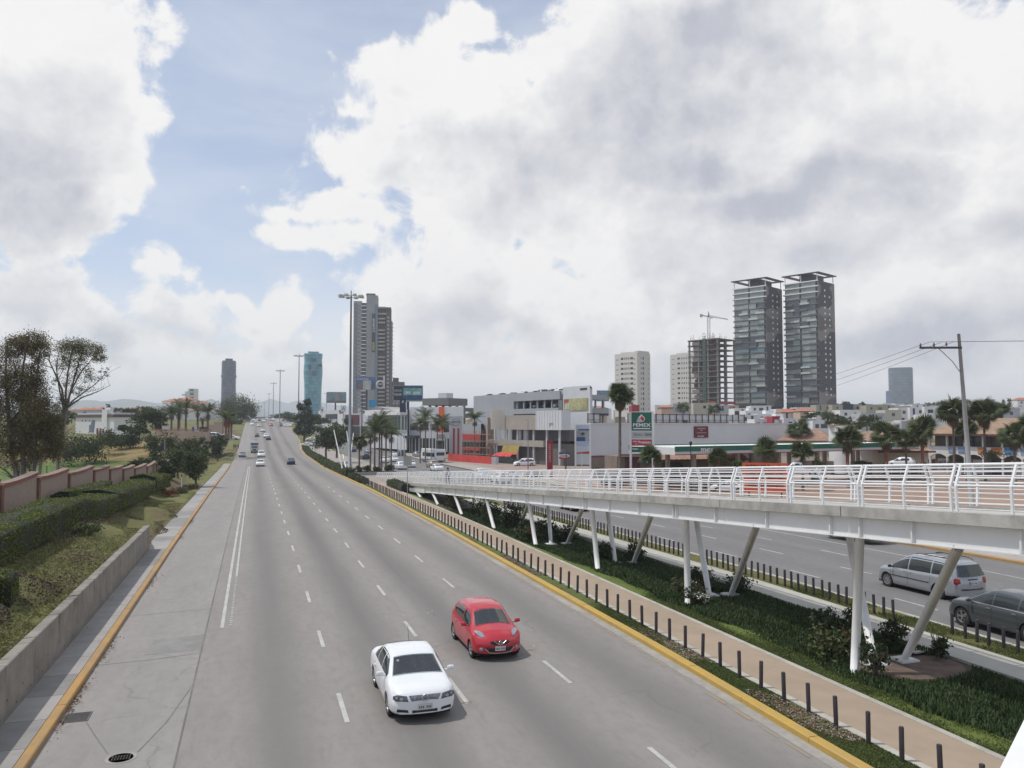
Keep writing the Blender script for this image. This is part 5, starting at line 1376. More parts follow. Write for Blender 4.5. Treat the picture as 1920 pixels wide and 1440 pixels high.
for x in(-W1,-W1*.66,-W1*.33,0):
    for y in(0,W2/2,W2):
        if(x,y)in((-W1*.33,W2/2),):continue
        MB().bb(x-.45,x+.45,y-.45,y+.45,0,H+4.2).build('column',RAW,t)
MB().bb(-W1*.55,-W1*.3,4,11,0,H+4.5).build('lift_core',RAW,t)
q=MB();q.bb(-7.5,-1,-.95,-.85,6.9,8.6);q.bb(.82,.92,.5,W2-.5,6.9,8.6);q.build('safety_net',M('red_net',(.28,.04,.035),.8),t)
q=MB()
for i in range(40):x,y=random.uniform(-W1,0),random.uniform(0,W2);q.bb(x-.06,x+.06,y-.06,y+.06,H+4,H+4+random.uniform(1,4.5))
q.build('rebar',RUST,t)['kind']='stuff'
q=MB();q.bb(-W1*.48,-W1*.44,-1.2,-1.1,8,H+5);q.bb(-W1*.42,-W1*.38,-1.2,-1.1,8,H+5)
for i in range(26):q.bb(-W1*.48,-W1*.38,-1.25,-1.05,8+i*1.7,8.25+i*1.7)
q.build('hoist_mast',M('hoist_green',(.05,.11,.08),.7),t)
p=at(1329,628,498);cr=thing('tower_crane','thin lattice tower crane rising above the unfinished tower','crane',(p.x,p.y,p.z-3),-az(p))
CRM_=M('crane_steel',(0.22,0.22,0.22),.6,.4)
q=MB();Hh=14
for a in(-.8,.8):
    for b in(-.8,.8):q.tube([(a,b,0),(a,b,Hh)],.12,4)
for i in range(9):z=i*1.6;q.tube([(-.8,-.8,z),(.8,-.8,z+1.6)],.09,4);q.tube([(.8,-.8,z),(-.8,-.8,z+1.6)],.09,4)
q.tube([(0,0,Hh),(0,0,Hh+3.6)],[.7,.1],4);q.build('mast',CRM_,cr)
q=MB();q.tube([(0,0,Hh+.3),(11.5,2,Hh-1.6)],.16,4);q.tube([(0,0,Hh+1.3),(11.5,2,Hh-1.4)],.10,4)
for i in range(10):a=i/10;q.tube([(11.5*a,2*a,Hh+.3-1.9*a),(11.5*(a+.05),2*a,Hh+1.3-2.7*(a+.05))],.07,4)
q.build('jib',CRM_,cr);MB().tube([(0,0,Hh+.3),(-4.5,-.8,Hh+1.2)],.3,4).build('counter_jib',CRM_,cr);MB().box((-4.4,-.8,Hh+.9),(1.6,1.4,1.8)).build('counterweight',CNC,cr);MB().box((1.6,.2,Hh-.1),(1.6,1.4,1.4)).build('cabin',WHB,cr)
# white towers with rows of windows
def white_tower(label,px,D,top,th,W1,W2,zb=12,fh=3.0):
    ztop=7.7+(795-top)*D/F;t=tower_frame('apartment_tower',label,px,D,th,zb);H=ztop-zb;BW=M('warm_white_tower',(0.58,0.56,0.52),.85,ns=.2,amp=.05)
    MB().bb(-W1,0,0,W2,0,H).build('wall',BW,t);MB().bb(-W1*.78,-W1*.1,.8,5,H,H+.9).build('parapet',BW,t);MB().bb(-2.5,.02,1,W2-1,H,H+1.3).build('parapet',BW,t)
    ms=[rect(w,h,GD,.12)for w,h in((1.9,1.3),(.7,1.3),(.7,1.3),(.6,1.3),(1.9,1.3),(1.6,.35),(1.6,.35))];xs_=(-W1*.66,-W1*.535,-W1*.45,-W1*.36,-W1*.24,-W1*.88,-W1*.08-.8)
    sd=[MB().bb(-.06,.06,-a,a,-b,b).mesh('window',GD)for a,b in((.4,.4),(.55,.9),(.25,.3))]
    for f in range(11):
        z=H-3.0-f*fh
        if z<0:break
        for m_,x in zip(ms,xs_):ob('window',m_,t,(x,0,z+(0 if m_ is not ms[5]and m_ is not ms[6]else-.5)))
        for m_,y in zip(sd,(W2*.30,W2*.46,W2*.85)):ob('window',m_,t,(0,y,z))
    return t
white_tower('white apartment tower with rows of small windows behind the tall palm',1195.5,478,661,38,17,12.5)
white_tower('white apartment tower half hidden behind the unfinished tower',1306,560,662,30,20.5,14,fh=3.45)
# tall concrete tower left of centre
D_=675;p=at(661,790,D_);t=thing('apartment_tower','tall grey concrete tower with balconies and a vertical banner beside the tall light mast','tower',(p.x,p.y,8),-az(p)-math.radians(4));S=D_/F
X=lambda px:(px-661)*S;Z=lambda py:7.7+(795-py)*S-8
MB().bb(X(661),X(676),0,16,0,Z(563)).build('wall',CNC,t);MB().bb(X(676),X(685),1.5,16,0,Z(566)).build('wall',DKC,t);MB().bb(X(685),X(706),-1,16,0,Z(552)).build('concrete_shaft',M('shaft_grey',(0.30,0.305,0.31),.9,ns=.15,amp=.12),t)
MB().bb(X(684),X(701),2,12,Z(552),Z(547.5)).build('roof_house',M('roof_house_grey',(.13,.13,.14),.9),t);MB().bb(X(701),X(706.5),-1.2,-.9,2,Z(569)).build('blue_glass_strip',M('strip_glass',(.15,.19,.21),.2),t)
MB().bb(X(706),X(722),3,16,0,Z(576)).build('wall',BRK,t);MB().bb(X(722),X(731),0,16,0,Z(574)).build('wall',BRK,t);MB().bb(X(731),X(733.5),.5,15,0,Z(600)).build('wall',M('grey_side',(.2,.2,.22),.8),t)
bw=MB().bb(X(661),X(661)+5.5,-.5,.4,-.35,.35).mesh('balcony',M('balcony_edge_grey',(.20,.21,.22),.7));bc=MB().bb(X(676),X(684.6),-.9,1.4,-.5,.3).mesh('balcony',WHB);bg=MB().bb(X(661)+.2,X(661)+3.3,-.12,.1,-1.0,.9).mesh('window',M('tower_window_blue',(.16,.20,.23),.15));bd=MB().bb(X(677),X(684),-.4,1.45,-1.1,0).mesh('window',GD)
br_=MB().bb(X(707),X(720),-.2,3.2,-.75,.55).mesh('balcony',CNC);wr_=MB().bb(-1.0,.9,-.12,.1,-.9,.8).mesh('window',M('pale_window',(.30,.33,.36),.2));sd=MB().bb(X(732),X(735.5),1,3,-.25,.25).mesh('balcony',GST)
for f in range(30):
    z=Z(572)-f*3.22
    if z<0:break
    ob('balcony',bw,t,(0,0,z));ob('window',bg,t,(0,0,z+1.5));ob('balcony',bc,t,(0,0,z));ob('window',bd,t,(0,0,z+1.9))
    if f>1:
        if f%7 not in(4,):ob('balcony',br_,t,(0,0,z-4))
        ob('window',wr_,t,(X(726),0,z-3));ob('balcony',sd,t,(0,0,z-8))
q=MB();q.bb(X(706),X(722),0,3,Z(576),Z(573));q.bb(X(706),X(722),0,3,Z(588),Z(585));q.build('roof_beam',CNC,t)
q=MB();q.bb(X(695.5),X(702),-1.35,-1.25,Z(660),Z(587));bn=q.build('banner',M('banner_black',(.05,.05,.055),.7),t)
me=text_mesh('$ 2,300,600',2.4,M('banner_white',(.7,.7,.7),.7),.05,True);o=ob('lettering',me,bn,(X(698.8),-1.45,Z(609)));o.rotation_euler=(math.pi/2,-math.pi/2,0)
me=text_mesh('DESDE',2.4,M('banner_yellow',(.62,.58,.12),.7),.05,True);o=ob('lettering',me,bn,(X(698.8),-1.45,Z(649)));o.rotation_euler=(math.pi/2,-math.pi/2,0)
p=at(733,790,640);t=thing('brick_building','low dark brown building with square windows right of the tall concrete tower','building',(p.x,p.y,8),-az(p));S2=640/F
MB().bb(0,25*S2,0,12,0,7.7-8+(795-716)*S2).build('wall',BRK,t);MB().bb(3*S2,14*S2,2,8,30,7.7-8+(795-708)*S2).build('roof_house',M('navy_block',(.06,.07,.10),.8),t)
wm=rect(1.6,1.6,M('pale_window2',(.25,.27,.30),.2),.2,LGR)
for i in range(4):
    for f in range(5):ob('window',wm,t,(2+i*2.7,-.03,12+f*4.0))
# blue glass tower (waisted) and the two distant towers
def lofted_tower(label,px,D,prof,zb,mat,sq=.72,bands=None):
    p=at(px,790,D);t=thing('office_tower',label,'tower',(p.x,p.y,zb),-az(p));S=D/F;q=MB();rows=[]
    for py,hwid in prof:
        z=7.7+(795-py)*S-zb;r=hwid*S;ring=[]
        for k in range(33):
            a=6.28318*k/32;c,s=math.cos(a),math.sin(a);ring.append((r*math.copysign(abs(c)**sq,c),r*math.copysign(abs(s)**sq,s),z))
        rows.append(ring)
    q.grid(rows);q.poly(rows[0][:-1]);q.poly(rows[-1][:-1]);o=fixn(q.build('facade',mat,t));smooth_by_angle(o.data,35);return t,S,zb
def glassm(name,c1,c2,cell):
    m=bpy.data.materials.new(name);m.use_nodes=True;t=NT(m.node_tree);b=m.node_tree.nodes['Principled BSDF'];p=t.n.new('ShaderNodeTexCoord').outputs['Object'];s=t.sep(p)
    k=t.comb(t.m('FLOOR',t.m('DIVIDE',t.m('ADD',s[0],s[1]),cell[0])),0.0,t.m('FLOOR',t.m('DIVIDE',s[2],cell[1])))
    w=t.n.new('ShaderNodeTexWhiteNoise');t.l.new(k,w.inputs['Vector']);n=t.noise(p,.045,2)
    c=t.mix(t.mr(t.m('ADD',t.m('MULTIPLY',w.outputs['Value'],.5),t.m('MULTIPLY',n,.6)),.25,.8),c1,c2)
    fl=t.m('FRACT',t.m('DIVIDE',s[2],cell[1]));c=t.mix(t.mr(fl,.78,.84,0,.35),c,tuple(v*.5 for v in c1))
    t.l.new(c,b.inputs['Base Color']);b.inputs['Roughness'].default_value=.35;b.inputs['Specular IOR Level'].default_value=.35;return m
BT=glassm('teal_curtain_wall',(0.06,0.22,0.29),(0.12,0.34,0.41),(3.0,4.0))
t,S,zb=lofted_tower('slender teal glass tower with waisted sides beyond the road',586,1000,[(790,15.6),(770,15.6),(730,15.8),(712,16.6),(700,17.4),(690,17.2),(678,16.3),(670,16.6),(664,17.2),(663,16.5)],8,BT)
for i,(px,py,w,h)in enumerate(((587,676,9,6),(598,686,8,5),(580,690,5,9),(588,701,8,9))):
    q=MB();q.box(((px-586)*S,-17.2*S+.0,7.7+(795-py)*S-zb),(w*S,2.2,h*S));q.build('recess',M('recess_teal',(.03,.085,.11),.3),t)
q=MB();q.box((0,0,7.7+(795-662)*S-zb),(20*S,18*S,3));q.build('roof_block',M('teal_roof',(.12,.2,.22),.5),t)
DT=glassm('dark_curtain_wall',(0.035,0.045,0.075),(0.075,0.09,0.13),(5.0,5.0))
t,S,zb=lofted_tower('dark slate tower with a projecting ring two thirds up, left of the road',427.5,1300,[(790,13),(709,13),(708,13.8),(704,13.8),(703,13),(679,12.9),(676.5,11.5)],8,DT,.6)
q=MB();q.box((0,0,7.7+(795-675)*S-zb),(13*S,13*S,5*S));q.build('roof_block',DKC,t)
for z in(709.5,702):q=MB();q.box((0,0,7.7+(795-z)*S-zb),(24*S,24*S,1.0*S));q.build('ring_slab',M('ring_grey',(.22,.22,.24),.8),t)
t,S,zb=lofted_tower('solitary blue grey office tower far beyond the houses on the right',1690.5,1400,[(790,21),(692,21),(690,20)],14,glassm('slate_curtain_wall',(0.085,0.115,0.145),(0.125,0.155,0.185),(6,5)),.5)
q=MB();q.box((-21*S,-10,25),(9*S,14,50));q.build('annex',M('blue_annex',(.14,.19,.30),.5),t)
# high mast lights
def mast(label,px,pytop,D,zb,k=1.0):
    p=at(px,pytop,D);t=thing('high_mast_light',label,'light mast',(p.x,p.y,zb),0,'high masts along the median');H=p.z-zb
    MB().tube([(0,0,0),(0,0,H*.5),(0,0,H)],[.27,.20,.13],12).build('pole',M('mast_steel',(.23,.24,.255),.5,.3),t,smooth=True)
    q=MB();ring=[(1.25*math.cos(i*.3927),1.25*math.sin(i*.3927),H-.1)for i in range(17)];q.tube(ring,.06,5);q.tube([(0,0,H-.2),(0,0,H+.9)],.10,6);q.build('ring',GST,t)
    for i in range(8):
        a=i*.785+.2;q=MB();q.box((0,0,0),(.85,.55,.34),taper=.8);o=q.build('lamp_head',M('lamp_housing',(.42,.40,.37),.5),t,loc=(1.75*math.cos(a),1.75*math.sin(a),H-.05),rz=a)
    return t
MASTS=[mast('nearest and tallest high mast light, on the median island',658.5,555,134,-.9),mast('second high mast light, behind the dark tree by the teal tower',561,667,312,1.4),mast('third high mast light along the road',525.5,695,388,3.5),mast('fourth high mast light along the road',513,718.5,520,7),mast('fifth high mast light, small against the hills',504.5,738.5,700,10),mast('farthest tiny high mast light against the hills',496,755,1000,10),mast('small light mast left of the left billboard',612,738,640,9)]
# shops and dealers across the road
def text_on(t,body,x,z,h,mat,y,w=None,bold=False,rot=0):return sign_text(t,body,x,z,h,mat,y,w,bold,rot)
WT=M('white_lettering',(.75,.75,.75),.5);BKT=M('black_lettering',(.03,.03,.03),.6)
# open parking building
t,w,h=fac('parking_building','long grey parking building with cars on its roof behind the unfinished shop','building',(888,232),(1108,180),748.5,base=-1.2)
x1=w*.40;x2=w*.735;x3=w*.78
MB().bb(0,x1,0,14,0,h).build('wall',GRY,t)
MB().bb(0,x3,.0,.25,h+.002,h+.85).build('parapet',GRY,t)
MB().add([(-0.02,0.3,0),(-6.0,7.5,0),(-6.0,7.5,h-.05),(-0.02,.3,h-.05),(-.02,14,0),(-.02,14,h-.05)],[(0,3,2,1),(1,2,5,4)]).build('side_wall',LGR,t)
q=MB();q.box((-3.4,4.25,h-5),(.9,.14,3.6),rz=-.88);q.build('window',GD,t)
for z0,z1 in((h-1.2,h-.0),(h-4.5,h-3.2)):MB().bb(x1,x3,0,14,z0,z1).build('deck',GRY,t)
MB().bb(x1,x3,.1,14,h-5.0,h-4.52).build('deck_soffit',STL,t)
for i in range(7):
    x=x1+1.2+i*(x3-x1-2)/6
    for y in(.5,13):MB().bb(x-.18,x+.18,y-.18,y+.18,0,h-1.2).build('column',GRY,t)
MB().bb(x3+.01,x3+1.8,-.35,6,0,h-1.4).build('dark_pier',M('pier_grey',(.17,.18,.18),.85,ns=.8,amp=.1),t)
fp=foot(t,w,8);MB().prism([(x3+1.82,-.2),(w,-.2),fp[2],(x3+1.82,8)],0,h+1.5).build('stair_tower',LGR,t);MB().bb(x2+.2,x3+1.8,2,8,h,h+1.1).build('roof_house',GRY,t)
MB().bb(w-4.0,w-1.2,-.26,-.21,h+.55,h+1.0).build('louvre',DKC,t)
q=MB();q.bb(x3+2.4,w-.8,-.34,-.24,h-4.0,h-1.25);b_=q.build('poster',M('poster_olive',(.36,.34,.18),.6,ns=1.2,amp=.35),t);MB().bb(x3+2.5,x3+4.4,-.38,-.345,h-2.1,h-1.4).build('poster_header',M('poster_red',(.38,.07,.06),.6),b_)
q=MB();q.bb(x3+3.0,x3+3.8,-.37,-.345,h-3.7,h-2.5);q.bb(x3+4.1,x3+4.6,-.37,-.345,h-3.7,h-2.2);q.build('poster_figures',M('poster_pale',(.5,.5,.42),.6),b_)
rot=t.rotation_euler[2];org=t.location
def onroof(x,y,z):return(org.x+math.cos(rot)*x-math.sin(rot)*y,org.y+math.sin(rot)*x+math.cos(rot)*y,org.z+z)
proto={}
def low(kind,col,loc,rz,label,group=None,cat=None):
    """small copies: one built per kind, then copied"""
    k=kind
    mk=dict(sedan=mk_sedan,hatch=mk_hatch,van=mk_van,suv=mk_suv,pickup=mk_pickup)[kind]
    if k not in proto:
        t_=mk('parked_car' if kind!='pickup' else 'pickup_truck',label,col,loc,rz,hi=False)if kind!='pickup' else mk('pickup_truck',label,col,loc,rz)
        t_.name={'sedan':'sedan_car','hatch':'hatchback_car','van':'minivan','suv':'crossover_car','pickup':'pickup_truck'}[kind]
        proto[k]=t_;r=t_
    else:r=dup(proto[k],loc,rz,label);repaint(r,col)
    r['label']=label;r.location=loc;r.rotation_euler=(0,0,rz)
    if group:r['group']=group
    elif 'group' in r:del r['group']
    return r
RC='cars parked on the roof deck'
for i,(fx_,k,c,nm)in enumerate(((.06,'sedan',P_B,'black'),(.19,'sedan',P_N,'dark blue'),(.30,'sedan',P_S,'silver'),(.42,'hatch',P_W,'white'),(.50,'sedan',P_B,'black'),(.57,'suv',P_G,'grey'),(.65,'hatch',P_G,'grey'),(.71,'suv',P_W,'white'),(.78,'van',P_W,'white'))):
    low(k,c,onroof(w*fx_,3.5,h+.02),rot+1.4+.2*(i%3),['first','second','third','fourth','fifth','sixth','seventh','eighth','last'][i]+' car from the left on the parking roof, '+nm,RC)
for i,fx_ in enumerate((.44,.52,.60,.68)):low('sedan',(P_B,P_S,P_G,P_W)[i],onroof(w*fx_,4,h-3.18),rot+1.5,('black','silver','grey','white')[i]+' car on the open deck under the parking roof','cars on the middle parking deck')
# unfinished shop with scaffolding
t,w,h=fac('unfinished_shop','curved two storey shop under construction with fins and scaffolding behind the red fence','building',(893,203),(1056,174),773,base=-1.3)
BGE=M('beige_render',(0.34,0.30,0.26),.9,ns=.6,amp=.10);zf=4.8;zt_=8.0
MB().bb(w*.22,w*.99,1.2,9,0,zf-.1).build('ground_floor',M('dim_interior',(.13,.12,.11),.9),t)
MB().bb(w*.16,w*.80,-.1,9,zf-.9,zf+.5).build('floor_beam',BGE,t)
MB().bb(w*.22,w*.99,2.0,9,zf+.5,zt_-.3).build('upper_rooms',M('dim_grey',(.10,.10,.105),.8),t)
for x0,x1_ in((.24,.30),(.31,.38),(.44,.49),(.52,.56)):MB().bb(w*x0,w*x1_,1.5,1.9,zf+.5,zt_-.3).build('partition',LGR,t)
for x in(.23,.37,.50,.68,.82,.95):MB().bb(w*x-.16,w*x+.16,.2,.6,0,zt_).build('column',LGR,t)
MB().bb(w*.38,w*.735,-.3,2,zt_-.3,h-.9).build('parapet',BGE,t);MB().bb(w*.735,w*1.0,-.5,2,zt_-.3,h).build('white_panel_box',LGR,t)
q=MB();
for i in range(9):q.bb(w*(.745+.028*i),w*(.745+.028*i)+.05,-.54,-.505,zt_-.2,h-.1)
q.build('panel_joint',GRY,t)
text_on(t,'gnc',w*.90,zt_+1.1,.9,M('logo_grey',(.25,.25,.26),.5),-.58)
fm=MB().bb(-.06,.06,-.35,0,zt_-.3,h+.6).mesh('fin',M('fin_white',(.55,.52,.47),.7))
for i in range(16):a=i/15;ob('fin',fm,t,(w*(.14+.24*a),1.8*(1-a)**2-.4,0))
q=MB();rows=[]
for i in range(9):a=i/8;rows.append([(w*(.02+.12*a),4.5*(1-a)**2+.2,z)for z in(0,h*.5,h*(.86+.10*a))])
q.grid(rows);fixn(q.build('curved_screen',M('beige_net',(.40,.33,.27),.9,ns=1.2,amp=.12),t,smooth=True))
SCF=M('scaffold_wood',(0.30,0.17,0.11),.9,ns=3,amp=.3)
for i in range(9):
    for y in(-1.0,-1.9):MB().tube([(w*(-.08+.042*i),y,0),(w*(-.08+.042*i)+.05,y,7.4-.2*(i%3))],.06,5).build('scaffold_pole',SCF,t)
for z in(1.6,3.2,4.8,6.4):
    for y in(-1.0,-1.9):MB().tube([(w*-.09,y,z),(w*.27,y,z+.05)],.05,5).build('scaffold_rail',SCF,t)
    MB().bb(w*-.06,w*.25,-1.85,-1.05,z+.08,z+.13).build('scaffold_plank',SCF,t)
for i in range(7):x=w*(-.07+.05*i);MB().tube([(x,-1.9,.2+(i%2)*1.5),(x+w*.05,-1.9,2.6+(i%2)*1.5)],.045,5).build('scaffold_brace',SCF,t)
q=MB();rows=[]
for i in range(11):a=i/10;rows.append([(w*(.37+.19*a),-1.1+.5*(1-math.sin(math.pi*a)),zf-.7),(w*(.37+.19*a),-1.6+.5*(1-math.sin(math.pi*a)),zf-2.3-.3*math.sin(math.pi*a))])
q.grid(rows);q.build('awning_cloth',M('olive_tarp',(.30,.23,.05),.7,ns=1,amp=.2),t,smooth=True)
REDT=M('red_tarp',(0.52,0.055,0.045),.65,ns=1.3,amp=.22,bump=.7,bs=2.5)
q=MB();rows=[[(w*(.29+.30*i/8),-2.2-.3*(i%2),(1.5+.05*(i%3))if i<7 else 2.1),(w*(.36+.22*i/8),-1.6,2.4+.1*(i%2))]for i in range(9)]
q.grid(rows);q.build('red_awning',REDT,t)
MB().bb(w*.30,w*.56,-2.4,-2.2,0,1.35).build('dark_hoarding',M('black_net',(.03,.035,.035),.9,ns=2,amp=.4),t);MB().bb(w*.72,w*.78,-2.0,-1.9,0,1.5).build('red_panel',REDT,t)
# red plastic fence
a,b=hit(840,864.5),hit(922,871);n=9;t=thing('plastic_fence','crumpled red plastic sheet fence along the kerb beside the bus','fence',a,math.atan2(b.y-a.y,b.x-a.x));L=(b-a).length
for i in range(n):
    q=MB();rows=[]
    for j in range(7):
        x=L*(i+j/6)/n;rows.append([(x,.12*mnoise.noise((x*1.3,z*2,0)),z-.05*(z>1)*math.sin(math.pi*j/6))for z in(.08,.6,1.2,1.85)])
    q.grid(rows);q.build('sheet',REDT,t,smooth=True);MB().tube([(L*i/n,.05,0),(L*i/n,.05,1.95)],.04,5).build('post',SCF,t)
p=hit(925.5,871.5);t=thing('site_gate','small white sheet metal gate at the right end of the red fence','gate',p,-az(p));MB().bb(-.45,.55,0,.06,0,1.75).build('leaf',WHI,t);MB().bb(.56,1.1,.3,.36,0,1.7).build('leaf',LGR,t)
# pylon signs
def pylon(name,label,pxc,D,w,top,zb,cat='sign',rzoff=0,k=1.0):
    p=at(pxc,top,D);t=thing(name,label,cat,(p.x,p.y,zb),-az(p)+rzoff,scale=k);return t,(p.z-zb)/k
t,h=pylon('totem_sign','white dealer totem with ring emblem and two red stripes beside the bus',854.5,218,3,780,-1.3,k=1.17);W=1.52
MB().bb(-W,W,-.25,.25,0,h).build('panel',LGR,t)
for x in(-.42,.62):MB().bb(x-.22,x+.22,-.29,-.252,.3,h-2.8).build('red_stripe',M('sign_red',(.42,.03,.04),.5),t)
q=MB();q.tube([(.85*math.cos(i*.2618),-.30,h-1.35+.85*math.sin(i*.2618))for i in range(25)],.075,6);q.build('ring',M('emblem_grey',(.25,.25,.26),.4,.4),t);q=MB();q.bb(-1.15,1.15,-.36,-.26,h-1.5,h-1.16);q.build('bar',M('emblem_bar',(.42,.42,.43),.4),t);text_on(t,'NISSAN',0,h-1.33,.22,BKT,-.37,1.7,True)
t,h=pylon('totem_sign','slim dark red totem with vertical lettering at the shop entrance',1031,132,.8,826,-1.0,k=1.14)
MB().bb(-.40,.40,-.12,.12,0,h).build('panel',M('totem_red',(.27,.012,.02),.5),t);me=text_mesh('CARLEVARO',.46,M('totem_pale',(.55,.42,.42),.5),.01);o=ob('lettering',me,t,(0,-.135,h-1.75));o.rotation_euler=(math.pi/2,-math.pi/2,0)
t,h=pylon('shop_sign','small red white and blue oval shop sign on the wall beside the dark pole',1058.5,133,1.6,848,-1.0,k=1.14);h0=h
MB().bb(-.78,.82,-.08,.08,h-.30,h).build('blue_band',M('sign_blue',(.03,.06,.17),.5),t);MB().bb(-.78,.55,-.08,.08,h-.95,h-.62).build('red_band',M('sign_red2',(.42,.03,.04),.5),t)
q=MB();q.prism([(.74*math.cos(k*.3),.27*math.sin(k*.3))for k in range(21)],-.06,.14);o=q.build('oval',M('sign_cream',(.62,.60,.55),.5),t);o.rotation_euler=(math.pi/2,0,0);o.location=(.0,-.02,h-.50)
text_on(t,'extra',0,h-.50,.28,M('sign_red3',(.50,.04,.04),.5),-.18,1.05,True);MB().tube([(.1,0,0),(.1,0,h-.9)],.06,6).build('post',STL,t)
t,h=pylon('advert_frame','white twin post advertising frame with picture panels before the grey wall',1092.5,126,2.1,795,-1,k=1.115)
for x in(-1.0,1.03):MB().bb(x-.12,x+.12,-.15,.15,0,h).build('post',WHI,t)
def picture(t,x0,x1,z0,z1,y,cols,name='picture'):
    n=len(cols)
    for i,(a,b,c,d,m_)in enumerate(cols):MB().bb(x0+(x1-x0)*a,x0+(x1-x0)*b,y-.012*(i+1),y,z0+(z1-z0)*c,z0+(z1-z0)*d).build(name,m_,t)
pc=lambda n,c,a=.25,s=2.5:M('print_'+n,c,.6,ns=s,amp=a)
picture(t,-.88,.91,h-3.0,h-.1,.08,[(0,1,0,1,pc('sky',(.42,.47,.55),.15)),(0,1,.42,.70,pc('stone',(.33,.33,.32))),(.15,1,.72,.80,pc('navy',(.08,.11,.18))),(0,.68,.22,.41,pc('blue',(.03,.07,.22))),(.70,1,.24,.40,pc('grey',(.3,.33,.38)))])
q=MB();q.prism([(.26*math.cos(k*.42),.2*math.sin(k*.42))for k in range(15)],0,.05);o=q.build('badge',pc('black',(.06,.06,.06)),t);o.rotation_euler=(math.pi/2,0,0);o.location=(0,.0,h-1.35)
q=MB();q.add([(-.88,-.0,h-4.1),(.91,0,h-4.1),(.91,0,h-3.75),(-.88,0,h-3.95)],[(0,1,2,3)]);q.build('red_swoosh',M('swoosh_red',(.42,.05,.05),.5),t);MB().bb(-.88,.91,.02,.08,h-4.1,h-3.01).build('pale_panel',pc('pale',(.5,.54,.6),.1),t);MB().bb(-.88,.91,.02,.08,h-5.6,h-4.12).build('blank_panel',LGR,t)
t,h=pylon('fuel_totem','tall fuel station totem with green panel, drop emblem and price rows',1203,104,2.7,771.5,-.6,rzoff=-.10,k=1.04);WP_=1.38
for x in(-WP_+.02,WP_-.02):MB().bb(x-.13,x+.13,-.15,.15,0,h).build('post',WHI,t)
MB().bb(-WP_+.16,WP_-.16,-.12,.12,h-.1,h-.0).build('top_rail',WHI,t);PG=M('pemex_green',(.010,.115,.075),.45)
MB().bb(-WP_+.16,WP_-.16,-.12,.12,h-2.35,h-.11).build('green_panel',PG,t)
DROP=M('drop_white',(.72,.70,.70),.5);DR=M('drop_red',(.55,.03,.04),.5)
q=MB();q.poly([(-.02+.44*math.sin(a)*(1 if math.cos(a)<.2 else(1-(math.cos(a)-.2)*1.05)),-.14,h-.88-.42*(-math.cos(a))*(1.35 if math.cos(a)>0 else 1))for a in[k*.2618 for k in range(24)]]);q.build('drop',DROP,t)
q=MB();q.poly([(.05+.28*math.sin(a)*(1 if math.cos(a)<.2 else(1-(math.cos(a)-.2)*1.05)),-.155,h-.92-.28*(-math.cos(a))*(1.3 if math.cos(a)>0 else 1))for a in[k*.2618 for k in range(24)]]);q.build('drop_inner',DR,t)
q=MB();q.poly([(-.62,-.165,h-1.32),(-.45,-.165,h-.80),(-.30,-.165,h-.72),(-.02,-.165,h-.95),(.10,-.165,h-1.15),(-.10,-.165,h-1.34)]);q.build('eagle_head',M('eagle_grey',(.50,.45,.45),.5),t)
text_on(t,'PEMEX',0,h-1.68,.42,WT,-.14,2.15,True);MB().bb(-1.05,1.05,-.15,-.125,h-2.15,h-2.02).build('underline',WT,t)
MB().bb(-WP_+.16,WP_-.16,-.10,.10,h-3.28,h-2.45).build('grey_row',M('row_grey',(.42,.43,.42),.5),t);text_on(t,'24 hrs',-.45,h-2.85,.28,BKT,-.12);text_on(t,'5898',.78,h-2.85,.30,BKT,-.12)
MB().bb(-WP_+.16,WP_-.16,-.12,.12,h-4.15,h-3.42).build('red_row',M('row_red',(.46,.03,.05),.45),t);text_on(t,'Premium',.35,h-3.76,.34,WT,-.14,1.45,True);text_on(t,'PEMEX',-.78,h-3.68,.16,WT,-.14,.6,True);text_on(t,'UBA',-.70,h-3.98,.10,WT,-.14)
MB().bb(-WP_+.16,WP_-.16,-.12,.12,h-5.0,h-4.30).build('green_row',PG,t);text_on(t,'PEMEX',-.80,h-4.6,.17,WT,-.14,.75,True);text_on(t,'Magna',.55,h-4.66,.24,WT,-.14,.9,True)
# grey warehouse wall with empty billboard frame, maroon band and brown plinth
t,w,h=fac('warehouse','long pale grey windowless warehouse with a rusty billboard frame on its roof','building',(1107,130),(1491,160),794.5,base=-1.1)
MB().prism(foot(t,w,22),0,h).build('wall',M('warehouse_wall',(.60,.61,.62),.85,ns=.25,amp=.05),t);MB().bb(-.05,w+.05,-.12,.0,3.5,3.75).build('maroon_band',M('maroon_trim',(.17,.045,.055),.7),t)
MB().bb(0,w,-.10,-.0,0,3.49).build('plinth',M('brown_plinth',(.205,.165,.135),.9,ns=.8,amp=.12),t);MB().bb(0,w,-.15,.2,h+.003,h+.12).build('coping',WHI,t)
MB().bb(3.0,7.9,-.2,-.105,0,2.75).build('garage_door',WHI,t)
FRM=M('rust_frame',(.10,.055,.05),.8)
for a,b in((.3,2.9),(9.0,w*.735)):
    MB().bb(a,b,1.0,1.1,h+.2,h+.3).build('frame_rail',FRM,t);MB().bb(a,b,1.0,1.1,h+1.55,h+1.65).build('frame_rail',FRM,t);MB().bb(a,b,.96,1.0,h+.60,h+.66).build('frame_rail',FRM,t)
    MB().bb(a,b,1.15,1.2,h+.35,h+1.5).build('frame_backing',LGR,t)
    n=max(2,round((b-a)/1.6))
    for i in range(n+1):MB().bb(a+(b-a)*i/n-.06,a+(b-a)*i/n+.06,.93,1.05,h+.1,h+1.75).build('frame_post',FRM,t)
q=MB();q.bb(w*.452,w*.52,-.2,-.05,h-2.45,h-.45);o=q.build('notice_board',M('maroon_board',(.13,.02,.03),.6),t)
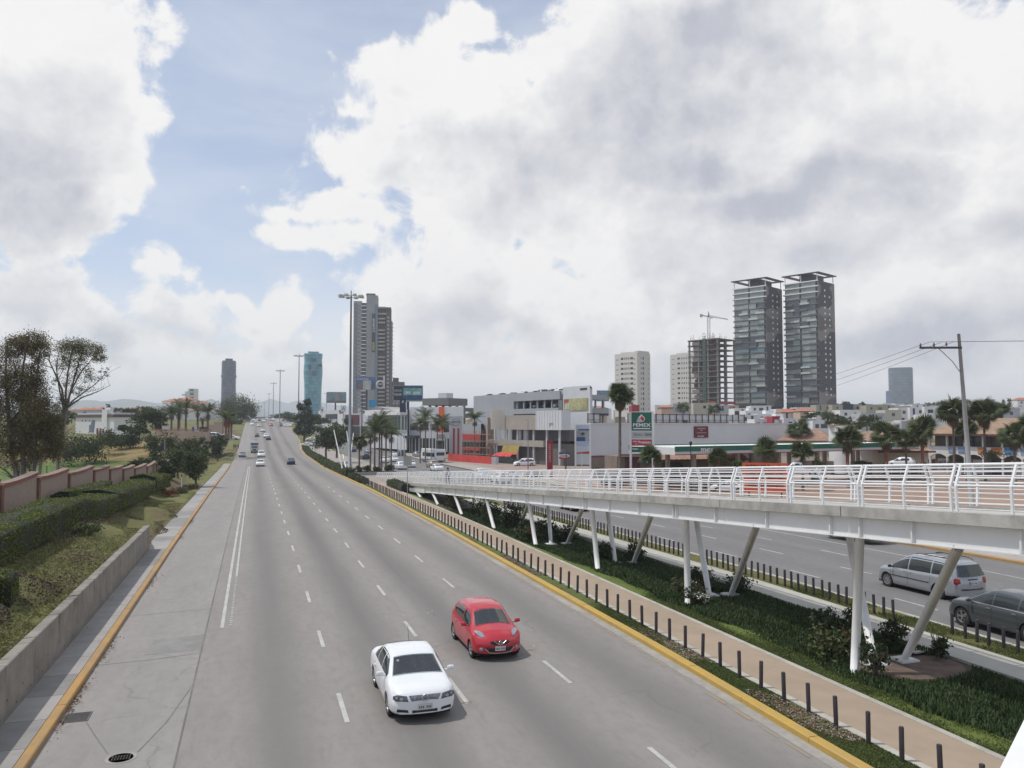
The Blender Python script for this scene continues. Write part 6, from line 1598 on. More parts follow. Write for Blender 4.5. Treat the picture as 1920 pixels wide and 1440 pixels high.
xm=w*.486;text_on(o,'FACTURACION',xm,h-.85,.22,WT,-.22,2.0);text_on(o,'24/7',xm,h-1.2,.20,WT,-.22);text_on(o,'EN LINEA',xm-.2,h-2.2,.22,WT,-.22,1.6,True);MB().bb(xm-1.2,xm+1.2,-.23,-.205,h-1.62,h-1.57).build('rule',WT,o)
MB().box((w*.40,.6,h+.35),(.5,.5,.7)).build('roof_unit',GST,t);MB().box((w*.425,.6,h+.3),(.6,.5,.6)).build('roof_unit',DKC,t);MB().box((w*.93,1.2,h+.4),(1.2,.8,.8)).build('roof_unit',GST,t)
# fuel station canopy
t,w,h=fac('fuel_canopy','green and white fuel station canopy with white roof behind the palms','canopy',(1266,100),(1722,124),837.5,base=-.6)
MB().bb(0,w,0,9,h-1.0,h-.12).build('roof',WHI,t);MB().bb(-.1,w+.1,-.12,-.02,h-.62,h+.02).build('green_fascia',M('fascia_green',(.015,.13,.085),.5),t);MB().bb(-.1,w+.1,-.10,-.02,h-.95,h-.63).build('grey_fascia',LGR,t);MB().bb(-.1,w+.1,-.14,-.02,h-1.05,h-.955).build('red_strip',M('strip_red',(.30,.04,.04),.6),t)
MB().bb(-.1,w+.1,8.9,9.0,h-.6,h+.02).build('green_fascia',_mats['fascia_green'],t)
text_on(t,'PEMEX',w*.105,h-.55,.55,WT,-.16,2.1,True)
for i in range(6):
    for y in(2,7):MB().bb(w*(.10+.16*i)-.25,w*(.10+.16*i)+.25,y-.2,y+.2,0,h-1.0).build('column',BGE,t)
for i in range(3):
    MB().bb(w*(.14+.24*i)-.9,w*(.14+.24*i)+.9,3.6,5.0,0,.2).build('pump_island',KPM,t);MB().bb(w*(.14+.24*i)-.3,w*(.14+.24*i)+.3,4.0,4.5,.2,1.9).build('fuel_pump',PG,t)
# shop under the canopy's left end
t,w,h=fac('station_shop','low brown station shop with tiled eave, posters and a dark entrance','building',(1160,112),(1400,116),852,base=-.6)
BR2=M('shop_brown',(.19,.145,.115),.9,ns=1,amp=.15);MB().bb(0,w,.6,6,0,h-.3).build('wall',BR2,t)
def tiled(t,x0,x1,y0,y1,z0,z1,name='roof'):
    """sloping roof with raised tile courses"""
    TM=M('clay_roof_tiles',(0.31,0.19,0.135),.9,ns=1.6,amp=.22);q=MB();n=max(4,round((x1-x0)/.8));rows=[]
    for i in range(n*2+1):
        x=x0+(x1-x0)*i/(n*2);dz=.05 if i%2 else 0;rows.append([(x,y0,z0+dz),(x,y1,z1+dz)])
    q.grid(rows);o=q.build(name,TM,t);fixn(o)
    if o.data.polygons[0].normal.z<0:o.data.flip_normals()
    MB().bb(x0,x1,y0+.02,y0+.12,z0-.2,z0-.02).build('eave',M('eave_brown',(.12,.06,.045),.8),t)
tiled(t,w*.28,w,-.6,1.5,h-.75,h)
MB().bb(w*.02,w*.30,-.0,.58,h-.2,h).build('fascia',M('dark_maroon',(.11,.03,.035),.8),t)
MB().bb(w*.06,w*.17,.45,.58,.3,h-.35).build('menu_board',M('menu_maroon',(.10,.03,.04),.6,ns=6,amp=.5),t);q=MB();q.bb(w*.19,w*.26,.45,.58,h-1.4,h-.4);o=q.build('green_cross_sign',M('pharmacy_green',(.02,.16,.12),.5),t)
q=MB();q.bb(w*.225-.05,w*.225+.05,.42,.445,h-1.25,h-.55);q.bb(w*.225-.35,w*.225+.35,.42,.445,h-.94,h-.85);q.build('cross',WT,o)
MB().bb(w*.34,w*.50,.4,.58,0,h-1.2).build('dark_entrance',DKC,t);MB().bb(w*.50,w*.555,.4,.57,0,1.6).build('red_fridge',M('fridge_red',(.30,.05,.04),.5),t);MB().bb(w*.56,w*.615,.35,.57,0,2.1).build('blue_fridge',M('fridge_blue',(.02,.10,.35),.4),t);MB().bb(w*.66,w*.72,.35,.57,0,2.0).build('notice_board',M('notice_cream',(.50,.49,.40),.6),t)
q=MB();q.bb(w*.57,w*.60,.30,.345,.3,1.6);q.build('fridge_shelf',WT,t)
# dealers and shops farther left (light grey showroom row)
def showroom(name,label,L,R,top,base,bands,depth=14,wall=None,cat='building'):
    t,w,h=fac(name,label,cat,L,R,top,base);MB().prism(foot(t,w,depth,False,True),0,h).build('wall',wall or LGR,t)
    for i,(x0,x1,z0,z1,m_,nm,y)in enumerate(bands):MB().bb(w*x0,w*x1,-y,-.005,h*z0,h*z1).build(nm,m_,t)
    return t,w,h
t,w,h=showroom('showroom','light grey showroom with ribbon windows and an orange banner behind palms',(768,246),(869,238),763.5,-.5,
    [(.02,.16,.48,.62,GD,'window',.1),(.20,.36,.48,.62,GD,'window',.1),(.40,.56,.48,.62,GD,'window',.1),(.62,.98,.44,.62,GD,'window',.1),(.02,.98,.0,.30,GD,'shop_glazing',.1)])
MB().bb(w*.57,w*.665,-.6,-.5,h*.42,h*1.0).build('orange_banner',M('banner_orange',(.60,.11,.03),.6),t)
wm=rect(.25,h*.30,LGR,.3,name='mullion');[ob('mullion',wm,t,(w*(.06+.065*i),-.2,h*.15))for i in range(14)]
MB().bb(w*-.01,w*.20,-3,-.2,h*.30,h*.36).build('entrance_canopy',DKC,t)
t,w,h=showroom('showroom','showroom with long white canopy over green glass behind the feather palms',(698,268),(764,244),771,0,[(0,1,.0,.30,LGR,'low_wall',.4),(.02,.98,.50,.84,M('green_glass',(.05,.09,.08),.15),'window',.12)])
MB().bb(-.3,w+.3,-2.5,-.15,h-1.45,h+.25).build('white_canopy',WHI,t);text_on(t,'SEMI  NUEVOS',w*.52,h-.55,.5,LGR,-2.53,w*.4)
t,w,h=showroom('hall','grey hall with shallow sloped roof behind the white canopy',(690,292),(760,285),776,1.0,[(.1,.9,.35,.6,GD,'window',.1)],wall=GRY)
q=MB();q.add([(-.5,-.5,h),(w*.22,-.5,h+2.6),(w+.5,-.5,h+.7),(w+.5,14,h+.7),(w*.22,14,h+2.6),(-.5,14,h)],[(0,1,4,5),(1,2,3,4),(0,2,1)]);fixn(q.build('roof',M('hall_roof',(.30,.30,.29),.7),t))
t,w,h=showroom('showroom','low maroon and white showroom with three diamond emblem signs left of the mast',(634,345),(692,330),776,2.5,[(0,.2,.0,1,WHI,'panel',.3),(.25,.7,.5,.95,M('maroon_wall',(.11,.035,.04),.8),'panel',.2),(.25,.95,0,.45,GD,'window',.1)],wall=LGR)
t,w,h=showroom('white_building','small white and grey building with dark band right of the teal tower',(598,420),(636,400),770,5,[(.0,.3,.2,1,WHI,'panel',.2),(.35,1,.55,.8,DKC,'window',.1)],wall=LGR)
def cube_sign(label,px,D,top,bot,wpx,emblem=True):
    p=at(px,top,D);t=thing('dealer_sign',label,'sign',(p.x,p.y,T(p.x,p.y)),-az(p));S=D/F;hz=p.z-T(p.x,p.y);ww=wpx*S
    MB().box((0,0,hz-(bot-top)*S/2),(ww,.6,(bot-top)*S)).build('panel',WHI,t);MB().tube([(0,0,0),(0,0,hz-(bot-top)*S)],.2,6).build('post',LGR,t)
    c=hz-(bot-top)*S/2;r=ww*.16;q=MB()
    if emblem:
        for a in(math.pi/2,math.pi/2+2.094,math.pi/2+4.189):
            dx,dz=math.cos(a),math.sin(a);nx,nz=-dz,dx;q.poly([(0,-.33,c),(dx*r+nx*r*.5,-.33,c+dz*r+nz*r*.5),(dx*2*r,-.33,c+dz*2*r),(dx*r-nx*r*.5,-.33,c+dz*r-nz*r*.5)])
    else:q.box((0,-.32,c),(ww*.4,.03,ww*.5))
    q.build('emblem',BKT,t)
cube_sign('white sign cube with three diamond emblem left of the mast',644,330,760,772,10);cube_sign('white sign with small diamond emblem right of the mast',676,322,766,775,9);cube_sign('white sign panel with dark mark right of the teal tower',604,400,763,775,6,False)
def billboard(label,px0,px1,top,bot,D,cols,posts,zb=None,base='white'):
    p=at((px0+px1)/2,top,D);zb=T(p.x,p.y)if zb is None else zb;t=thing('billboard',label,'billboard',(p.x,p.y,zb),-az(p));S=D/F;h=p.z-zb;w=(px1-px0)*S;hh=(bot-top)*S
    MB().bb(-w/2,w/2,0,.5,h-hh,h).build('frame',GST,t);picture(t,-w/2+.2,w/2-.2,h-hh+.2,h-.2,-.01,cols)
    MB().bb(-w/2,w/2,-1.0,-.05,h-hh-.25,h-hh-.02).build('catwalk',GST,t)
    for x in posts:MB().tube([(x*w,.3,0),(x*w,.3,h-hh)],.45,10).build('post',M('billboard_post',(.05,.055,.08),.6),t)
    return t,w,h,hh
t,w,h,hh=billboard('dark and teal billboard on a thick dark post behind the palms',737,793,722.5,751.5,250,[(0,1,0,1,pc('dark',(.04,.045,.05),.2)),(.32,1,0,1,pc('deepblue',(.03,.08,.16),.4)),(.34,.98,.35,.85,pc('teal',(.16,.30,.28),.5,.8)),(.42,.60,.45,.62,pc('foam',(.45,.52,.48),.3)),(.68,.92,.42,.6,pc('foam',(.45,.52,.48),.3))],(0,))
text_on(t,'DESDE',-w*.34,h-hh*.35,.6,LGR,-.08);text_on(t,'TASA 0%',-w*.34,h-hh*.6,.7,LGR,-.08,w*.25,True)
t,w,h,hh=billboard('billboard with blue lettering and a drawing of apartment blocks before the tall tower',667,705,706,731,420,[(0,1,0,1,pc('blueink',(.10,.17,.33),.35,.4)),(.12,.34,0,.55,pc('brickprint',(.22,.14,.11))),(.36,.75,0,.72,pc('ivory',(.46,.45,.40))),(.80,1,0,.45,pc('navyprint',(.09,.12,.2)))],(.05,))
text_on(t,'Grand View',-w*.15,h-hh*.18,1.2,WT,-.1,w*.55)
q=MB();q.tube([(w*.5+2.2+1.9*math.cos(a),-.3,h-hh*.6+1.9*math.sin(a))for a in[k*.2618 for k in range(25)]],.45,6);q.tube([(w*.5+4.1,-.3,h-hh*.9),(w*.5+4.1,-.3,h+.6)],.45,6);q.build('cutout_letter',LGR,t)
billboard('billboard showing two pale towers on blue grey, left of the mast',613,649,735,755,470,[(0,1,0,1,pc('bluegrey',(.19,.25,.28),.3,.3)),(.45,.52,.1,.9,pc('sand',(.34,.33,.28))),(.56,.63,.1,.9,pc('sand',(.34,.33,.28))),(0,1,0,.16,pc('brownprint',(.16,.14,.11)))],(-.05,))
billboard('small bluish billboard beside the tall fan palm',1119,1142,732,751,240,[(0,1,0,1,pc('ice',(.16,.24,.32),.45,1.0))],(0,))
p=at(699,750,300);t=thing('shop_sign','bright blue square sign above the grey hall','sign',(p.x,p.y,1),-az(p));MB().box((0,0,p.z-1-1.3),(2.9,.4,2.7)).build('panel',M('sign_sky_blue',(.05,.25,.45),.5),t);MB().tube([(-.8,0,0),(-.8,0,p.z-3.5)],.12,6).build('post',GST,t)
p=at(755.5,747,226);t=thing('dealer_sign','dark navy sign box with lion emblem on two white posts','sign',(p.x,p.y,-1.1),-az(p));z_=p.z+1.1;MB().box((0,0,z_-1.9),(1.7,1.2,3.8)).build('panel',M('sign_navy',(.02,.03,.07),.4),t)
for x in(-.45,.45):MB().tube([(x,0,0),(x,0,z_-3.8)],.13,8).build('post',LGR,t)
q=MB();q.poly([(-.2,-.62,z_-1.3),(.1,-.62,z_-1.3),(.25,-.62,z_-.7),(0,-.62,z_-.55),(-.25,-.62,z_-.75)]);q.build('emblem',LGR,t)
t,w,h=fac('unfinished_building','stacked bare concrete floors of an unfinished building behind the showroom','building',(792,300),(872,290),745,base=0)
for z0,x0,x1,nm in((h-3,0,.62,'slab'),(h-5.2,.1,.82,'slab'),(h-7.5,.12,1.0,'slab')):MB().bb(w*x0,w*x1,0,12,z0,z0+(2.6 if nm and z0>h-4 else 1.3)).build('slab',M('bare_slab',(.17,.165,.155),.9),t)
for i in range(6):MB().bb(w*(.12+.16*i)-.3,w*(.12+.16*i)+.3,1,2,0,h-2.8).build('column',_mats['bare_slab'],t)
MB().bb(w*.3,w*.5,2,6,h-.4,h+1.5).build('roof_house',LGR,t)
t,w,h=showroom('kiosk','small white box office with red canopy post beside the dealer totem',(816,214),(835,214),812,-1.2,[(.1,.9,.1,.7,GD,'window',.1),(.3,.95,.78,.95,GRY,'sign_panel',.15)],4,WHI)
p=hit(836.5,845);t=thing('gate_panel','red vertical panel between the kiosk and the dealer totem','panel',p,-az(p));MB().bb(-.5,.5,0,.2,0,2.6).build('panel',_mats['sign_red'],t);MB().bb(-.55,-.45,-.05,.25,0,2.9).build('post',LGR,t)
t,w,h=showroom('showroom','red and glass showroom front partly hidden behind the scaffolding',(866,228),(902,220),795,-1.3,[(.0,1,.5,.7,_mats['sign_red'],'red_band',.2),(.0,1,.05,.45,GD,'window',.1),(0,1,.2,.28,_mats['sign_red'],'red_band',.25)],8,GRY)
# lamp posts, street poles
def street_pole(label,px,pyt,D,r=.07,arm=0,stripes=False,mat=None,zb=None,heads=0,name='street_pole',cat='pole'):
    p=at(px,pyt,D);zb=T(p.x,p.y)if zb is None else zb;t=thing(name,label,cat,(p.x,p.y,zb),-az(p));H=p.z-zb
    MB().tube([(0,0,0),(0,0,H)],[r,r*.7],8).build('pole',mat or GST,t)
    if arm:MB().tube([(0,0,H-.2),(arm,0,H)],.05,6).build('arm',mat or GST,t);MB().box((arm,0,H),(.7,.25,.14)).build('lamp_head',LGR,t)
    if stripes:
        for i in range(5):MB().rev([(r*1.3,.4+i*.5),(r*1.3,.65+i*.5)],n=10).build('stripe',_mats['sign_red'],t)
    if heads:
        for s in((-.32,.32)if heads>1 else(0,)):MB().rev([(0,0),(.10,.02),(.17,.22),(.19,.42),(.03,.56),(0,.60)],(s,0,H-.1),8).build('lantern',STL,t)
        if heads>1:MB().tube([(-.32,0,H-.1),(0,0,H-.35),(.32,0,H-.1)],.03,5).build('arm',STL,t)
    return t
street_pole('slim grey street light with short arm and red striped foot before the unfinished shop',990,786,150,.09,-1.0,True)
street_pole('thin dark pole beside the oval shop sign',1061.5,820,131,.07,mat=STL);street_pole('short white post before the brown plinth',1091,849,118,.05,mat=WHI)
street_pole('black twin lantern lamp left of the tall palm trunk',1163,836,108,.06,mat=STL,heads=1,name='street_lamp',cat='street lamp');street_pole('dark pole with lantern before the canopy',1295,834,97,.07,mat=STL,name='street_lamp',cat='street lamp',heads=1);street_pole('short white post under the fuel totem palm',1223,859,92,.06,mat=WHI)
for px,py,D in((731,771,200),(746,774,205),(809,782,190)):street_pole({731:'left of two slim lamp posts before the white canopy',746:'right of two slim lamp posts before the white canopy',809:'slim grey lamp post above the white bus'}[px],px,py,D,.08,.6 if px!=809 else 0,name='street_lamp',cat='street lamp')
street_pole('dark slim pole left of the blue square sign',679,745,300,.25,mat=M('navy_pole',(.04,.05,.09),.6))
street_pole('tall thin pole on the parking roof',972,736,180,.06,mat=LGR,zb=12.8)
t,h=pylon('speed_warning_board','large orange road works board with black lettering beyond the ramp railing',1434,84,4.4,868,0)
MB().bb(-2.25,2.25,-.04,.04,h-3.0,h).build('board',M('board_orange',(.62,.10,.03),.6),t)
for i,s in enumerate(('REDUZCA SU','VELOCIDAD','OBRA EN PROCESO')):text_on(t,s,0,h-.5-.85*i,.55 if i<2 else.4,BKT,-.06,3.7 if i!=2 else 3.5,True)
for x in(-1.6,1.6):MB().bb(x-.07,x+.07,.05,.15,0,h-.1).build('post',STL,t)
# right side: plaza, houses, palms
t,w,h=fac('house_with_tiled_roof','low building with clay tiled hip roof behind the green canopy','building',(1462,150),(1556,146),826,base=-.3,depth=10)
MB().bb(0,w,0,9,0,h).build('wall',CRM,t);MB().bb(.9,3.6,-.08,-.01,h-1.3,h-.2).build('window',GD,t)
def hip(t,w,h,d,rise,over=.6,ridge=.5,name='roof',mat=None):
    TM=mat or M('clay_roof_tiles',(0.31,0.19,0.135),.9,ns=1.6,amp=.22);q=MB();o=over;a=w*(1-ridge)/2
    A,B,C_,D_=(-o,-o,h),(w+o,-o,h),(w+o,d+o,h),(-o,d+o,h);E_,F_=(a,d/2,h+rise),(w-a,d/2,h+rise)
    n=max(6,round(w/.8));rows=[]
    for i in range(n*2+1):
        k=i/(n*2);dz=.05 if i%2 else 0;x=-o+(w+2*o)*k;xt=a+(w-2*a)*k;rows.append([(x,-o,h+dz),(xt,d/2,h+rise+dz)])
    q.grid(rows);q.add([B,C_,F_],[(0,1,2)]);q.add([C_,D_,E_,F_],[(0,1,2,3)]);q.add([D_,A,E_],[(0,1,2)]);fixn(q.build(name,TM,t));MB().bb(-o,w+o,-o-.02,-o+.12,h-.28,h-.03).build('eave',M('eave_brown',(.12,.06,.045),.8),t)
hip(t,w,h,9,2.0)
t,w,h=fac('house_with_tiled_roof','clay tiled roof building right of the white rounded block','building',(1604,150),(1650,146),826,base=-.3)
MB().bb(0,w,0,9,0,h).build('wall',CRM,t);hip(t,w,h,9,1.8)
p=at(1578,799,138);t=thing('white_block','plain white rounded block rising between the tiled roofs behind the canopy','building',(p.x,p.y,-.6),-az(p));S=138/F;H=p.z+.6
q=MB();rows=[[(-23*S+46*S*i/12,-1.6*math.sin(math.pi*i/12),z)for z in(0,H)]for i in range(13)];q.grid(rows);q.prism([(-23*S,.01),(23*S,.01),(23*S,6),(-23*S,6)],0,H-.01);fixn(q.build('wall',WHI,t));MB().bb(-23.5*S,23.5*S,-1.2,.4,H+.003,H+.22).build('coping',M('ochre_coping',(.36,.27,.17),.8),t)
t,w,h=fac('station_office','white station office with dark doors right of the white block','building',(1592,132),(1652,128),852,base=-.6)
MB().bb(0,w,0,7,0,h+1).build('wall',WHI,t)
for x in(.14,.42,.62):MB().bb(w*x-.5,w*x+.5,-.06,-.005,.2,2.3).build('door',GD,t)
MB().bb(w*.75,w*.95,-.08,-.01,1.6,2.2).build('sign_panel',M('sign_brownred',(.20,.08,.07),.7),t)
# arcaded plaza at the right
t,w,h=fac('shopping_arcade','two storey plaza with white arcade, shop banners and orange clay roof behind the palms','building',(1742,134),(2080,112),812,base=-.2)
f1=3.15;f2=4.35
MB().bb(0,w,1.6,12,0,h).build('back_wall',M('arcade_back',(.16,.15,.14),.85,ns=.6,amp=.2),t)
nA=9;aw=w/nA
for i in range(nA):
    x0=i*aw;x1_=x0+aw;q=MB();n=12;top=[(x0+aw*k/n,f2)for k in range(n+1)];bot=[(x0+aw*k/n,f1-.65+.62*math.sin(math.pi*k/n)**.8)for k in range(n+1)]
    q.grid([[(a,0,b)for a,b in top],[(a,0,b)for a,b in bot]]);q.grid([[(a,0,b)for a,b in bot],[(a,.5,b)for a,b in bot]]);q.build('arch_fascia',WHI,t)
    MB().bb(x0-.13,x0+.13,.05,.35,0,h-.2).build('column',WHI,t)
    MB().bb(x0+.3,x1_-.3,1.45,1.58,f2+.1,h-.5).build('window',GD if i%3 else M('dim_brown_glass',(.09,.07,.06),.3),t);MB().bb(x0+.5,x1_-.5,1.45,1.58,.1,2.3).build('shopfront',GD if i%2 else LGR,t)
for i,(a,b,c,nm)in enumerate(((.125,.17,(.20,.28,.42),'pale_blue'),(.185,.225,(.20,.30,.46),'pale_blue2'),(.305,.355,(.42,.20,.08),'orange'),(.385,.445,(.46,.16,.06),'orange_red'),(.46,.53,(.05,.18,.34),'deep_blue'),(.55,.585,(.24,.34,.46),'ice_blue'),(.66,.74,(.35,.10,.08),'red_banner'))):
    MB().bb(w*a,w*b,-.08,-.01,f1+.12,f2-.08).build('banner',M('shop_banner_'+nm,c,.6,ns=1.4,amp=.4),t)
MB().bb(0,w,.0,1.6,f2-.1,f2-.001).build('gallery_floor',LGR,t);hip(t,w,h-.1,12,2.5,1.0,.8,mat=M('ochre_roof_tiles',(0.30,0.205,0.14),.9,ns=1.6,amp=.2))
t,w,h=fac('tiled_annex','low cream annex with clay roof and small arches left of the arcade','building',(1652,126),(1742,126),845,base=-.5)
MB().bb(0,w,.3,7,0,h).build('wall',CRM,t);hip(t,w,h,7,1.0,.7,.8,mat=_mats['ochre_roof_tiles'])
for i in range(5):
    q=MB();x0=w*(.05+.19*i);q.prism([(x0,0),(x0+1.2,0)]+[(x0+.6+.6*math.cos(a),1.3+.6*math.sin(a))for a in[k*math.pi/8 for k in range(9)]],0,.05);o=q.build('arched_window',GD,t);o.rotation_euler=(math.pi/2,0,0);o.location=(0,.29,.5)
# stone wall along the lot, weeds on it
a,b=gz(1490,884,-.2),gz(1990,878,-.2);L=(b-a).length;t=thing('stone_wall','weathered brown stone wall along the far edge of the bare lot','wall',a,math.atan2(b.y-a.y,b.x-a.x));STW=M('stone_wall_mat',(.20,.165,.135),.95,ns=1.2,amp=.3,bump=.6,bs=4);n=14
for i in range(n):MB().bb(L*i/n+.01,L*(i+1)/n-.01,-.15,.15,-.4,1.75+.18*(i>6)+random.uniform(-.08,.08)).build('wall_panel',STW,t)
# bare lot: mounds of reddish earth
EA=M('reddish_earth',(0.26,0.155,0.115),.95,ns=.6,col2=(0.31,0.225,0.165),coords='World',bump=.8,bs=3)
rows=[]
for i in range(41):
    r=[]
    for j in range(13):
        x=43.1+3.2*i*.62;y=30+j*6.2+i*.4;zz=T(x,y);e=min(i,40-i,j*2,(12-j)*2)/6;e=min(1,e);r.append((x,y,zz+.03+e*(.35+.5*mnoise.noise((x*.12,y*.12,0))+.25*mnoise.noise((x*.4,y*.4,2)))))
    rows.append(r)
o=fixn(MB().grid(rows).build('bare_lot',EA,smooth=True));struct(o)
if o.data.polygons[0].normal.z<0:o.data.flip_normals()
# hillside houses
HW=[WHI,M('house_white',(.70,.70,.70),.8,ns=.6,amp=.04),M('house_cream',(.50,.47,.39),.85,ns=.6,amp=.06),M('house_grey',(.42,.43,.45),.85,ns=.6,amp=.05),M('house_khaki',(.36,.34,.27),.85,ns=.6,amp=.06),M('house_navy',(.03,.04,.07),.8),M('house_salmon',(.50,.20,.12),.85),M('house_peach',(.50,.38,.30),.85),M('house_red',(.34,.04,.05),.85)]
w1=rect(1.1,1.2,GD,.1);w2=rect(2.0,1.3,GD,.1);w3=rect(.8,2.6,M('blue_shade_window',(.05,.05,.12),.3),.1)
NAMES={0:'white',1:'white',2:'cream',3:'grey',4:'khaki',5:'navy',6:'salmon',7:'peach',8:'red'}
def house(px0,px1,top,bot,D,c,label,roof=None,win=2,depth=8,group='houses on the far hillside'):
    t,w,h=fac('house',label,'house',(px0,D),(px1,D),top,base=None,group=group)
    zb=HC-(bot-795)*D/F;dz=t.location.z-zb
    if dz>0:t.location.z=zb;h+=dz
    MB().bb(0,w,0,depth,0,h).build('wall',HW[c],t)
    if roof=='tile':hip(t,w,h,depth,min(1.6,w*.2),.3,.4,mat=M('red_roof_tiles',(.38,.15,.09),.9,ns=1.4,amp=.2))
    elif roof:MB().bb(w*.55,w,1,5,h,h+roof).build('roof_room',HW[c],t)
    else:MB().bb(-.08,w+.08,-.08,.15,h-.28,h+.12).build('parapet',HW[c],t)
    hh=(bot-top)*D/F
    for i in range(win):
        m_=(w1,w2,w3,w1)[(i+int(px0))%4];
        if w<4:m_=w1
        ob('window',m_,t,(w*(i+.6)/(win+.2),0,h-min(1.6,hh*.45)))
        if hh>5:ob('window',w1,t,(w*(i+.4)/win,0,h-4.3))
    return t
HS=[
 (1367,1385,760,770,420,7,None,1,'small peach house left below the twin towers'),(1350,1374,761,772,400,6,None,2,'salmon orange house right of the billboard frame'),(1377,1398,766,790,300,1,None,2,'white house just right of the warehouse corner'),(1398,1412,770,792,290,1,1.0,1,'narrow white house with roof room below the twin towers'),
 (1408,1446,761,778,390,1,None,3,'white house with three small windows centred below the left twin tower'),(1455,1492,767,782,360,1,None,0,'long low white house below the gap between the twin towers'),(1479,1491,766.5,773,358,8,None,0,'bright red wall house front among white roofs'),(1466,1500,773,792,330,0,'tile',2,'house with orange tiled roof below the twin towers'),(1500,1530,771,790,320,7,'tile',1,'peach house with orange tiled roof left of the dark round tree'),
 (1492,1520,764,780,380,0,None,2,'white house with flat roof slab right of the twin towers base'),(1530,1558,772,790,310,0,None,0,'white low house behind the dark trees'),
 (1530,1560,759,772,430,4,None,2,'khaki house, left end of the beige terrace right of the twin towers'),(1560,1580,759,773,425,4,None,1,'khaki terrace house beside the navy one'),(1580,1600,758,770,425,5,None,0,'navy blue terrace house, left of two'),(1600,1616,759,772,430,4,None,1,'narrow khaki terrace house between two navy ones'),(1616,1624,758,775,432,5,None,0,'navy blue terrace house, right of two'),(1624,1676,760,776,420,4,None,3,'long khaki terrace house below the solitary far tower'),(1676,1700,762,775,420,2,None,2,'cream house below the right edge of the far tower'),
 (1575,1614,769,788,330,1,None,2,'white cube house with two tiny windows above the dark trees'),(1614,1660,775,800,290,3,None,1,'large pale grey plain house above the dark palms'),(1496,1530,786,810,260,3,None,1,'pale grey terrace house behind the tiled roof, left part'),(1524,1553,789,811,250,1,None,2,'pale house with greenish window behind the tiled roof'),
 (1660,1690,769,793,300,2,None,1,'cream house with tall blank wall left of the white terrace'),(1684,1706,765,790,310,0,None,1,'white terrace house with dark recess'),(1706,1733,764,789,308,1,None,2,'white terrace house with red shutters'),(1733,1775,763,786,306,1,None,2,'white terrace house with tall violet windows left of the big fan palm'),(1735,1766,777,786,270,0,None,2,'white gabled house front below the terrace'),
 (1800,1826,762,776,330,1,None,1,'white house between the big fan palm and the utility pole'),(1800,1824,766,792,300,1,None,1,'tall white wall house left of the utility pole'),(1700,1740,788,812,230,0,None,1,'white low house above the small palms'),(1676,1698,794,806,225,1,None,2,'small white house with dark window above the left palms'),(1690,1702,790,805,224,3,None,0,'narrow maroon grey house end above the palms'),
 (1838,1880,763,788,320,1,None,1,'white house behind the right fan palm'),(1880,1912,766,790,280,3,None,1,'grey plain cube house right of the right fan palm'),(1886,1960,763,785,330,1,None,3,'long white house at the right edge'),(1868,1900,787,795,230,0,None,0,'thin white roof slab above the orange clay roof'),
 (1908,1935,750,765,520,1,'tile',2,'white house with red roof on the skyline at the right edge'),(1846,1866,749,762,560,3,None,2,'grey block on the skyline right of the utility pole'),(1900,1912,749,764,540,0,None,1,'small white block on the skyline at right'),
 (1228,1262,760,772,330,1,None,2,'white roofs house between the two white towers'),(1262,1300,757,773,345,3,None,2,'grey white house before the second white tower'),(1300,1342,756,772,340,2,None,1,'cream house below the unfinished tower'),(1240,1262,764,772,300,7,'tile',0,'house with small orange roof between the white towers'),(1108,1126,762,772,330,0,None,1,'pale house right of the parking stair tower'),(1118,1138,765,772,300,7,'tile',0,'orange roofed house below the small bluish billboard'),(1342,1368,760,772,360,3,None,1,'grey house below the crane'),(1185,1199,760,776,300,8,None,0,'dark red wall right of the tall palm crown'),
 (1415,1440,786,808,250,1,None,2,'white house behind the warehouse right end'),(1440,1470,783,806,255,0,1.2,2,'white house with roof room behind the warehouse right end'),(1470,1494,785,806,250,1,None,1,'white house right of the dark red roof box'),(1385,1420,778,795,270,0,None,2,'white house row left part above the warehouse'),(1420,1452,776,795,275,1,1.2,2,'white house row middle part above the warehouse'),
 (1448,1462,781,790,245,8,None,0,'dark red box on the roofs behind the warehouse')]
for a in HS:house(a[0],a[1],a[2],a[3],a[4],a[5],a[8],a[6],a[7])
FARG='low houses on the far skyline'
k=0
for(x0,x1,y_,D)in((1540,1960,757,620),(1120,1380,768,560),(1540,1960,760,540)):
    x=x0
    while x<x1:
        wd=random.uniform(10,24);house(x,x+wd,y_+random.uniform(-2,2.5),y_+14,D+random.uniform(-20,20),random.choice((0,1,1,2,3,4,7)),'small pale flat roofed house low on the hazy skyline at right',None,1,group=FARG);x+=wd+random.uniform(0,8)
# skyline trees and cypresses
for(px,py,D,r,lab)in((1577,753,600,6,'flat topped skyline tree just right of the twin towers'),(1592,754,600,6,'second flat topped skyline tree right of the twin towers'),(1617,753,640,4,'thin skyline tree left of the far tower'),(1735,754,620,8,'dark round skyline tree right of the far tower'),(1768,751,620,10,'wide dark skyline tree left of the utility pole'),(1810,748,600,9,'dark domed skyline tree beside the utility pole'),(1792,750,620,9,'dark low skyline trees beside the pole')):
    p=at(px,py,D);tree('skyline_tree',lab,(p.x,p.y,p.z-11),11,r,7,leaf=.9,mats=[L_DRK,L_MID],n=900,depth=1,group='trees on the far skyline')
for(px,py,D,lab)in((1892,744,500,'tall narrow dark cypress on the skyline at right'),(1881,749,520,'shorter narrow cypress left of the tall one')):
    p=at(px,py,D);t=thing('cypress',lab,'tree',(p.x,p.y,p.z-12),group='cypresses on the skyline');MB().tube([(0,0,0),(0,0,6)],.2,6).build('trunk',BARK,t);ob('crown',crown_mesh('crown',[((0,0,6.5),(.9,.9,5.4),700)],.6,[L_DRK],clump=.2),t)
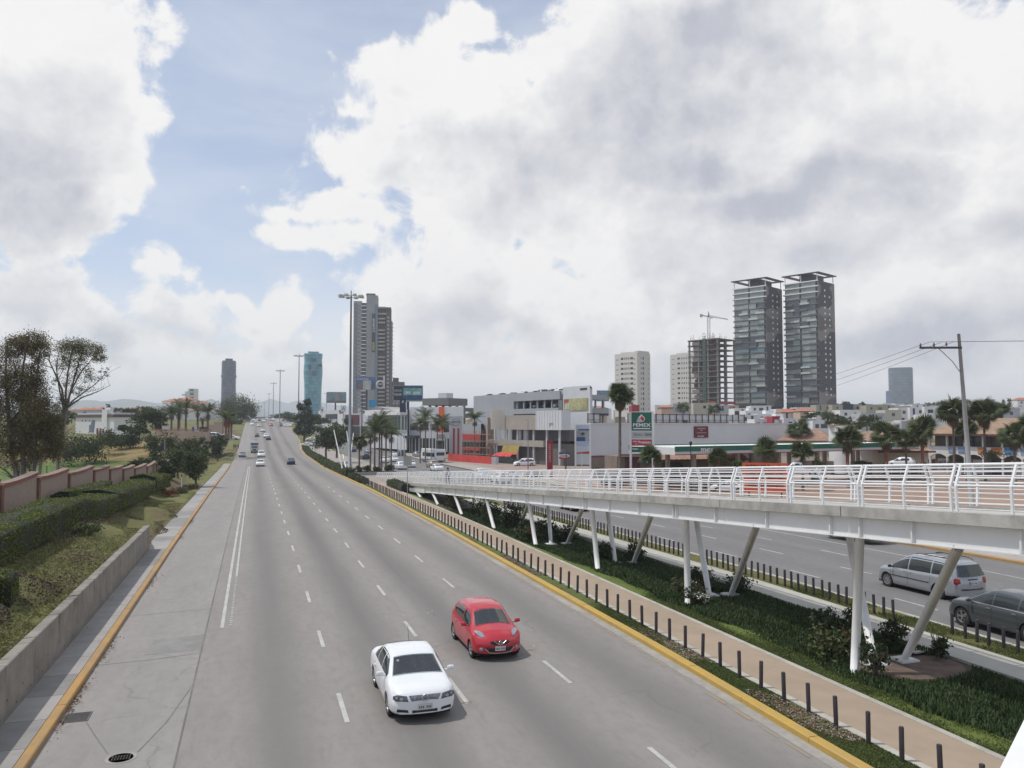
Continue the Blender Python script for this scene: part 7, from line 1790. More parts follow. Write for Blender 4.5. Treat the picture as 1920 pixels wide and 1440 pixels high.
# trees among houses
for(px,py,bot,D,r,lab)in((1521,773,786,290,3.2,'round dark tree between the orange tiled roofs'),(1540,772,780,300,2.8,'mid green tree right of the orange roofs'),(1565,776,800,230,3.2,'dark tree mass left part above the white block'),(1585,783,805,215,3.4,'dark tree mass middle part above the white block'),(1625,780,806,210,3.6,'dark broad tree right of the white block'),(1650,793,815,190,3.0,'dark tree behind the palms right of the white block'),(1600,790,812,190,3.2,'dense dark tree just behind the white block')):
    p=at(px,py,D);zb=HC-(bot-795)*D/F;tree('garden_tree',lab,(p.x,p.y,zb),p.z-zb,r,(p.z-zb)*.3,leaf=.45,mats=[L_DRK,L_MID],n=1500,depth=1,r=.14)
# fan palms
FP='fan palms before the plaza and fuel station'
def fpalm(px,top,D,R,lab,red=False,n=34,dead=14,zb=None,kind='fan',group=FP,lean=0,r=.16,seed=1):
    p=at(px,top,D);zb=T(p.x,p.y)if zb is None else zb;R*=1.04;H=p.z-zb-R*1.25;return palm(lab,(p.x,p.y,zb),max(H,.8),R,n,dead,kind,red,r,group,lean=lean,seed=seed)
fpalm(1161,724,104,.98,'tall fan palm with thick skirt of dead fronds left of the fuel totem',n=50,dead=70,r=.19,seed=2,lean=.1)
fpalm(1588,802,104,1.12,'fan palm with reddish trunk right before the white rounded block',True,seed=3);fpalm(1661,795,106,1.12,'fan palm with reddish trunk before the white station office',True,seed=4);fpalm(1728,786,108,1.2,'broad fan palm with reddish trunk left of the arcade',True,seed=5)
fpalm(1786,750,112,1.22,'large tall fan palm left of the utility pole',n=44,dead=22,seed=6);fpalm(1844,753,112,1.22,'large tall fan palm just right of the utility pole',n=44,dead=22,seed=7);fpalm(1873,755,190,1.3,'narrow distant palm between houses right of the pole',n=26,dead=26,seed=8)
fpalm(1901,794,108,1.15,'bushy fan palm near the right edge',seed=9);fpalm(1932,782,120,1.3,'palm cut by the right edge of view',seed=10);fpalm(1698,812,112,.9,'small young fan palm between the two reddish trunked palms',seed=11,dead=2);fpalm(1810,788,118,1.0,'lower fan palm behind the utility pole',seed=12)
fpalm(1504,829,98,.85,'short fan palm before the white pickup',seed=13,dead=4);fpalm(1435,826,97,.9,'short fan palm left of the white pickup under the canopy edge',seed=14,dead=4);fpalm(1347,843,95,.75,'short fan palm under the canopy lettering',seed=15,dead=3);fpalm(1220,838,94,.80,'short fan palm at the foot of the fuel totem',seed=16,dead=3)
fpalm(1505-7+55,762+10,260,1.6,'distant palm above the dark trees',n=20,dead=4,seed=17);fpalm(1497,787,150,1.3,'palm leaning from behind the warehouse corner',n=24,dead=6,seed=18);fpalm(1340,757,330,2.0,'small distant palm between roofs above the billboard frame',n=20,dead=2,seed=19,zb=4);fpalm(1281,756,330,1.7,'tiny distant palm left of the unfinished tower',n=20,dead=2,seed=20,zb=5)
# small yellow green shrubs and hedges by the wall
for(px,py,D,r,h,m_,lab)in((1530,866,104,1.2,1.9,L_OLI,'light green banana like shrub right of the white pickup'),(1470,874,100,.9,.9,L_OLI,'low yellowish shrub beside the orange board'),(1618,866,118,1.4,1.0,L_MID,'low clipped shrub before the station office'),(1860,849,118,2.2,.9,L_OLI,'yellow green hedge on the wall beneath the arcade'),(1772,868,116,1.6,1.4,M('dull_purple_leaves',(.09,.06,.05),.9),'dull purple shrub against the stone wall'),(1390,868,96,1.2,1.4,L_MID,'green shrub left of the orange board'),(1118,878,108,1.0,.9,L_DRK,'dark shrub at the garage door')):
    p=at(px,py,D);bush(lab,(p.x,p.y,p.z-h*.8),r,h,m_,n=700,leaf=.24)
# utility pole with cross arm and wires
p=gz(1829,960,0);pb=at(1827,952,50.5);t=thing('utility_pole','tall grey concrete utility pole with one sided cross arm and wires at the right','utility pole',(pb.x,pb.y,0),-az(pb));top=at(1809,625,50.5);loc=top-pb;H=top.z
dx=(1809-1827)*50.5/F
PC=M('pole_concrete',(.36,.35,.34),.85,ns=1.2,amp=.12)
MB().tube([(0,0,-.2),(dx*.5,0,H*.5),(dx,0,H)],[.17,.14,.09],12).build('pole',PC,t,smooth=True)
ax=lambda px:(px-1827)*50.5/F;azz=lambda py:HC+(795-py)*50.5/F
q=MB();q.tube([(ax(1742),-.1,azz(648)),(ax(1814),-.1,azz(651))],.07,4);q.build('cross_arm',STL,t);MB().tube([(ax(1775),-.1,azz(651)),(ax(1797),-.12,azz(676)),(ax(1815),-.1,azz(706))],.03,6).build('brace',GST,t)
INS=M('insulator',(.16,.10,.08),.3);im=MB().rev([(.03,0),(.06,.02),(.05,.08),(.07,.12),(.05,.18),(.02,.26)],n=10).mesh('insulator',INS,True)
for px in(1744,1767,1788):ob('insulator',im,t,(ax(px),-.1,azz(648)+.04))
WIR=M('wire',(.10,.10,.105),.6)
for i,(px,far)in enumerate(((1744,(1395,741)),(1767,(1440,742)),(1788,(1480,742)))):
    a=at(px,641,50.5);b=at(far[0]-60,far[1]+20,148);e=a+Vector((30,-22,.3-.1*i));wt_=tag(MB().tube([a.lerp(b,k/20)-Vector((0,0,2.4*(k/20)*(1-k/20)))for k in range(21)],.013,4).build('power_line',WIR),('uppermost','middle','lowest')[i]+' thin power line sagging left from the cross arm','power line','power lines at the utility pole')
for i,px in enumerate((1744,1767)):
    a=at(px,641,50.5);b=at(2200,636+i,40);tag(MB().tube([a.lerp(b,k/8)for k in range(9)],.010,4).build('power_line',WIR),('upper','lower')[i]+' power line running right out of view from the cross arm','power line','power lines at the utility pole')
# left side: brick wall, hedges, golf course
BW=bpy.data.materials.new('pinkish_block_wall');BW.use_nodes=True;t_=NT(BW.node_tree);b_=BW.node_tree.nodes['Principled BSDF']
p_=t_.n.new('ShaderNodeTexCoord').outputs['Object'];s_=t_.sep(p_);bk=t_.n.new('ShaderNodeTexBrick');t_.l.new(t_.comb(s_[0],s_[2],0.0),bk.inputs['Vector']);bk.inputs['Scale'].default_value=2.4;bk.inputs['Mortar Size'].default_value=.012
bk.inputs['Color1'].default_value=(0.375,0.285,0.230,1);bk.inputs['Color2'].default_value=(0.335,0.250,0.200,1);bk.inputs['Mortar'].default_value=(0.20,0.165,0.14,1)
t_.l.new(t_.mix(t_.mr(t_.noise(p_,1.2,5,.6),.3,.7,0,.4),bk.outputs['Color'],(0.25,0.185,0.15)),b_.inputs['Base Color']);b_.inputs['Roughness'].default_value=.9
PIL=M('brick_pillar',(.20,.105,.080),.9,ns=3,amp=.2);COP=M('red_clay_coping',(.235,.095,.070),.85,ns=2,amp=.2);GCOP=M('grey_brown_coping',(.22,.155,.13),.9,ns=2,amp=.2)
wallp=[(-1,905,-13.0),(70,892,-13),(128,885,-13),(175,879,-13),(205,877,-13),(230,877,-13),(252,876,-13),(275,873,-13),(293,868,-13),(312,864,-13),(330,859,-13),(346,854,-13),(360,850,-13),(372,846,-13)]
def gx(px,py,xp):
    d,f=ray(px,py);k=xp/d.x;return Vector((xp,d.y*k,HC+d.z*k))
bwt=thing('boundary_wall','long pinkish block wall with brick pillars and sloping clay copings along the golf course','wall',(0,0,0))
pts=[gx(a,b,c)for a,b,c in wallp];pts=[Vector((-13,pts[0].y-16,pts[0].z+.2)),Vector((-13,pts[0].y-8,pts[0].z+.1))]+pts
for i,(a,b)in enumerate(zip(pts,pts[1:])):
    zb=min(T(-13,a.y),T(-13,b.y))-.5;L=b.y-a.y;q=MB();n=8;up=.38;rows=[]
    for k in range(n+1):
        u=k/n;y=a.y+.45+(L-.5)*u;z=a.z-.30+(b.z-a.z)*u+up*(u**1.8)*min(1,L/9)
        rows.append([(0,y,zb),(0,y,z),(.0,y,z)]);
    zt_=[r[1][2]for r in rows]
    q.grid([[(0.0,r[0][1],zb)for r in rows],[(0.0,r[0][1],z)for r,z in zip(rows,zt_)]]);q.grid([[(-.22,r[0][1],z)for r,z in zip(rows,zt_)],[(-.22,r[0][1],zb)for r in rows]])
    q.v=[(y-a.y,-x,z-zb)for x,y,z in q.v];o=fixn(q.build('wall_panel',BW,bwt));o.location=(-13,a.y,zb);o.rotation_euler=(0,0,math.pi/2)
    q=MB();
    for k in range(n):
        y0,y1=rows[k][0][1],rows[k+1][0][1];z0,z1=zt_[k],zt_[k+1]
        q.add([(x,y,z)for x in(-13.30,-12.92)for(y,z)in((y0,z0),(y1,z1),(y1,z1+.20),(y0,z0+.20))],[(0,1,2,3),(4,7,6,5),(3,2,6,7),(0,4,5,1)]+([(0,3,7,4)]if k==0 else[])+([(1,5,6,2)]if k==n-1 else[]))
    fixn(q.build('coping',COP,bwt));q2=MB();q2.v=[(x,y,z+.205)for x,y,z in q.v];
    q2=MB().grid([[(-13.34,r[0][1],z+.26),(-12.88,r[0][1],z+.215)]for r,z in zip(rows,zt_)]);q2.build('coping_cap',GCOP,bwt)
    MB().bb(-13.4,-12.86,a.y-.08,a.y+.42,zb,a.z-.28).build('pillar',PIL,bwt);MB().bb(-13.45,-12.82,a.y-.12,a.y+.46,a.z-.277,a.z-.12).build('pillar_cap',COP,bwt)
# electric fence stakes behind the wall
for i,(px,py,D)in enumerate(((39,867,66),(61,866,70),(120,863,72),(161,865,88),(168,858,92),(200,860,96),(88,873,72))):
    p=at(px,py,D);zb=T(p.x,p.y);t=thing('fence_stake','slim stake of the electric fence rising behind the boundary wall','fence post',(p.x,p.y,zb),group='electric fence stakes');MB().tube([(0,0,0),(0,0,p.z-zb)],.03,5).build('stake',GST if i<2 else STL,t)
    q=MB()
    for k in range(4):q.rev([(.02,p.z-zb-.15-.22*k),(.06,p.z-zb-.10-.22*k),(.02,p.z-zb-.05-.22*k)],n=6)
    q.build('insulator',STL,t)
# long clipped hedge, outer face about x = -9.2
def zg(x,y):return T(x,y)
hy=[26,30,35,40,46,52,58,64];hedge('long wide clipped hedge with flat lit top along the boundary wall',[(-10.3,y,zg(-10.3,y)-.1)for y in hy],2.3,1.25,.10,34000,rough=.09)
hy=[64.3,70,76,82,88];hedge('continuing clipped hedge, darker stretch farther along the wall',[(-10.4,y,zg(-10.4,y)-.1)for y in hy],2.4,1.35,.14,14000,rough=.12)
hy=[90,98,106];hedge('rounded hedge stretch behind the red flower bed',[(-10.6,y,zg(-10.6,y)-.1)for y in hy],2.4,1.5,.18,6000,rough=.2)
hy=[60,66,72,78];hedge('low inner hedge between the clipped hedge and the boundary wall',[(-12.1,y,zg(-12.1,y))for y in hy],1.0,1.15,.14,5000,rough=.15)
p=gz(18,1120,1.9);hedge('small clipped box shaped bush on the grass bank above the wall',[(p.x-1.6,p.y-.1,T(p.x-1.6,p.y)),(p.x+.15,p.y,T(p.x,p.y))],1.25,1.0,.08,7000,rough=.10,cat='bush',name='clipped_bush')
p=gz(165,1000,2.0);bush('small loose shrub in front of the long hedge',(p.x,p.y,T(p.x,p.y)-.05),.9,.7,L_MID,900,.12)
for(px,py,z,r,h,m_,lab)in((345,918,.6,1.2,.8,L_OLI,'reddish brown flower bed beside the hedge end'),(318,922,.6,1.1,.75,L_RED,'bright red flowering shrub beside the hedge end'),(360,905,.6,1.2,.6,L_OLI,'dull russet shrub behind the white post')):
    p=gz(px,py,z);bush(lab,(p.x,p.y,T(p.x,p.y)),r,h,m_,900,.14,flowers=L_RED if 'reddish' in lab or 'russet' in lab else None)
p=gz(340,918,.35);t=thing('marker_post','short white post with red top beside the flower bed','post',(p.x,p.y,T(p.x,p.y)));MB().tube([(0,0,0),(0,0,1.7)],.06,8).build('post',WHI,t);MB().tube([(0,0,1.701),(0,0,2.0)],.065,8).build('red_top',_mats['sign_red'],t)
# eroded banks: short ivy and roots on the humps
for(hx,hy_,r,lab)in((-8.2,33.2,1.3,'brown dead creeper patch on the grass bank'),(-7.5,63,1.5,'brown eroded root bank just beyond the concrete wall'),(-7.8,73,1.6,'second grassy root bank farther along'),(-8.4,29.2,.9,'dry brush patch close to the camera on the bank')):
    n=1500;P=[]
    for _ in range(n):
        a=random.random()*6.28;d=random.random()**.5;x=hx+.3+math.cos(a)*d*r;y=hy_+math.sin(a)*d*r*1.7;P.append((x,y,T(x,y)+.12+.5*(1-d*d)*random.random()))
    stuff(ob('creeper',scatter_quads('creeper',P,rng.uniform(.05,.14,n),[M('dead_creeper',(.115,.082,.060),.95,ns=2,amp=.4,coords='World')])),lab,'creeper')
n=30000;xs_=rng.uniform(-9.3,-6.4,n);ys_=24+60*rng.random(n)**1.5;P=np.array([(x,y,T(x,y)+.2*mnoise.noise((x*.35,y*.25,0))+.09*mnoise.noise((x*1.1,y*.9,3))+.05)for x,y in zip(xs_,ys_)]);stuff(ob('bank_grass',scatter_quads('bank_grass',P,rng.uniform(.05,.13,n),[L_BNK])),'patchy dry and green grass on the bank above the concrete wall','grass')
for k,(hx,hy_)in enumerate(((-7.3,41),(-8.9,45),(-7.0,35.5),(-7.6,27.5),(-8.8,52))):n=500;P=[(x,y,T(x,y)+.14+.09)for x,y in zip(rng.normal(hx,.45,n),rng.normal(hy_,1.1,n))];stuff(ob('dry_grass',scatter_quads('dry_grass',P,rng.uniform(.05,.12,n),[_mats['dead_creeper']],.6)),'brown bare grass patch number %s down the bank'%('one','two','three','four','five')[k],'dry grass')
# trees
def euc(label,px,base,D,H,blobs,tips,seed,trunk_r=.2,mats=None,leaf=.17,dens=1.0):
    random.seed(seed);p=at(px,base,D);zb=T(p.x,p.y);t=thing('eucalyptus_tree',label,'tree',(p.x,p.y,zb),-PSI,'eucalyptus trees at the left');S=D/F;mb=MB()
    W_=lambda x,y,d=0:Vector(((x-px)*S,d,HC+(795-y)*S-zb))
    for path,r in tips:
        P=[W_(*q)for q in path];mb.tube(P,[r*(1-.78*i/(len(P)-1))for i in range(len(P))],7)
        for i in range(1,len(P)):
            for _ in range(3):a=P[i-1].lerp(P[i],random.random());d=Vector((random.gauss(0,1),random.gauss(0,1),random.uniform(.4,1.6))).normalized();L=random.uniform(.8,2.0);mb.tube([a,a+d*L*.5+Vector((0,0,.05)),a+d*L],[r*.22,r*.13,.012],5)
    mb.build('trunk',BARKP,t,smooth=True);bl=[]
    for(x,y,rx,ry,n)in blobs:bl.append((W_(x,y,random.uniform(-1,1)*rx*S*.5),(rx*S,rx*S*.8,ry*S),n*(2.0 if 'dense' in label else 1.5)))
    ob('crown',crown_mesh('crown',bl,leaf,mats or[L_EUC,L_EUC2],dens=dens,clump=.20),t);return t
euc('large dense eucalyptus group at the left edge with drooping brown green foliage',55,905,74,15,
    [(45,640,34,20,1500),(15,650,26,22,1200),(66,660,22,20,900),(5,700,34,36,1700),(62,705,20,30,1300),(30,720,30,30,1500),(60,745,28,28,1900),(20,765,38,34,2300),(75,775,30,30,2300),(45,800,42,32,2900),(90,800,24,26,1700),(15,825,36,26,1900),(70,835,38,26,2400),(100,838,16,26,900),(35,860,38,20,1100),(-25,700,30,60,1500),(-30,800,40,60,2400)],
    [([(35,908),(28,880),(20,850),(15,800),(8,740),(4,690),(6,650)],.26),([(45,905),(42,860),(40,800),(34,730),(38,680),(44,640)],.24),([(60,905),(64,860),(62,800),(60,740),(64,700),(68,660)],.22),([(72,905),(76,860),(80,810),(74,770)],.16),([(30,905),(14,885),(-5,872)],.16),([(66,905),(50,870),(38,840)],.14)],11,dens=1.4,leaf=.135)
euc('airy eucalyptus with bare fanned branches and a high crown right of the dense group',108,888,80,14,
    [(112,652,26,14,750),(135,648,34,13,1250),(160,655,28,14,1150),(180,668,15,12,500),(105,680,18,16,450),(138,678,22,18,850),(150,700,18,18,500),(125,712,18,14,260),(172,706,16,12,160),(190,700,10,10,80),(165,730,18,8,120),(140,735,16,10,140),(100,710,8,14,90),(112,760,14,16,500),(100,800,16,24,900)],
    [([(107,890),(110,850),(116,800),(116,760),(112,730),(98,700),(84,672)],.20),([(114,850),(120,780),(119,735),(122,700),(128,660),(140,645)],.14),([(117,790),(124,750),(133,715),(142,680),(150,655)],.12),([(119,770),(132,752),(150,738),(172,722),(192,702)],.10),([(124,764),(150,745),(178,735),(203,722)],.08),([(114,760),(106,725),(100,690),(104,660)],.09),([(128,735),(145,700),(165,675),(178,660)],.08),([(117,800),(122,770),(128,740),(140,720)],.08)],5,mats=[L_EUC,L_MID],dens=1.0,leaf=.12)
# broadleaf trees along the left verge
for(x,y,H,r,n,sd,lf,lab)in((-6.9,111,5.2,1.75,4200,4,.26,'dark leaning broadleaf tree beside the sidewalk, nearest of the verge trees'),(-8.6,215,6.2,2.9,3000,6,.42,'second dark verge tree beyond, overhanging the sidewalk'),(-12.5,205,5.4,2.6,2200,8,.42,'third dark round verge tree near the driveway'),(-10.5,128,4.2,1.8,2200,9,.3,'low dark tree behind the nearest verge tree')):tree('verge_tree',lab,(x,y,T(x,y)),H,r,1.3,leaf=lf,mats=[L_DRK,L_MID],n=n,r=.13,seed=sd)
def ltree(px,top,bot,D,r,lab,mats=None,n=1600,leaf=.5,name='golf_tree',th=.25,depth=1,lobes=None):
    p=at(px,top,D);zb=HC-(bot-795)*D/F;return tree(name,lab,(p.x,p.y,zb),p.z-zb,r,(p.z-zb)*th,leaf=leaf,mats=mats or[L_DRK,L_MID],n=n,depth=depth,r=.12+.01*r,lobes=lobes)
ltree(447,745,792,470,10.5,'big round olive green tree right of the dark slate tower',[L_OLI,L_MID],7000,.8,lobes=[((0,0,9.4),(9.3,9,5.2),4500),((-4,0,6),(6,6,4),1500),((5,0,6.5),(6,6,4.5),1500)])
ltree(465,762,790,520,7,'smaller olive tree joined to the big round one',[L_OLI,L_MID],1600,.9)
ltree(275,765,812,215,4.2,'dark broad tree left of the date palms',None,2600);ltree(295,772,815,220,3.6,'dark tree beside the date palms',None,2000);ltree(255,766,800,240,3.4,'mid green tree right of the white clubhouse',[L_MID,L_OLI],1600);ltree(238,764,786,260,3.0,'green round tree behind the golf mound',[L_MID,L_OLI],1300);ltree(275,762,785,300,4,'green tree row behind the mound',[L_MID,L_OLI],1200);ltree(262,796,822,190,2.6,'small dark tree on the golf bank',None,1300);ltree(234,798,812,196,1.8,'dark bush tree beside the white clubhouse',None,900);ltree(317,765,785,320,4,'green trees below the white hotel',[L_MID,L_OLI],1200);ltree(213,765,776,420,4,'distant green trees above the clubhouse roof',[L_MID,L_OLI],600,.8);ltree(135,770,792,260,4.5,'yellow green tree behind the airy eucalyptus',[L_OLI,L_MID],1500);ltree(115,775,805,240,4,'olive tree seen between the eucalyptus trunks',[L_OLI,L_MID],1400)
ltree(160,772,784,420,3.0,'tiny distant tree left above the clubhouse',None,500,.7);ltree(201,757,775,420,2.2,'small distant conifer above the clubhouse tower',None,500,.6)
for i,(px,top,bot,D,r)in enumerate(((135,812,842,165,4.5),(160,812,840,168,4.5),(180,815,838,170,3.5),(120,815,846,160,4),(205,808,828,180,3),(222,808,822,186,2.4),(245,806,820,188,2.4),(290,812,828,178,3.2),(315,812,828,178,3.2),(340,816,842,165,3.4),(362,822,848,160,3.2),(330,836,860,140,3.0),(300,846,868,128,2.6),(270,858,876,118,2.2),(350,845,868,135,2.8),(312,862,884,112,2.0),(245,862,880,108,1.6))):
    p=at(px,top,D);zb=HC-(bot-795)*D/F;zb=min(zb,T(p.x,p.y));r*=.72 if i>6 else 1;bush(('dark shrub mass %s on the golf course slope'%('below the white clubhouse, first from the left','below the white clubhouse, second','below the clubhouse door','beside the airy eucalyptus trunk','right below the clubhouse','on the bank right of the clubhouse','beside the small dark tree','over the tan slope','over the tan slope, right part','above the dark culvert','right of the culvert','behind the wall bend','behind the wall, middle','behind the wall at the green edge','before the driveway wall','just over the boundary wall','low at the green edge')[i]),(p.x,p.y,zb),r,p.z-zb,L_MID if i%3 else L_DRK,n=1300,leaf=.42,name='shrub',cat='shrub',stems=4)
# date palms
DP='date palms at the golf club entrance'
for i,(px,top,bot,D,k,lab)in enumerate(((322,768,815,215,2.0,'leftmost of the date palms'),(335,768,815,218,1.9,'second date palm, crown merging with the first'),(349,758,808,222,2.1,'tallest date palm before the white hotel'),(337,757,800,240,2.0,'date palm behind the tallest one'),(371,764,803,220,1.9,'slender date palm in the middle of the group'),(390,766,806,215,2.1,'rightmost tall date palm over the low wall'),(380,783,803,222,1.0,'small date palm between two taller ones'),(424,778,822,205,2.0,'broad palm over the parked cars, left trunk'),(434,776,820,210,2.0,'broad palm over the parked cars, right trunk'),(429,780,820,214,1.8,'palm behind the pair over the parked cars'))):
    p=at(px,top,D);zb=HC-(bot-795)*D/F;o=palm(lab,(p.x,p.y,zb),p.z-zb-.8,k*.62,26,4,'feather',i>6,.26,DP,seed=30+i)
# buildings at left
t,w,h=fac('clubhouse','white two storey house with brown roof band, chimney block and red doors beyond the green','house',(142,236),(214,226),782.5,base=4.4)
MB().bb(0,w,0,8,0,h).build('wall',WHI,t);MB().bb(-.4,w+.2,-.35,8,h,h+.75).build('roof_band',M('brown_band',(.13,.085,.08),.8),t);MB().bb(.5,w-.5,.2,7,h+.75,h+1.25).build('parapet',LGR,t)
MB().bb(w*.73,w*.86,-.5,1.4,0,h+2.1).build('chimney_block',WHI,t);MB().bb(-.5,-.02,.3,8,0,h).build('shaded_side',M('shade_navy',(.05,.06,.12),.8),t);MB().bb(w*.72,w*.87,.5,1.5,h+2.1,h+2.7).build('roof_vent',LGR,t)  # side slab: its shade is put into the dark navy colour
for x in(.185,.275,.375):q=MB();q.bb(w*x-.22,w*x+.22,-.06,-.005,h-1.2,h-.8);q.build('window',GD,t)
q=MB();q.add([(w*.37,-.08,.9),(w*.49,-.08,.9),(w*.52,-.08,h-.8),(w*.44,-.08,h-.8),(w*.41,-.08,h-2.2),(w*.37,-.08,h-2.2)],[(0,1,2,3,4,5)]);q.build('stair_window',M('bluish_pane',(.14,.16,.22),.3),t)
for x in(.585,.665):MB().bb(w*x-.38,w*x+.38,-.1,-.005,0,2.1).build('door',M('door_red',(.17,.02,.03),.6),t)
MB().bb(w*.87,w*.94,-.1,-.005,0,1.7).build('door',_mats['door_red'],t);MB().bb(.3,w*.45,-1.2,-.2,0,.5).build('terrace_wall',WHI,t);MB().bb(w,w*1.22,.2,.5,0,1.3).build('garden_wall',LGR,t)
t,w,h=fac('hotel','long terraced white hotel with orange tiled roofs on the left skyline','building',(283,520),(408,520),766,base=6)
RT=M('red_roof_tiles',(.38,.15,.09),.9,ns=1.4,amp=.2);S=520/F
def blk(x0,x1,top,y,dep=10,roof=None,nm='wall',wn=0):
    a,b=(x0-283)*S,(x1-283)*S;z=HC+(795-top)*S-6;MB().bb(a,b,y,y+dep,0,z).build(nm,WHI,t)
    if roof:
        q=MB();q.add([(a-.6,y-.6,z),(b+.6,y-.6,z),(b+.6,y+dep,z),(a-.6,y+dep,z),(a+(b-a)*.25,y+dep/2,z+roof),(b-(b-a)*.25,y+dep/2,z+roof)],[(0,1,5,4),(1,2,5),(2,3,4,5),(3,0,4)]);fixn(q.build('roof',RT,t))
    for i in range(wn):xx=a+(b-a)*(i+.5)/wn;MB().bb(xx-1.0,xx+1.0,y-.1,y-.01,z-2.8,z-1.3).build('window',GD,t)
    return z
blk(272,336,762,0,10,None,wn=5);blk(284,330,757,5,10,None,wn=4);blk(292,340,752,9,10,1.8,wn=4);blk(315,345,748.5,12,10,1.6);blk(330,358,757,2,10,1.8,wn=2);blk(350,384,758,4,10,1.4,wn=3);blk(340,366,750,14,8,None,wn=2);blk(384,420,765,6,12,None);blk(355,382,770,-6,8,1.0)
q=MB();a,b=(398-283)*S,(420-283)*S;q.bb(a,b,5.0,5.9,HC+(795-772)*S-6,HC+(795-768)*S-6);q.build('red_band_roof',RT,t)
t,w,h=fac('white_tower_block','small white tower block with stacked balconies above the hotel','building',(341,640),(364,640),728.5,base=8);S=640/F
MB().bb(2.2,6.0,1,9,0,h-2.2).build('wall',WHI,t);MB().bb(5.0,w,0,9,0,h).build('wall',WHI,t)
for i in range(5):MB().bb(5.8,w+.5,-.9,0,h-3-3.1*i,h-1.9-3.1*i).build('balcony',LGR,t);MB().bb(6.4,w-.4,-.06,-.005,h-1.8-3.1*i,h-.6-3.1*i).build('window',GD,t)
for i in range(3):MB().bb(0,3.2,.2,4,h-5.5-3.1*i,h-4.4-3.1*i).build('balcony',LGR,t)
for i in range(26):
    px=140+i*5.6+random.uniform(-3,3)
    if 268<px<300:continue
    D=random.uniform(520,760);tp=771-(760-D)*.006+random.uniform(-2.5,1.5);p=at(px,tp,D);w=random.uniform(7,14);zb=T(p.x,p.y)-1
    t=thing('house','low pale distant house with reddish roof in the town behind the golf course','house',(p.x,p.y,zb),-PSI+random.uniform(-.4,.4),'distant low houses behind the golf course');hh=max(3,p.z-zb)
    MB().bb(-w/2,w/2,0,9,0,hh).build('wall',random.choice((HW[0],HW[2],HW[7],HW[3])),t)
    if i%3!=1:q=MB();q.add([(-w/2-.4,-.4,hh),(w/2+.4,-.4,hh),(w/2+.4,9.4,hh),(-w/2-.4,9.4,hh),(0,4.5,hh+1.8)],[(0,1,4),(1,2,4),(2,3,4),(3,0,4)]);fixn(q.build('roof',RT,t))
# entrance walls, club furniture
a,b=at(292,806,205),at(393,812,192);t=thing('low_wall','low tan retaining wall below the date palms','wall',(a.x,a.y,a.z-2.6),math.atan2(b.y-a.y,b.x-a.x));TAN=M('tan_wall',(.27,.205,.165),.9,ns=.8,amp=.12);L=(b-a).length;n=7
for i in range(n):MB().bb(L*i/n,L*(i+1)/n-.03,0,.4,0,2.55-.35*i/n).build('wall_panel',TAN,t)
MB().bb(0,L,-.05,.45,2.56,2.75).build('coping',COP,t)
a,b=at(385,796,236),at(417,790,230);t=thing('low_wall','pale stepped garden wall right of the date palms','wall',(a.x,a.y,a.z-3),math.atan2(b.y-a.y,b.x-a.x));L=(b-a).length;MB().bb(0,L*.5,0,.4,0,3.0).build('wall_panel',TAN,t);MB().bb(L*.5,L,0,.4,0,3.7).build('wall_panel',TAN,t)
p=at(311,799,206);t=thing('white_hut','small white panel hut left of the date palms','hut',(p.x,p.y,p.z-1.5),-az(p));MB().bb(-.9,.9,0,1.2,0,1.5).build('wall',WHI,t);MB().bb(-1.0,1.0,-.1,1.3,1.503,1.62).build('roof',LGR,t)
for i,(px,c,nm)in enumerate(((362,(.10,.12,.30),'blue'),(367,(.6,.6,.6),'white'),(376,(.1,.08,.12),'dark'),(382,(.07,.07,.09),'black'),(387,(.06,.06,.08),'dark grey'))):
    p=at(px,800.5,212);t=thing('club_board',nm+' upright board on the low club wall','board',(p.x,p.y,p.z-1.9),-az(p));MB().bb(-.3,.3,0,.1,0,1.9 if nm!='white' else 2.4).build('board',M('board_'+nm.replace(' ','_'),c,.7),t);MB().bb(-.35,.35,-.1,.2,-.3,0).build('foot',CNC,t)
# culvert, sprinklers, green details
a,b=at(288,842,168),at(303,836,170);t=thing('culvert','dark triangular culvert opening with pale post on the tan slope','culvert',a,-az(a));MB().add([(0,0,-.4),(1.9,0,-.4),(1.9,0,1.3),(0,.6,-.4),(1.9,.6,-.4),(1.9,.6,1.3)],[(0,1,2),(3,5,4),(0,2,5,3)]).build('opening',M('culvert_dark',(.02,.03,.06),.8),t);MB().bb(1.95,2.25,-.1,.4,-.4,1.9).build('post',TAN,t)
SPR=bpy.data.materials.new('sprinkler_spray');SPR.use_nodes=True;t_=NT(SPR.node_tree);SPR.node_tree.nodes.clear();d_=t_.n.new('ShaderNodeBsdfDiffuse');d_.inputs[0].default_value=(.85,.87,.88,1);tr_=t_.n.new('ShaderNodeBsdfTransparent');mx=t_.n.new('ShaderNodeMixShader')
p_=t_.n.new('ShaderNodeTexCoord').outputs['Object'];t_.l.new(t_.m('MULTIPLY',t_.mr(t_.noise(t_.v('MULTIPLY',p_,(3,3,.6)),1.5,4,.7),.35,.75,.04,.42),1.0),mx.inputs[0]);t_.l.new(tr_.outputs[0],mx.inputs[1]);t_.l.new(d_.outputs[0],mx.inputs[2]);o_=t_.n.new('ShaderNodeOutputMaterial');t_.l.new(mx.outputs[0],o_.inputs[0])
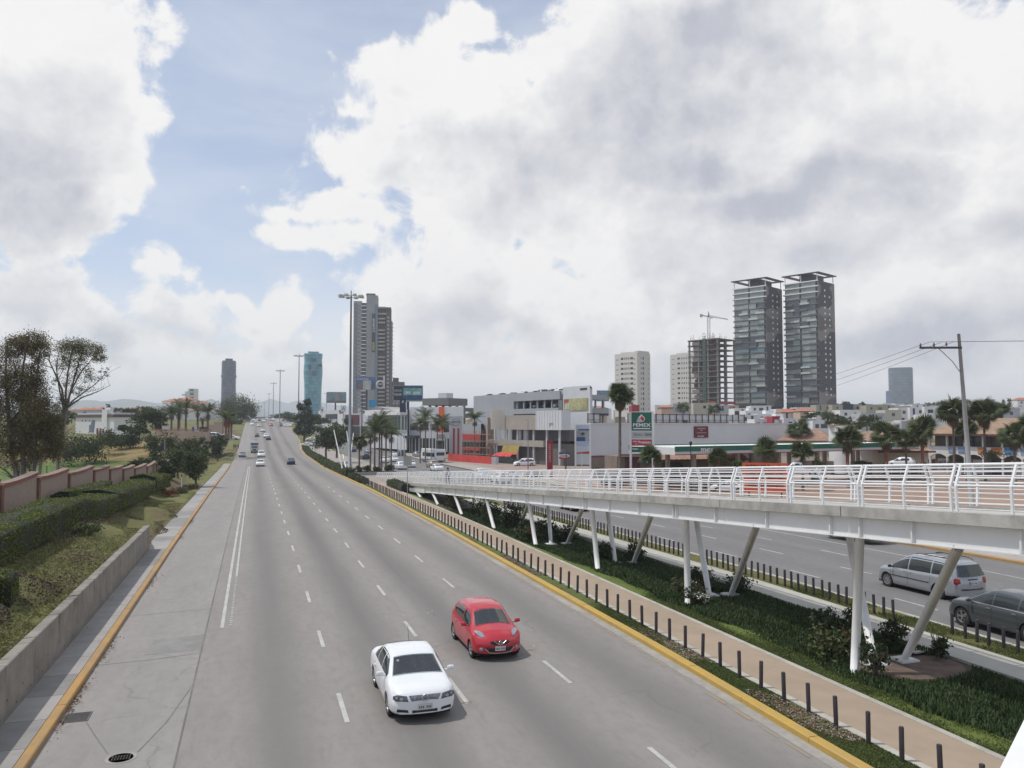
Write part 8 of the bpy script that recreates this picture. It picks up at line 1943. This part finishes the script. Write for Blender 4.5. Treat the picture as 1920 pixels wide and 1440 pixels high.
for px,py,W_,H_,lab in((195,854,3.2,2.9,'tall white sprinkler spray at the edge of the green'),(128,854,5.0,1.1,'low wide sprinkler spray left at the far edge of the green')):
    p=hit(px,py);t=thing('sprinkler',lab,'sprinkler',p,-az(p));q=MB()
    for k in range(5):
        rows=[]
        for i in range(9):
            u=i/8;x=(u**1.2)*W_*(.45+.14*k);z=H_*(1-.12*k)*4*u*(1-u)**.8*.62;rows.append([(x-W_*.2,(k-2)*.35-.3-.3*u,z),(x-W_*.2,(k-2)*.35+.3+.3*u,z*.96)])
        q.grid(rows)
    stuff(q.build('spray',SPR,t,smooth=True));MB().tube([(-.2*W_,0,-.1),(-.2*W_,0,.15)],.05,6).build('nozzle',STL,t)
# road side things of the middle distance
KD='cars driving toward the camera on the near road'
def onroad(px,py):return hit(px,py,ZR)
for i,(px,py,k,c,lab)in enumerate(((488,874,'sedan',P_W,'white sedan in the left lane, nearest of the distant oncoming cars'),(489.5,857,'van',P_W,'white van like car right behind the white sedan'),(454.5,857,'sedan',P_S,'silver dark windowed sedan in the pale kerb lane'),(545.5,870.5,'sedan',P_N,'dark navy sedan in the middle lane, alone'),
    (503.5,825,'sedan',P_B,'black sedan in the distance, right of two'),(499,820.5,'suv',P_W,'white car just behind the black sedan'),(482,819,'sedan',P_G,'dark car with bright bonnet in the left lane far off'),(492.5,809.5,'sedan',P_W,'white car alone far off'),(472.5,797.5,'hatch',P_W,'small white car far off by the left kerb'),(485.3,800,'sedan',P_W,'small white sedan far off in the left lane'),(508.8,799,'hatch',P_R,'small red car far off in the middle'),(526,799.5,'van',P_G,'dark van far off under a white one'),(540,800,'sedan',P_W,'pale car turning in at the right kerb far off'),
    (480,792,'sedan',P_W,'tiny white car near the crest, left'),(495,791.5,'van',P_W,'tiny white van near the crest'),(486,789.5,'hatch',P_M,'tiny maroon car near the crest'),(524,792,'van',P_C,'tiny cream van with orange tint near the crest'),(500,787,'sedan',P_W,'tiny white car at the crest'),(512,788.5,'suv',P_W,'tiny white car at the crest, right'),(469,787,'sedan',P_W,'tiny white car at the crest, far left'),(476,788.5,'hatch',P_W,'tiny white hatchback at the crest left'),(463.5,788.5,'suv',P_G,'tiny grey car beside the left trees'),(531,790,'hatch',P_M,'tiny red brown car near the crest right'),(506.5,789,'sedan',P_S,'tiny silver car at the crest'))):
    p=onroad(px,py);p.z+=.01;low(k,c,p,DN+random.gauss(0,.02)+(.9 if 'turning' in lab else 0),lab,KD)
p=onroad(477,850);mk_truck('box_truck','blue box truck with cream cab in the left lane among the oncoming cars',(p.x,p.y+2.8,p.z),DN)
KU='cars driving away on the second road'
def on2(px,py):return hit(px,py,Z2)
for i,(px,py,k,c,lab)in enumerate(((781,856.5,'hatch',P_S,'silver hatchback in the middle of the second road'),(752,854.5,'van',P_G,'dark grey van on the second road'),(738,840,'suv',P_B,'black crossover behind the feather palms'),(738.5,866,'sedan',P_W,'white sedan right of the palm trunks'),(737,857,'sedan',P_W,'white sedan hidden behind another white one'),(769,876,'sedan',P_W,'white sedan on the second road just above the ramp end'),(750.5,880,'suv',P_W,'white crossover nearest the ramp end'),(811,877,'suv',P_T,'brown grey crossover behind the bus'),(819,884,'sedan',P_W,'white sedan roof showing above the ramp railing'),
    (720,868,'sedan',P_W,'white sedan seen between the palm trunks'),(684,861,'suv',P_B,'black car left of the palm group'),(690,850,'sedan',P_S,'silver sedan beyond the short palm'),(699,834.5,'sedan',P_S,'silver car far off by the mast'),(757,831,'suv',P_M,'maroon car parked at the dealer behind the palms'),(662,847,'sedan',P_G,'dark car beyond the mast'),(712,842,'hatch',P_R,'dull red car behind the palm trunks'),(657,826,'sedan',P_W,'white car among the far trees'),(640,815,'hatch',P_S,'silver car far off between two trees'),(600,806,'sedan',P_W,'pale car far off right of the dark tree'),(612,812,'suv',P_B,'dark car far off right of the dark tree'),(604,821,'sedan',P_G,'grey car far off right of the dark tree, lower'))):
    p=on2(px,py);p.z+=.01;low(k,c,p,UP+.05+random.gauss(0,.03)+(1.3 if 'parked' in lab else 0),lab,KU)
p=on2(821,868);mk_bus('minibus','white city bus with dark rear window and blue skirt at the far kerb',(p.x-.4,p.y+3.6,p.z),UP+.16,9.6,2.6,3.25,M('bus_stripe_blue',(.05,.08,.16),.4))
p=on2(796,849);low('van',P_W,p,UP+.1,'white van half hidden behind the bus',KU)
p=on2(983,874);c_=low('van',P_W,p,math.atan2(.35,-1)+.25,'white minivan turning in left before the unfinished shop');c_['category']='minivan'
for px,py,k,c,lab,rz in((903,898,'pickup',P_W,'white pickup seen through the ramp railing',UP+.1),(938,905,'van',P_W,'white van seen through the ramp railing',UP),(957,899,'sedan',P_S,'silver car seen through the ramp railing',UP),(1148,912,'sedan',P_N,'navy blue car seen through the ramp railing near the fuel totem',UP+.05),(1000,898,'hatch',P_B,'dark car seen through the ramp railing below the totem',UP+.2),(1076,956,'sedan',P_B,'black car whose wheels show under the ramp girder',UP),(1252,905,'van',P_B,'dark van seen through the railing right of the fuel totem',UP+.3),(1210,905,'sedan',P_G,'grey car seen through the railing before the station shop',UP+.2)):
    p=on2(px,py);low(k,c,p,rz,lab,'vehicles seen through the ramp railing')
p=on2(1607,1016);cc=mk_suv('crossover_car','silver crossover whose lower half shows below the ramp girder',P_S,(p.x+.3,p.y+.5,0),UP+.02,rails=True)
p=at(1497,872,98);r_=low('pickup',P_W,(p.x,p.y,p.z-1.3),-az(p)+math.pi,'white pickup parked under the fuel canopy behind a short palm')
p=at(1690,862,118);r_=low('hatch',P_W,(p.x,p.y,p.z-1.1),-az(p)+math.pi-.2,'pale car parked beside the cream annex')
p=at(1365,868,100);low('sedan',P_W,(p.x,p.y,-.6),-az(p)+math.pi,'white car parked left of the orange board')
CP='cars parked at the golf club entrance'
for i,(px,py,k,c,lab)in enumerate(((406,822,'van',P_S,'pale van parked at the golf club entrance, left'),(424,823,'sedan',P_M,'maroon car parked between two pale ones at the club'),(435,825,'sedan',P_W,'white sedan parked nearest the road at the club'))):
    p=at(px,py,225);low(k,c,(p.x,p.y,p.z),-.3,lab,CP)
    if i==0:struct(MB().bb(p.x-14,-7.5,p.y-8,p.y+12,p.z-1.5,p.z-.03).build('car_park',M('car_park_asphalt',(.17,.165,.16),.9,ns=.6,amp=.12,coords='World')))
for i,(px,py,k,c,lab)in enumerate(((576,837,'sedan',P_W,'white sedan at the hedge end, nose to the road'),(592,836,'van',P_S,'silver van behind the white sedan at the hedge end'),(583,827,'hatch',P_W,'white car under the dark tree'))):
    p=onroad(px,py);low(k,c,(p.x,p.y,T(p.x,p.y)+.03),math.pi-.2,lab,'cars at the end of the island hedge')
KF='cars parked in the far dealer lots'
for i in range(26):
    px=596+(i*37)%112+random.uniform(-2,2);py=790+(i%5)*3.0+random.uniform(-1,1);p=hit(px,py)
    k=('sedan','suv','hatch','van')[i%4];c,nm=((P_W,'white'),(P_S,'silver'),(P_R,'red'),(P_W,'white'),(P_G,'grey'))[i%5]
    low(k,c,(p.x,p.y,p.z),random.uniform(-.4,.4)+(1.4 if i%3 else 0),'tiny %s parked car in the dealer lots left and right of the mast'%nm,KF)
# island between the roads
def loopz(x,y):return interp(ZR,y)
PZ=M('plaza_paving',(.285,.245,.205),.9,ns=.7,amp=.1,coords='World')
struct(strip('plaza',14.0,24.8,106,168,lambda x,y:interp(ZR,y),.10,PZ,step=3,nx=5)).name='plaza'
struct(strip('island_paving',lambda y:kr(y)+1.9,lambda y:24.8-max(0,(y-200))*.03,168.02,300,lambda x,y:interp(ZR,y),.08,M('island_concrete',(.30,.27,.24),.9,ns=.7,amp=.1,coords='World'),step=4,nx=4))
hedge('long clipped hedge on the island along the yellow kerb',[(kr(y)+1.15,y,interp(ZR,y))for y in range(131,262,10)],1.5,1.15,.28,12000,L_MID,rough=.12)
hedge('dark low hedge wall where the bollard row ends',[(14.35,y,interp(ZR,y))for y in(110,118,126,130)],.7,.75,.2,2500,L_DRK)
t=thing('planter','curved raised concrete planter with shrubs at the plaza','planter',(0,0,0));q=MB();a,b=gz(664,893,-.6),gz(713,888,-.6)
zb=-.5;x0,x1_,y0,y1=15.2,22.5,133.0,136.6
for(ax_,ay,bx,by)in((x0,y0,x1_,y0),(x0,y1,x1_,y1),(x0,y0,x0,y1),(x1_,y0,x1_,y1)):MB().bb(min(ax_,bx)-.12,max(ax_,bx)+.12,min(ay,by)-.12+(.002 if ax_==bx else 0),max(ay,by)+.12-(.002 if ax_==bx else 0),zb-.6,zb+.45-(.004 if ax_==bx else 0)).build('planter_wall',M('planter_grey',(.27,.27,.27),.9,ns=1,amp=.1),t)
MB().bb(x0+.12,x1_-.12,y0+.12,y1-.12,zb-.6,zb+.3).build('soil',SOIL,t)
for i,(x,m_,lab)in enumerate(((16.2,L_OLI,'yellow green shrub at the left end of the planter'),(17.6,L_OLI,'russet leaved shrub in the planter under the mast'),(19.4,L_MID,'green shrub in the middle of the planter'),(21.2,L_MID,'green shrub at the right end of the planter'))):bush(lab,(x,134.8,zb+.3),1.0,1.1,m_,600,.22)
# white slanted poles round the mast
for i,(x0_,y0_,x1_,y1_,lab)in enumerate(((626,806,642,872,'leftmost slanting white pole of the island sculpture'),(643,852,649,872,'short slanting white pole beside the leftmost one'),(650,808,662,880,'slanting white pole crossing the mast from the left'),(663,812,655,868,'white pole leaning right behind the mast'))):
    a,b=at(x1_,y1_,134),at(x0_,y0_,137);t=thing('slanted_pole',lab,'pole',a,group='slanting white poles of the island sculpture');MB().tube([(0,0,-.6),b-a],[.11,.075],8).build('pole',WCOL,t)
# palms and trees on the island
IP='palms on the traffic island'
for i,(px,top,D,R_,kind,lab)in enumerate(((712,783,139,1.15,'feather','tallest feathery palm in the island group'),(703,800,136,1.05,'feather','left feathery palm with drooping fronds'),(724,795,142,1.05,'feather','right feathery palm of the island group'),(716,790,146,1.0,'feather','rear feathery palm of the island group'),(695,812,145,.9,'feather','low spreading palm left of the group'),(734,806,150,.9,'feather','small palm right of the group'),(674,820,137,.85,'fan','short dense fan palm beside the mast'))):
    p=at(px,top,D);zb=interp(ZR,p.y)+.1;palm(lab,(p.x,p.y,zb),p.z-zb-R_*.9,R_,30,12 if kind=='fan' else 5,kind,False,.15,IP,seed=50+i)
for i,(px,top,D,lab)in enumerate(((798,775,196,'left feathery palm before the showroom with orange banner'),(788,785,192,'lower feathery palm before the showroom'),(820,790,205,'palm between showroom and dealer totem'),(830,785,210,'slim palm left of the dealer totem'),(890,778,215,'palm above the curved netted screen'))):
    p=at(px,top,D);zb=T(p.x,p.y);palm(lab,(p.x,p.y,zb),p.z-zb-1,1.25,28,5,'feather',False,.15,'palms before the dealer buildings',seed=70+i)
def itree(px,top,bot,D,r,lab,mats,n,leaf=.4,th=.28,dep=2,seed=3):
    p=at(px,top,D);zb=HC-(bot-795)*D/F;tree('island_tree',lab,(p.x,p.y,zb),p.z-zb,r,(p.z-zb)*th,leaf=leaf,mats=mats,n=n,depth=dep,r=.2,seed=seed)
itree(612,790,856,182,3.7,'left of two rounded grey green trees on the island',[L_MID,L_OLI],3600);itree(632,795,856,185,3.6,'right of two rounded grey green trees on the island',[L_MID,L_OLI],3600,seed=5)
p=at(571,748,290);t=thing('dark_tree','tall dark irregular tree by the right kerb before the teal tower','tree',(p.x,p.y,HC-30*290/F),-PSI);S=290/F;zz=lambda y:(825-y)*S
MB().tube([(0,0,-.5),(.2,0,zz(800)),(0,0,zz(770)),(.3,0,zz(752))],[.4,.32,.2,.08],8).build('trunk',BARK,t)
ob('crown',crown_mesh('crown',[(((x-571)*S,random.uniform(-1,1),zz(y)),(rx*S,rx*S*.9,ry*S),n)for x,y,rx,ry,n in((577,755,7,8,900),(562,762,7,8,800),(573,772,12,10,1400),(562,785,10,10,1100),(580,785,12,11,1400),(570,800,17,12,2000),(584,803,10,10,900),(560,805,9,9,700),(574,813,13,6,700))],.42,[L_DRK],clump=.2),t)
for i,(px,top,bot,D,r,lab)in enumerate(((548,770,798,480,6,'dark trees at the right roadside far off'),(535,772,790,560,7,'dark trees beyond the second mast'),(590,775,800,420,6,'dark tree clump right of the teal tower foot'),(602,778,800,400,5,'olive tree right of the teal tower foot'),(640,780,800,360,5,'dark trees behind the rounded island trees'),(660,782,802,340,4,'dark tree beside the mast foot'),(445,785,800,430,4,'dark shrub row at the left kerb far off'),(520,776,786,700,8,'dim trees at the end of the road'))):
    ltree(px,top,bot,D,r,lab,None,1300,.8,name='roadside_tree')
# viaduct closing the road
a,b=at(440,783.5,760),at(560,783.5,760);t=thing('overpass','dark low overpass crossing the road at the far crest','bridge',a,math.atan2(b.y-a.y,b.x-a.x));L=(b-a).length;MB().bb(0,L,0,8,-1.2,0).build('deck',DKC,t);MB().bb(0,L,.1,8,.003,1.0).build('parapet',CNC,t)
for k in(.1,.5,.9):MB().bb(L*k-1,L*k+1,2,5,-8,-1.2).build('pier',DKC,t)
# people
def person(label,loc,rz,shirt,trousers,pose='walk',k=1.0,group=None):
    """one skinned body; feet at z = 0, facing +y before the turn"""
    st=.22 if pose=='walk' else.05
    V={'pel':(0,0,.95),'bel':(0,0,1.10),'che':(0,.01,1.32),'nek':(0,.0,1.47),'hd0':(0,.015,1.56),'hd1':(0,.02,1.66),'hd2':(0,.01,1.72),
         'lh':(-.10,0,.90),'lk':(-.11,st*.9,.50),'la':(-.11,st*.7,.09),'lt':(-.11,st*.7+.16,.04),'rh':(.10,0,.90),'rk':(.11,-st*.1,.50),'ra':(.11,-st*1.3,.12),'rt':(.11,-st*1.3+.15,.03),
         'ls':(-.18,0,1.40),'le':(-.24,-.05*st/.22,1.12),'lw':(-.24,-.10*st/.22+.04,.88),'lf':(-.23,-.08,.80),'rs':(.18,0,1.40),'re':(.24,.04,1.12),'rw':(.23,.16*st/.22,.90),'rf':(.22,.20*st/.22,.82)}
    Rr=dict(pel=.13,bel=.125,che=.145,nek=.055,hd0=.085,hd1=.10,hd2=.07,lh=.095,lk=.06,la=.04,lt=.035,rh=.095,rk=.06,ra=.04,rt=.035,ls=.06,le=.045,lw=.03,lf=.03,rs=.06,re=.045,rw=.03,rf=.03)
    E_=[('pel','bel'),('bel','che'),('che','nek'),('nek','hd0'),('hd0','hd1'),('hd1','hd2'),('pel','lh'),('lh','lk'),('lk','la'),('la','lt'),('pel','rh'),('rh','rk'),('rk','ra'),('ra','rt'),('che','ls'),('ls','le'),('le','lw'),('lw','lf'),('che','rs'),('rs','re'),('re','rw'),('rw','rf')]
    if pose=='sit':
        V.update(pel=(0,-.05,.52),bel=(0,-.10,.68),che=(0,-.14,.88),nek=(0,-.14,1.02),hd0=(0,-.11,1.09),hd1=(0,-.10,1.18),hd2=(0,-.11,1.23),lh=(-.10,.02,.50),lk=(-.13,.40,.62),la=(-.13,.62,.42),lt=(-.13,.74,.40),rh=(.10,.02,.50),rk=(.13,.40,.62),ra=(.13,.62,.42),rt=(.13,.74,.40),ls=(-.18,-.12,.97),le=(-.24,.10,.80),lw=(-.16,.33,.92),lf=(-.13,.40,.96),rs=(.18,-.12,.97),re=(.24,.10,.80),rw=(.16,.33,.92),rf=(.13,.40,.96))
    ks=list(V);me=bpy.data.meshes.new('body');me.from_pydata([V[a]for a in ks],[(ks.index(a),ks.index(b))for a,b in E_],[])
    o=bpy.data.objects.new('body',me);COL.objects.link(o);md=o.modifiers.new('skin','SKIN')
    sk=me.skin_vertices[0].data
    for i,a in enumerate(ks):sk[i].radius=(Rr[a],Rr[a]*(.72 if a in('pel','bel','che')else 1));sk[i].use_root=(a=='pel')
    o.modifiers.new('sub','SUBSURF').levels=1
    dg=bpy.context.evaluated_depsgraph_get();m2=bpy.data.meshes.new_from_object(o.evaluated_get(dg));bpy.data.objects.remove(o)
    m2.materials.clear();
    for m_ in(M('skin',(.30,.16,.11),.6),shirt,trousers,M('shoes',(.03,.03,.03),.6)):m2.materials.append(m_)
    for f in m2.polygons:
        z=f.center.z+(.45 if pose=='sit' else 0);f.material_index=2 if pose=='sit' and f.center.y>.02 and z<1.12 else 1 if pose=='sit' and z>.9 and z<1.40 and f.center.y<.28 else 0 if pose=='sit' else 3 if z<.09 else 2 if z<.98 and abs(f.center.x)<.20 else(0 if z>1.46 or(abs(f.center.x)>.19 and z<1.18)else 1);f.use_smooth=True
    t=thing('person',label,'person',loc,rz,group,k);ob('body',m2,t)
    q=MB();q.rev([(.105,1.63),(.112,1.68),(.09,1.75),(.04,1.785),(0,1.79)],(0,-.012-(.12 if pose=='sit' else 0),-.485 if pose=='sit' else 0),12);q.build('hair',M('dark_hair',(.02,.015,.012),.7),t,smooth=True)
    return t
SB=M('shirt_blue',(.04,.07,.16),.8);SD=M('shirt_dark',(.04,.04,.045),.8);TB=M('trousers_blue',(.03,.05,.10),.8);SR=M('shirt_maroon',(.16,.05,.05),.8)
p=onroad(446.5,842.5);person('person in dark clothes walking along the left kerb, right of the group',p,.2,SD,TB);p=onroad(442,842.5);person('person in maroon top walking along the left kerb, middle of the group',p,.1,SR,TB);p=onroad(438.5,842.5);person('person in dark blue walking along the left kerb, left of the group',p,-.2,SB,TB)
for cc_,nm,sh in((c1,'driver in a pale shirt at the wheel of the white sedan',M('shirt_pale',(.42,.42,.40),.8)),(c2,'driver in a dark top at the wheel of the red hatchback',SD)):
    x_,y_=-.12,.36;r_=cc_.rotation_euler[2];person(nm,(cc_.location.x+math.cos(r_)*x_-math.sin(r_)*y_,cc_.location.y+math.sin(r_)*x_+math.cos(r_)*y_,0),r_-math.pi/2,sh,TB,'sit')
yy=83.0;person('person in blue walking down the far end of the ramp',(19.2,yy,zd(yy)),0,SB,TB)
# air
hz=MB().bb(-12000,12000,-400,14500,-3,235).build('haze',M('haze_tmp',(1,1,1)))
hm_=bpy.data.materials.new('haze');hm_.use_nodes=True;n_=hm_.node_tree.nodes;n_.clear();pv=n_.new('ShaderNodeVolumePrincipled');pv.inputs['Color'].default_value=(.80,.86,.95,1);pv.inputs['Density'].default_value=.00020;pv.inputs['Anisotropy'].default_value=.2
oo=n_.new('ShaderNodeOutputMaterial');hm_.node_tree.links.new(pv.outputs[0],oo.inputs['Volume']);hz.data.materials.clear();hz.data.materials.append(hm_);hz['kind']='stuff'
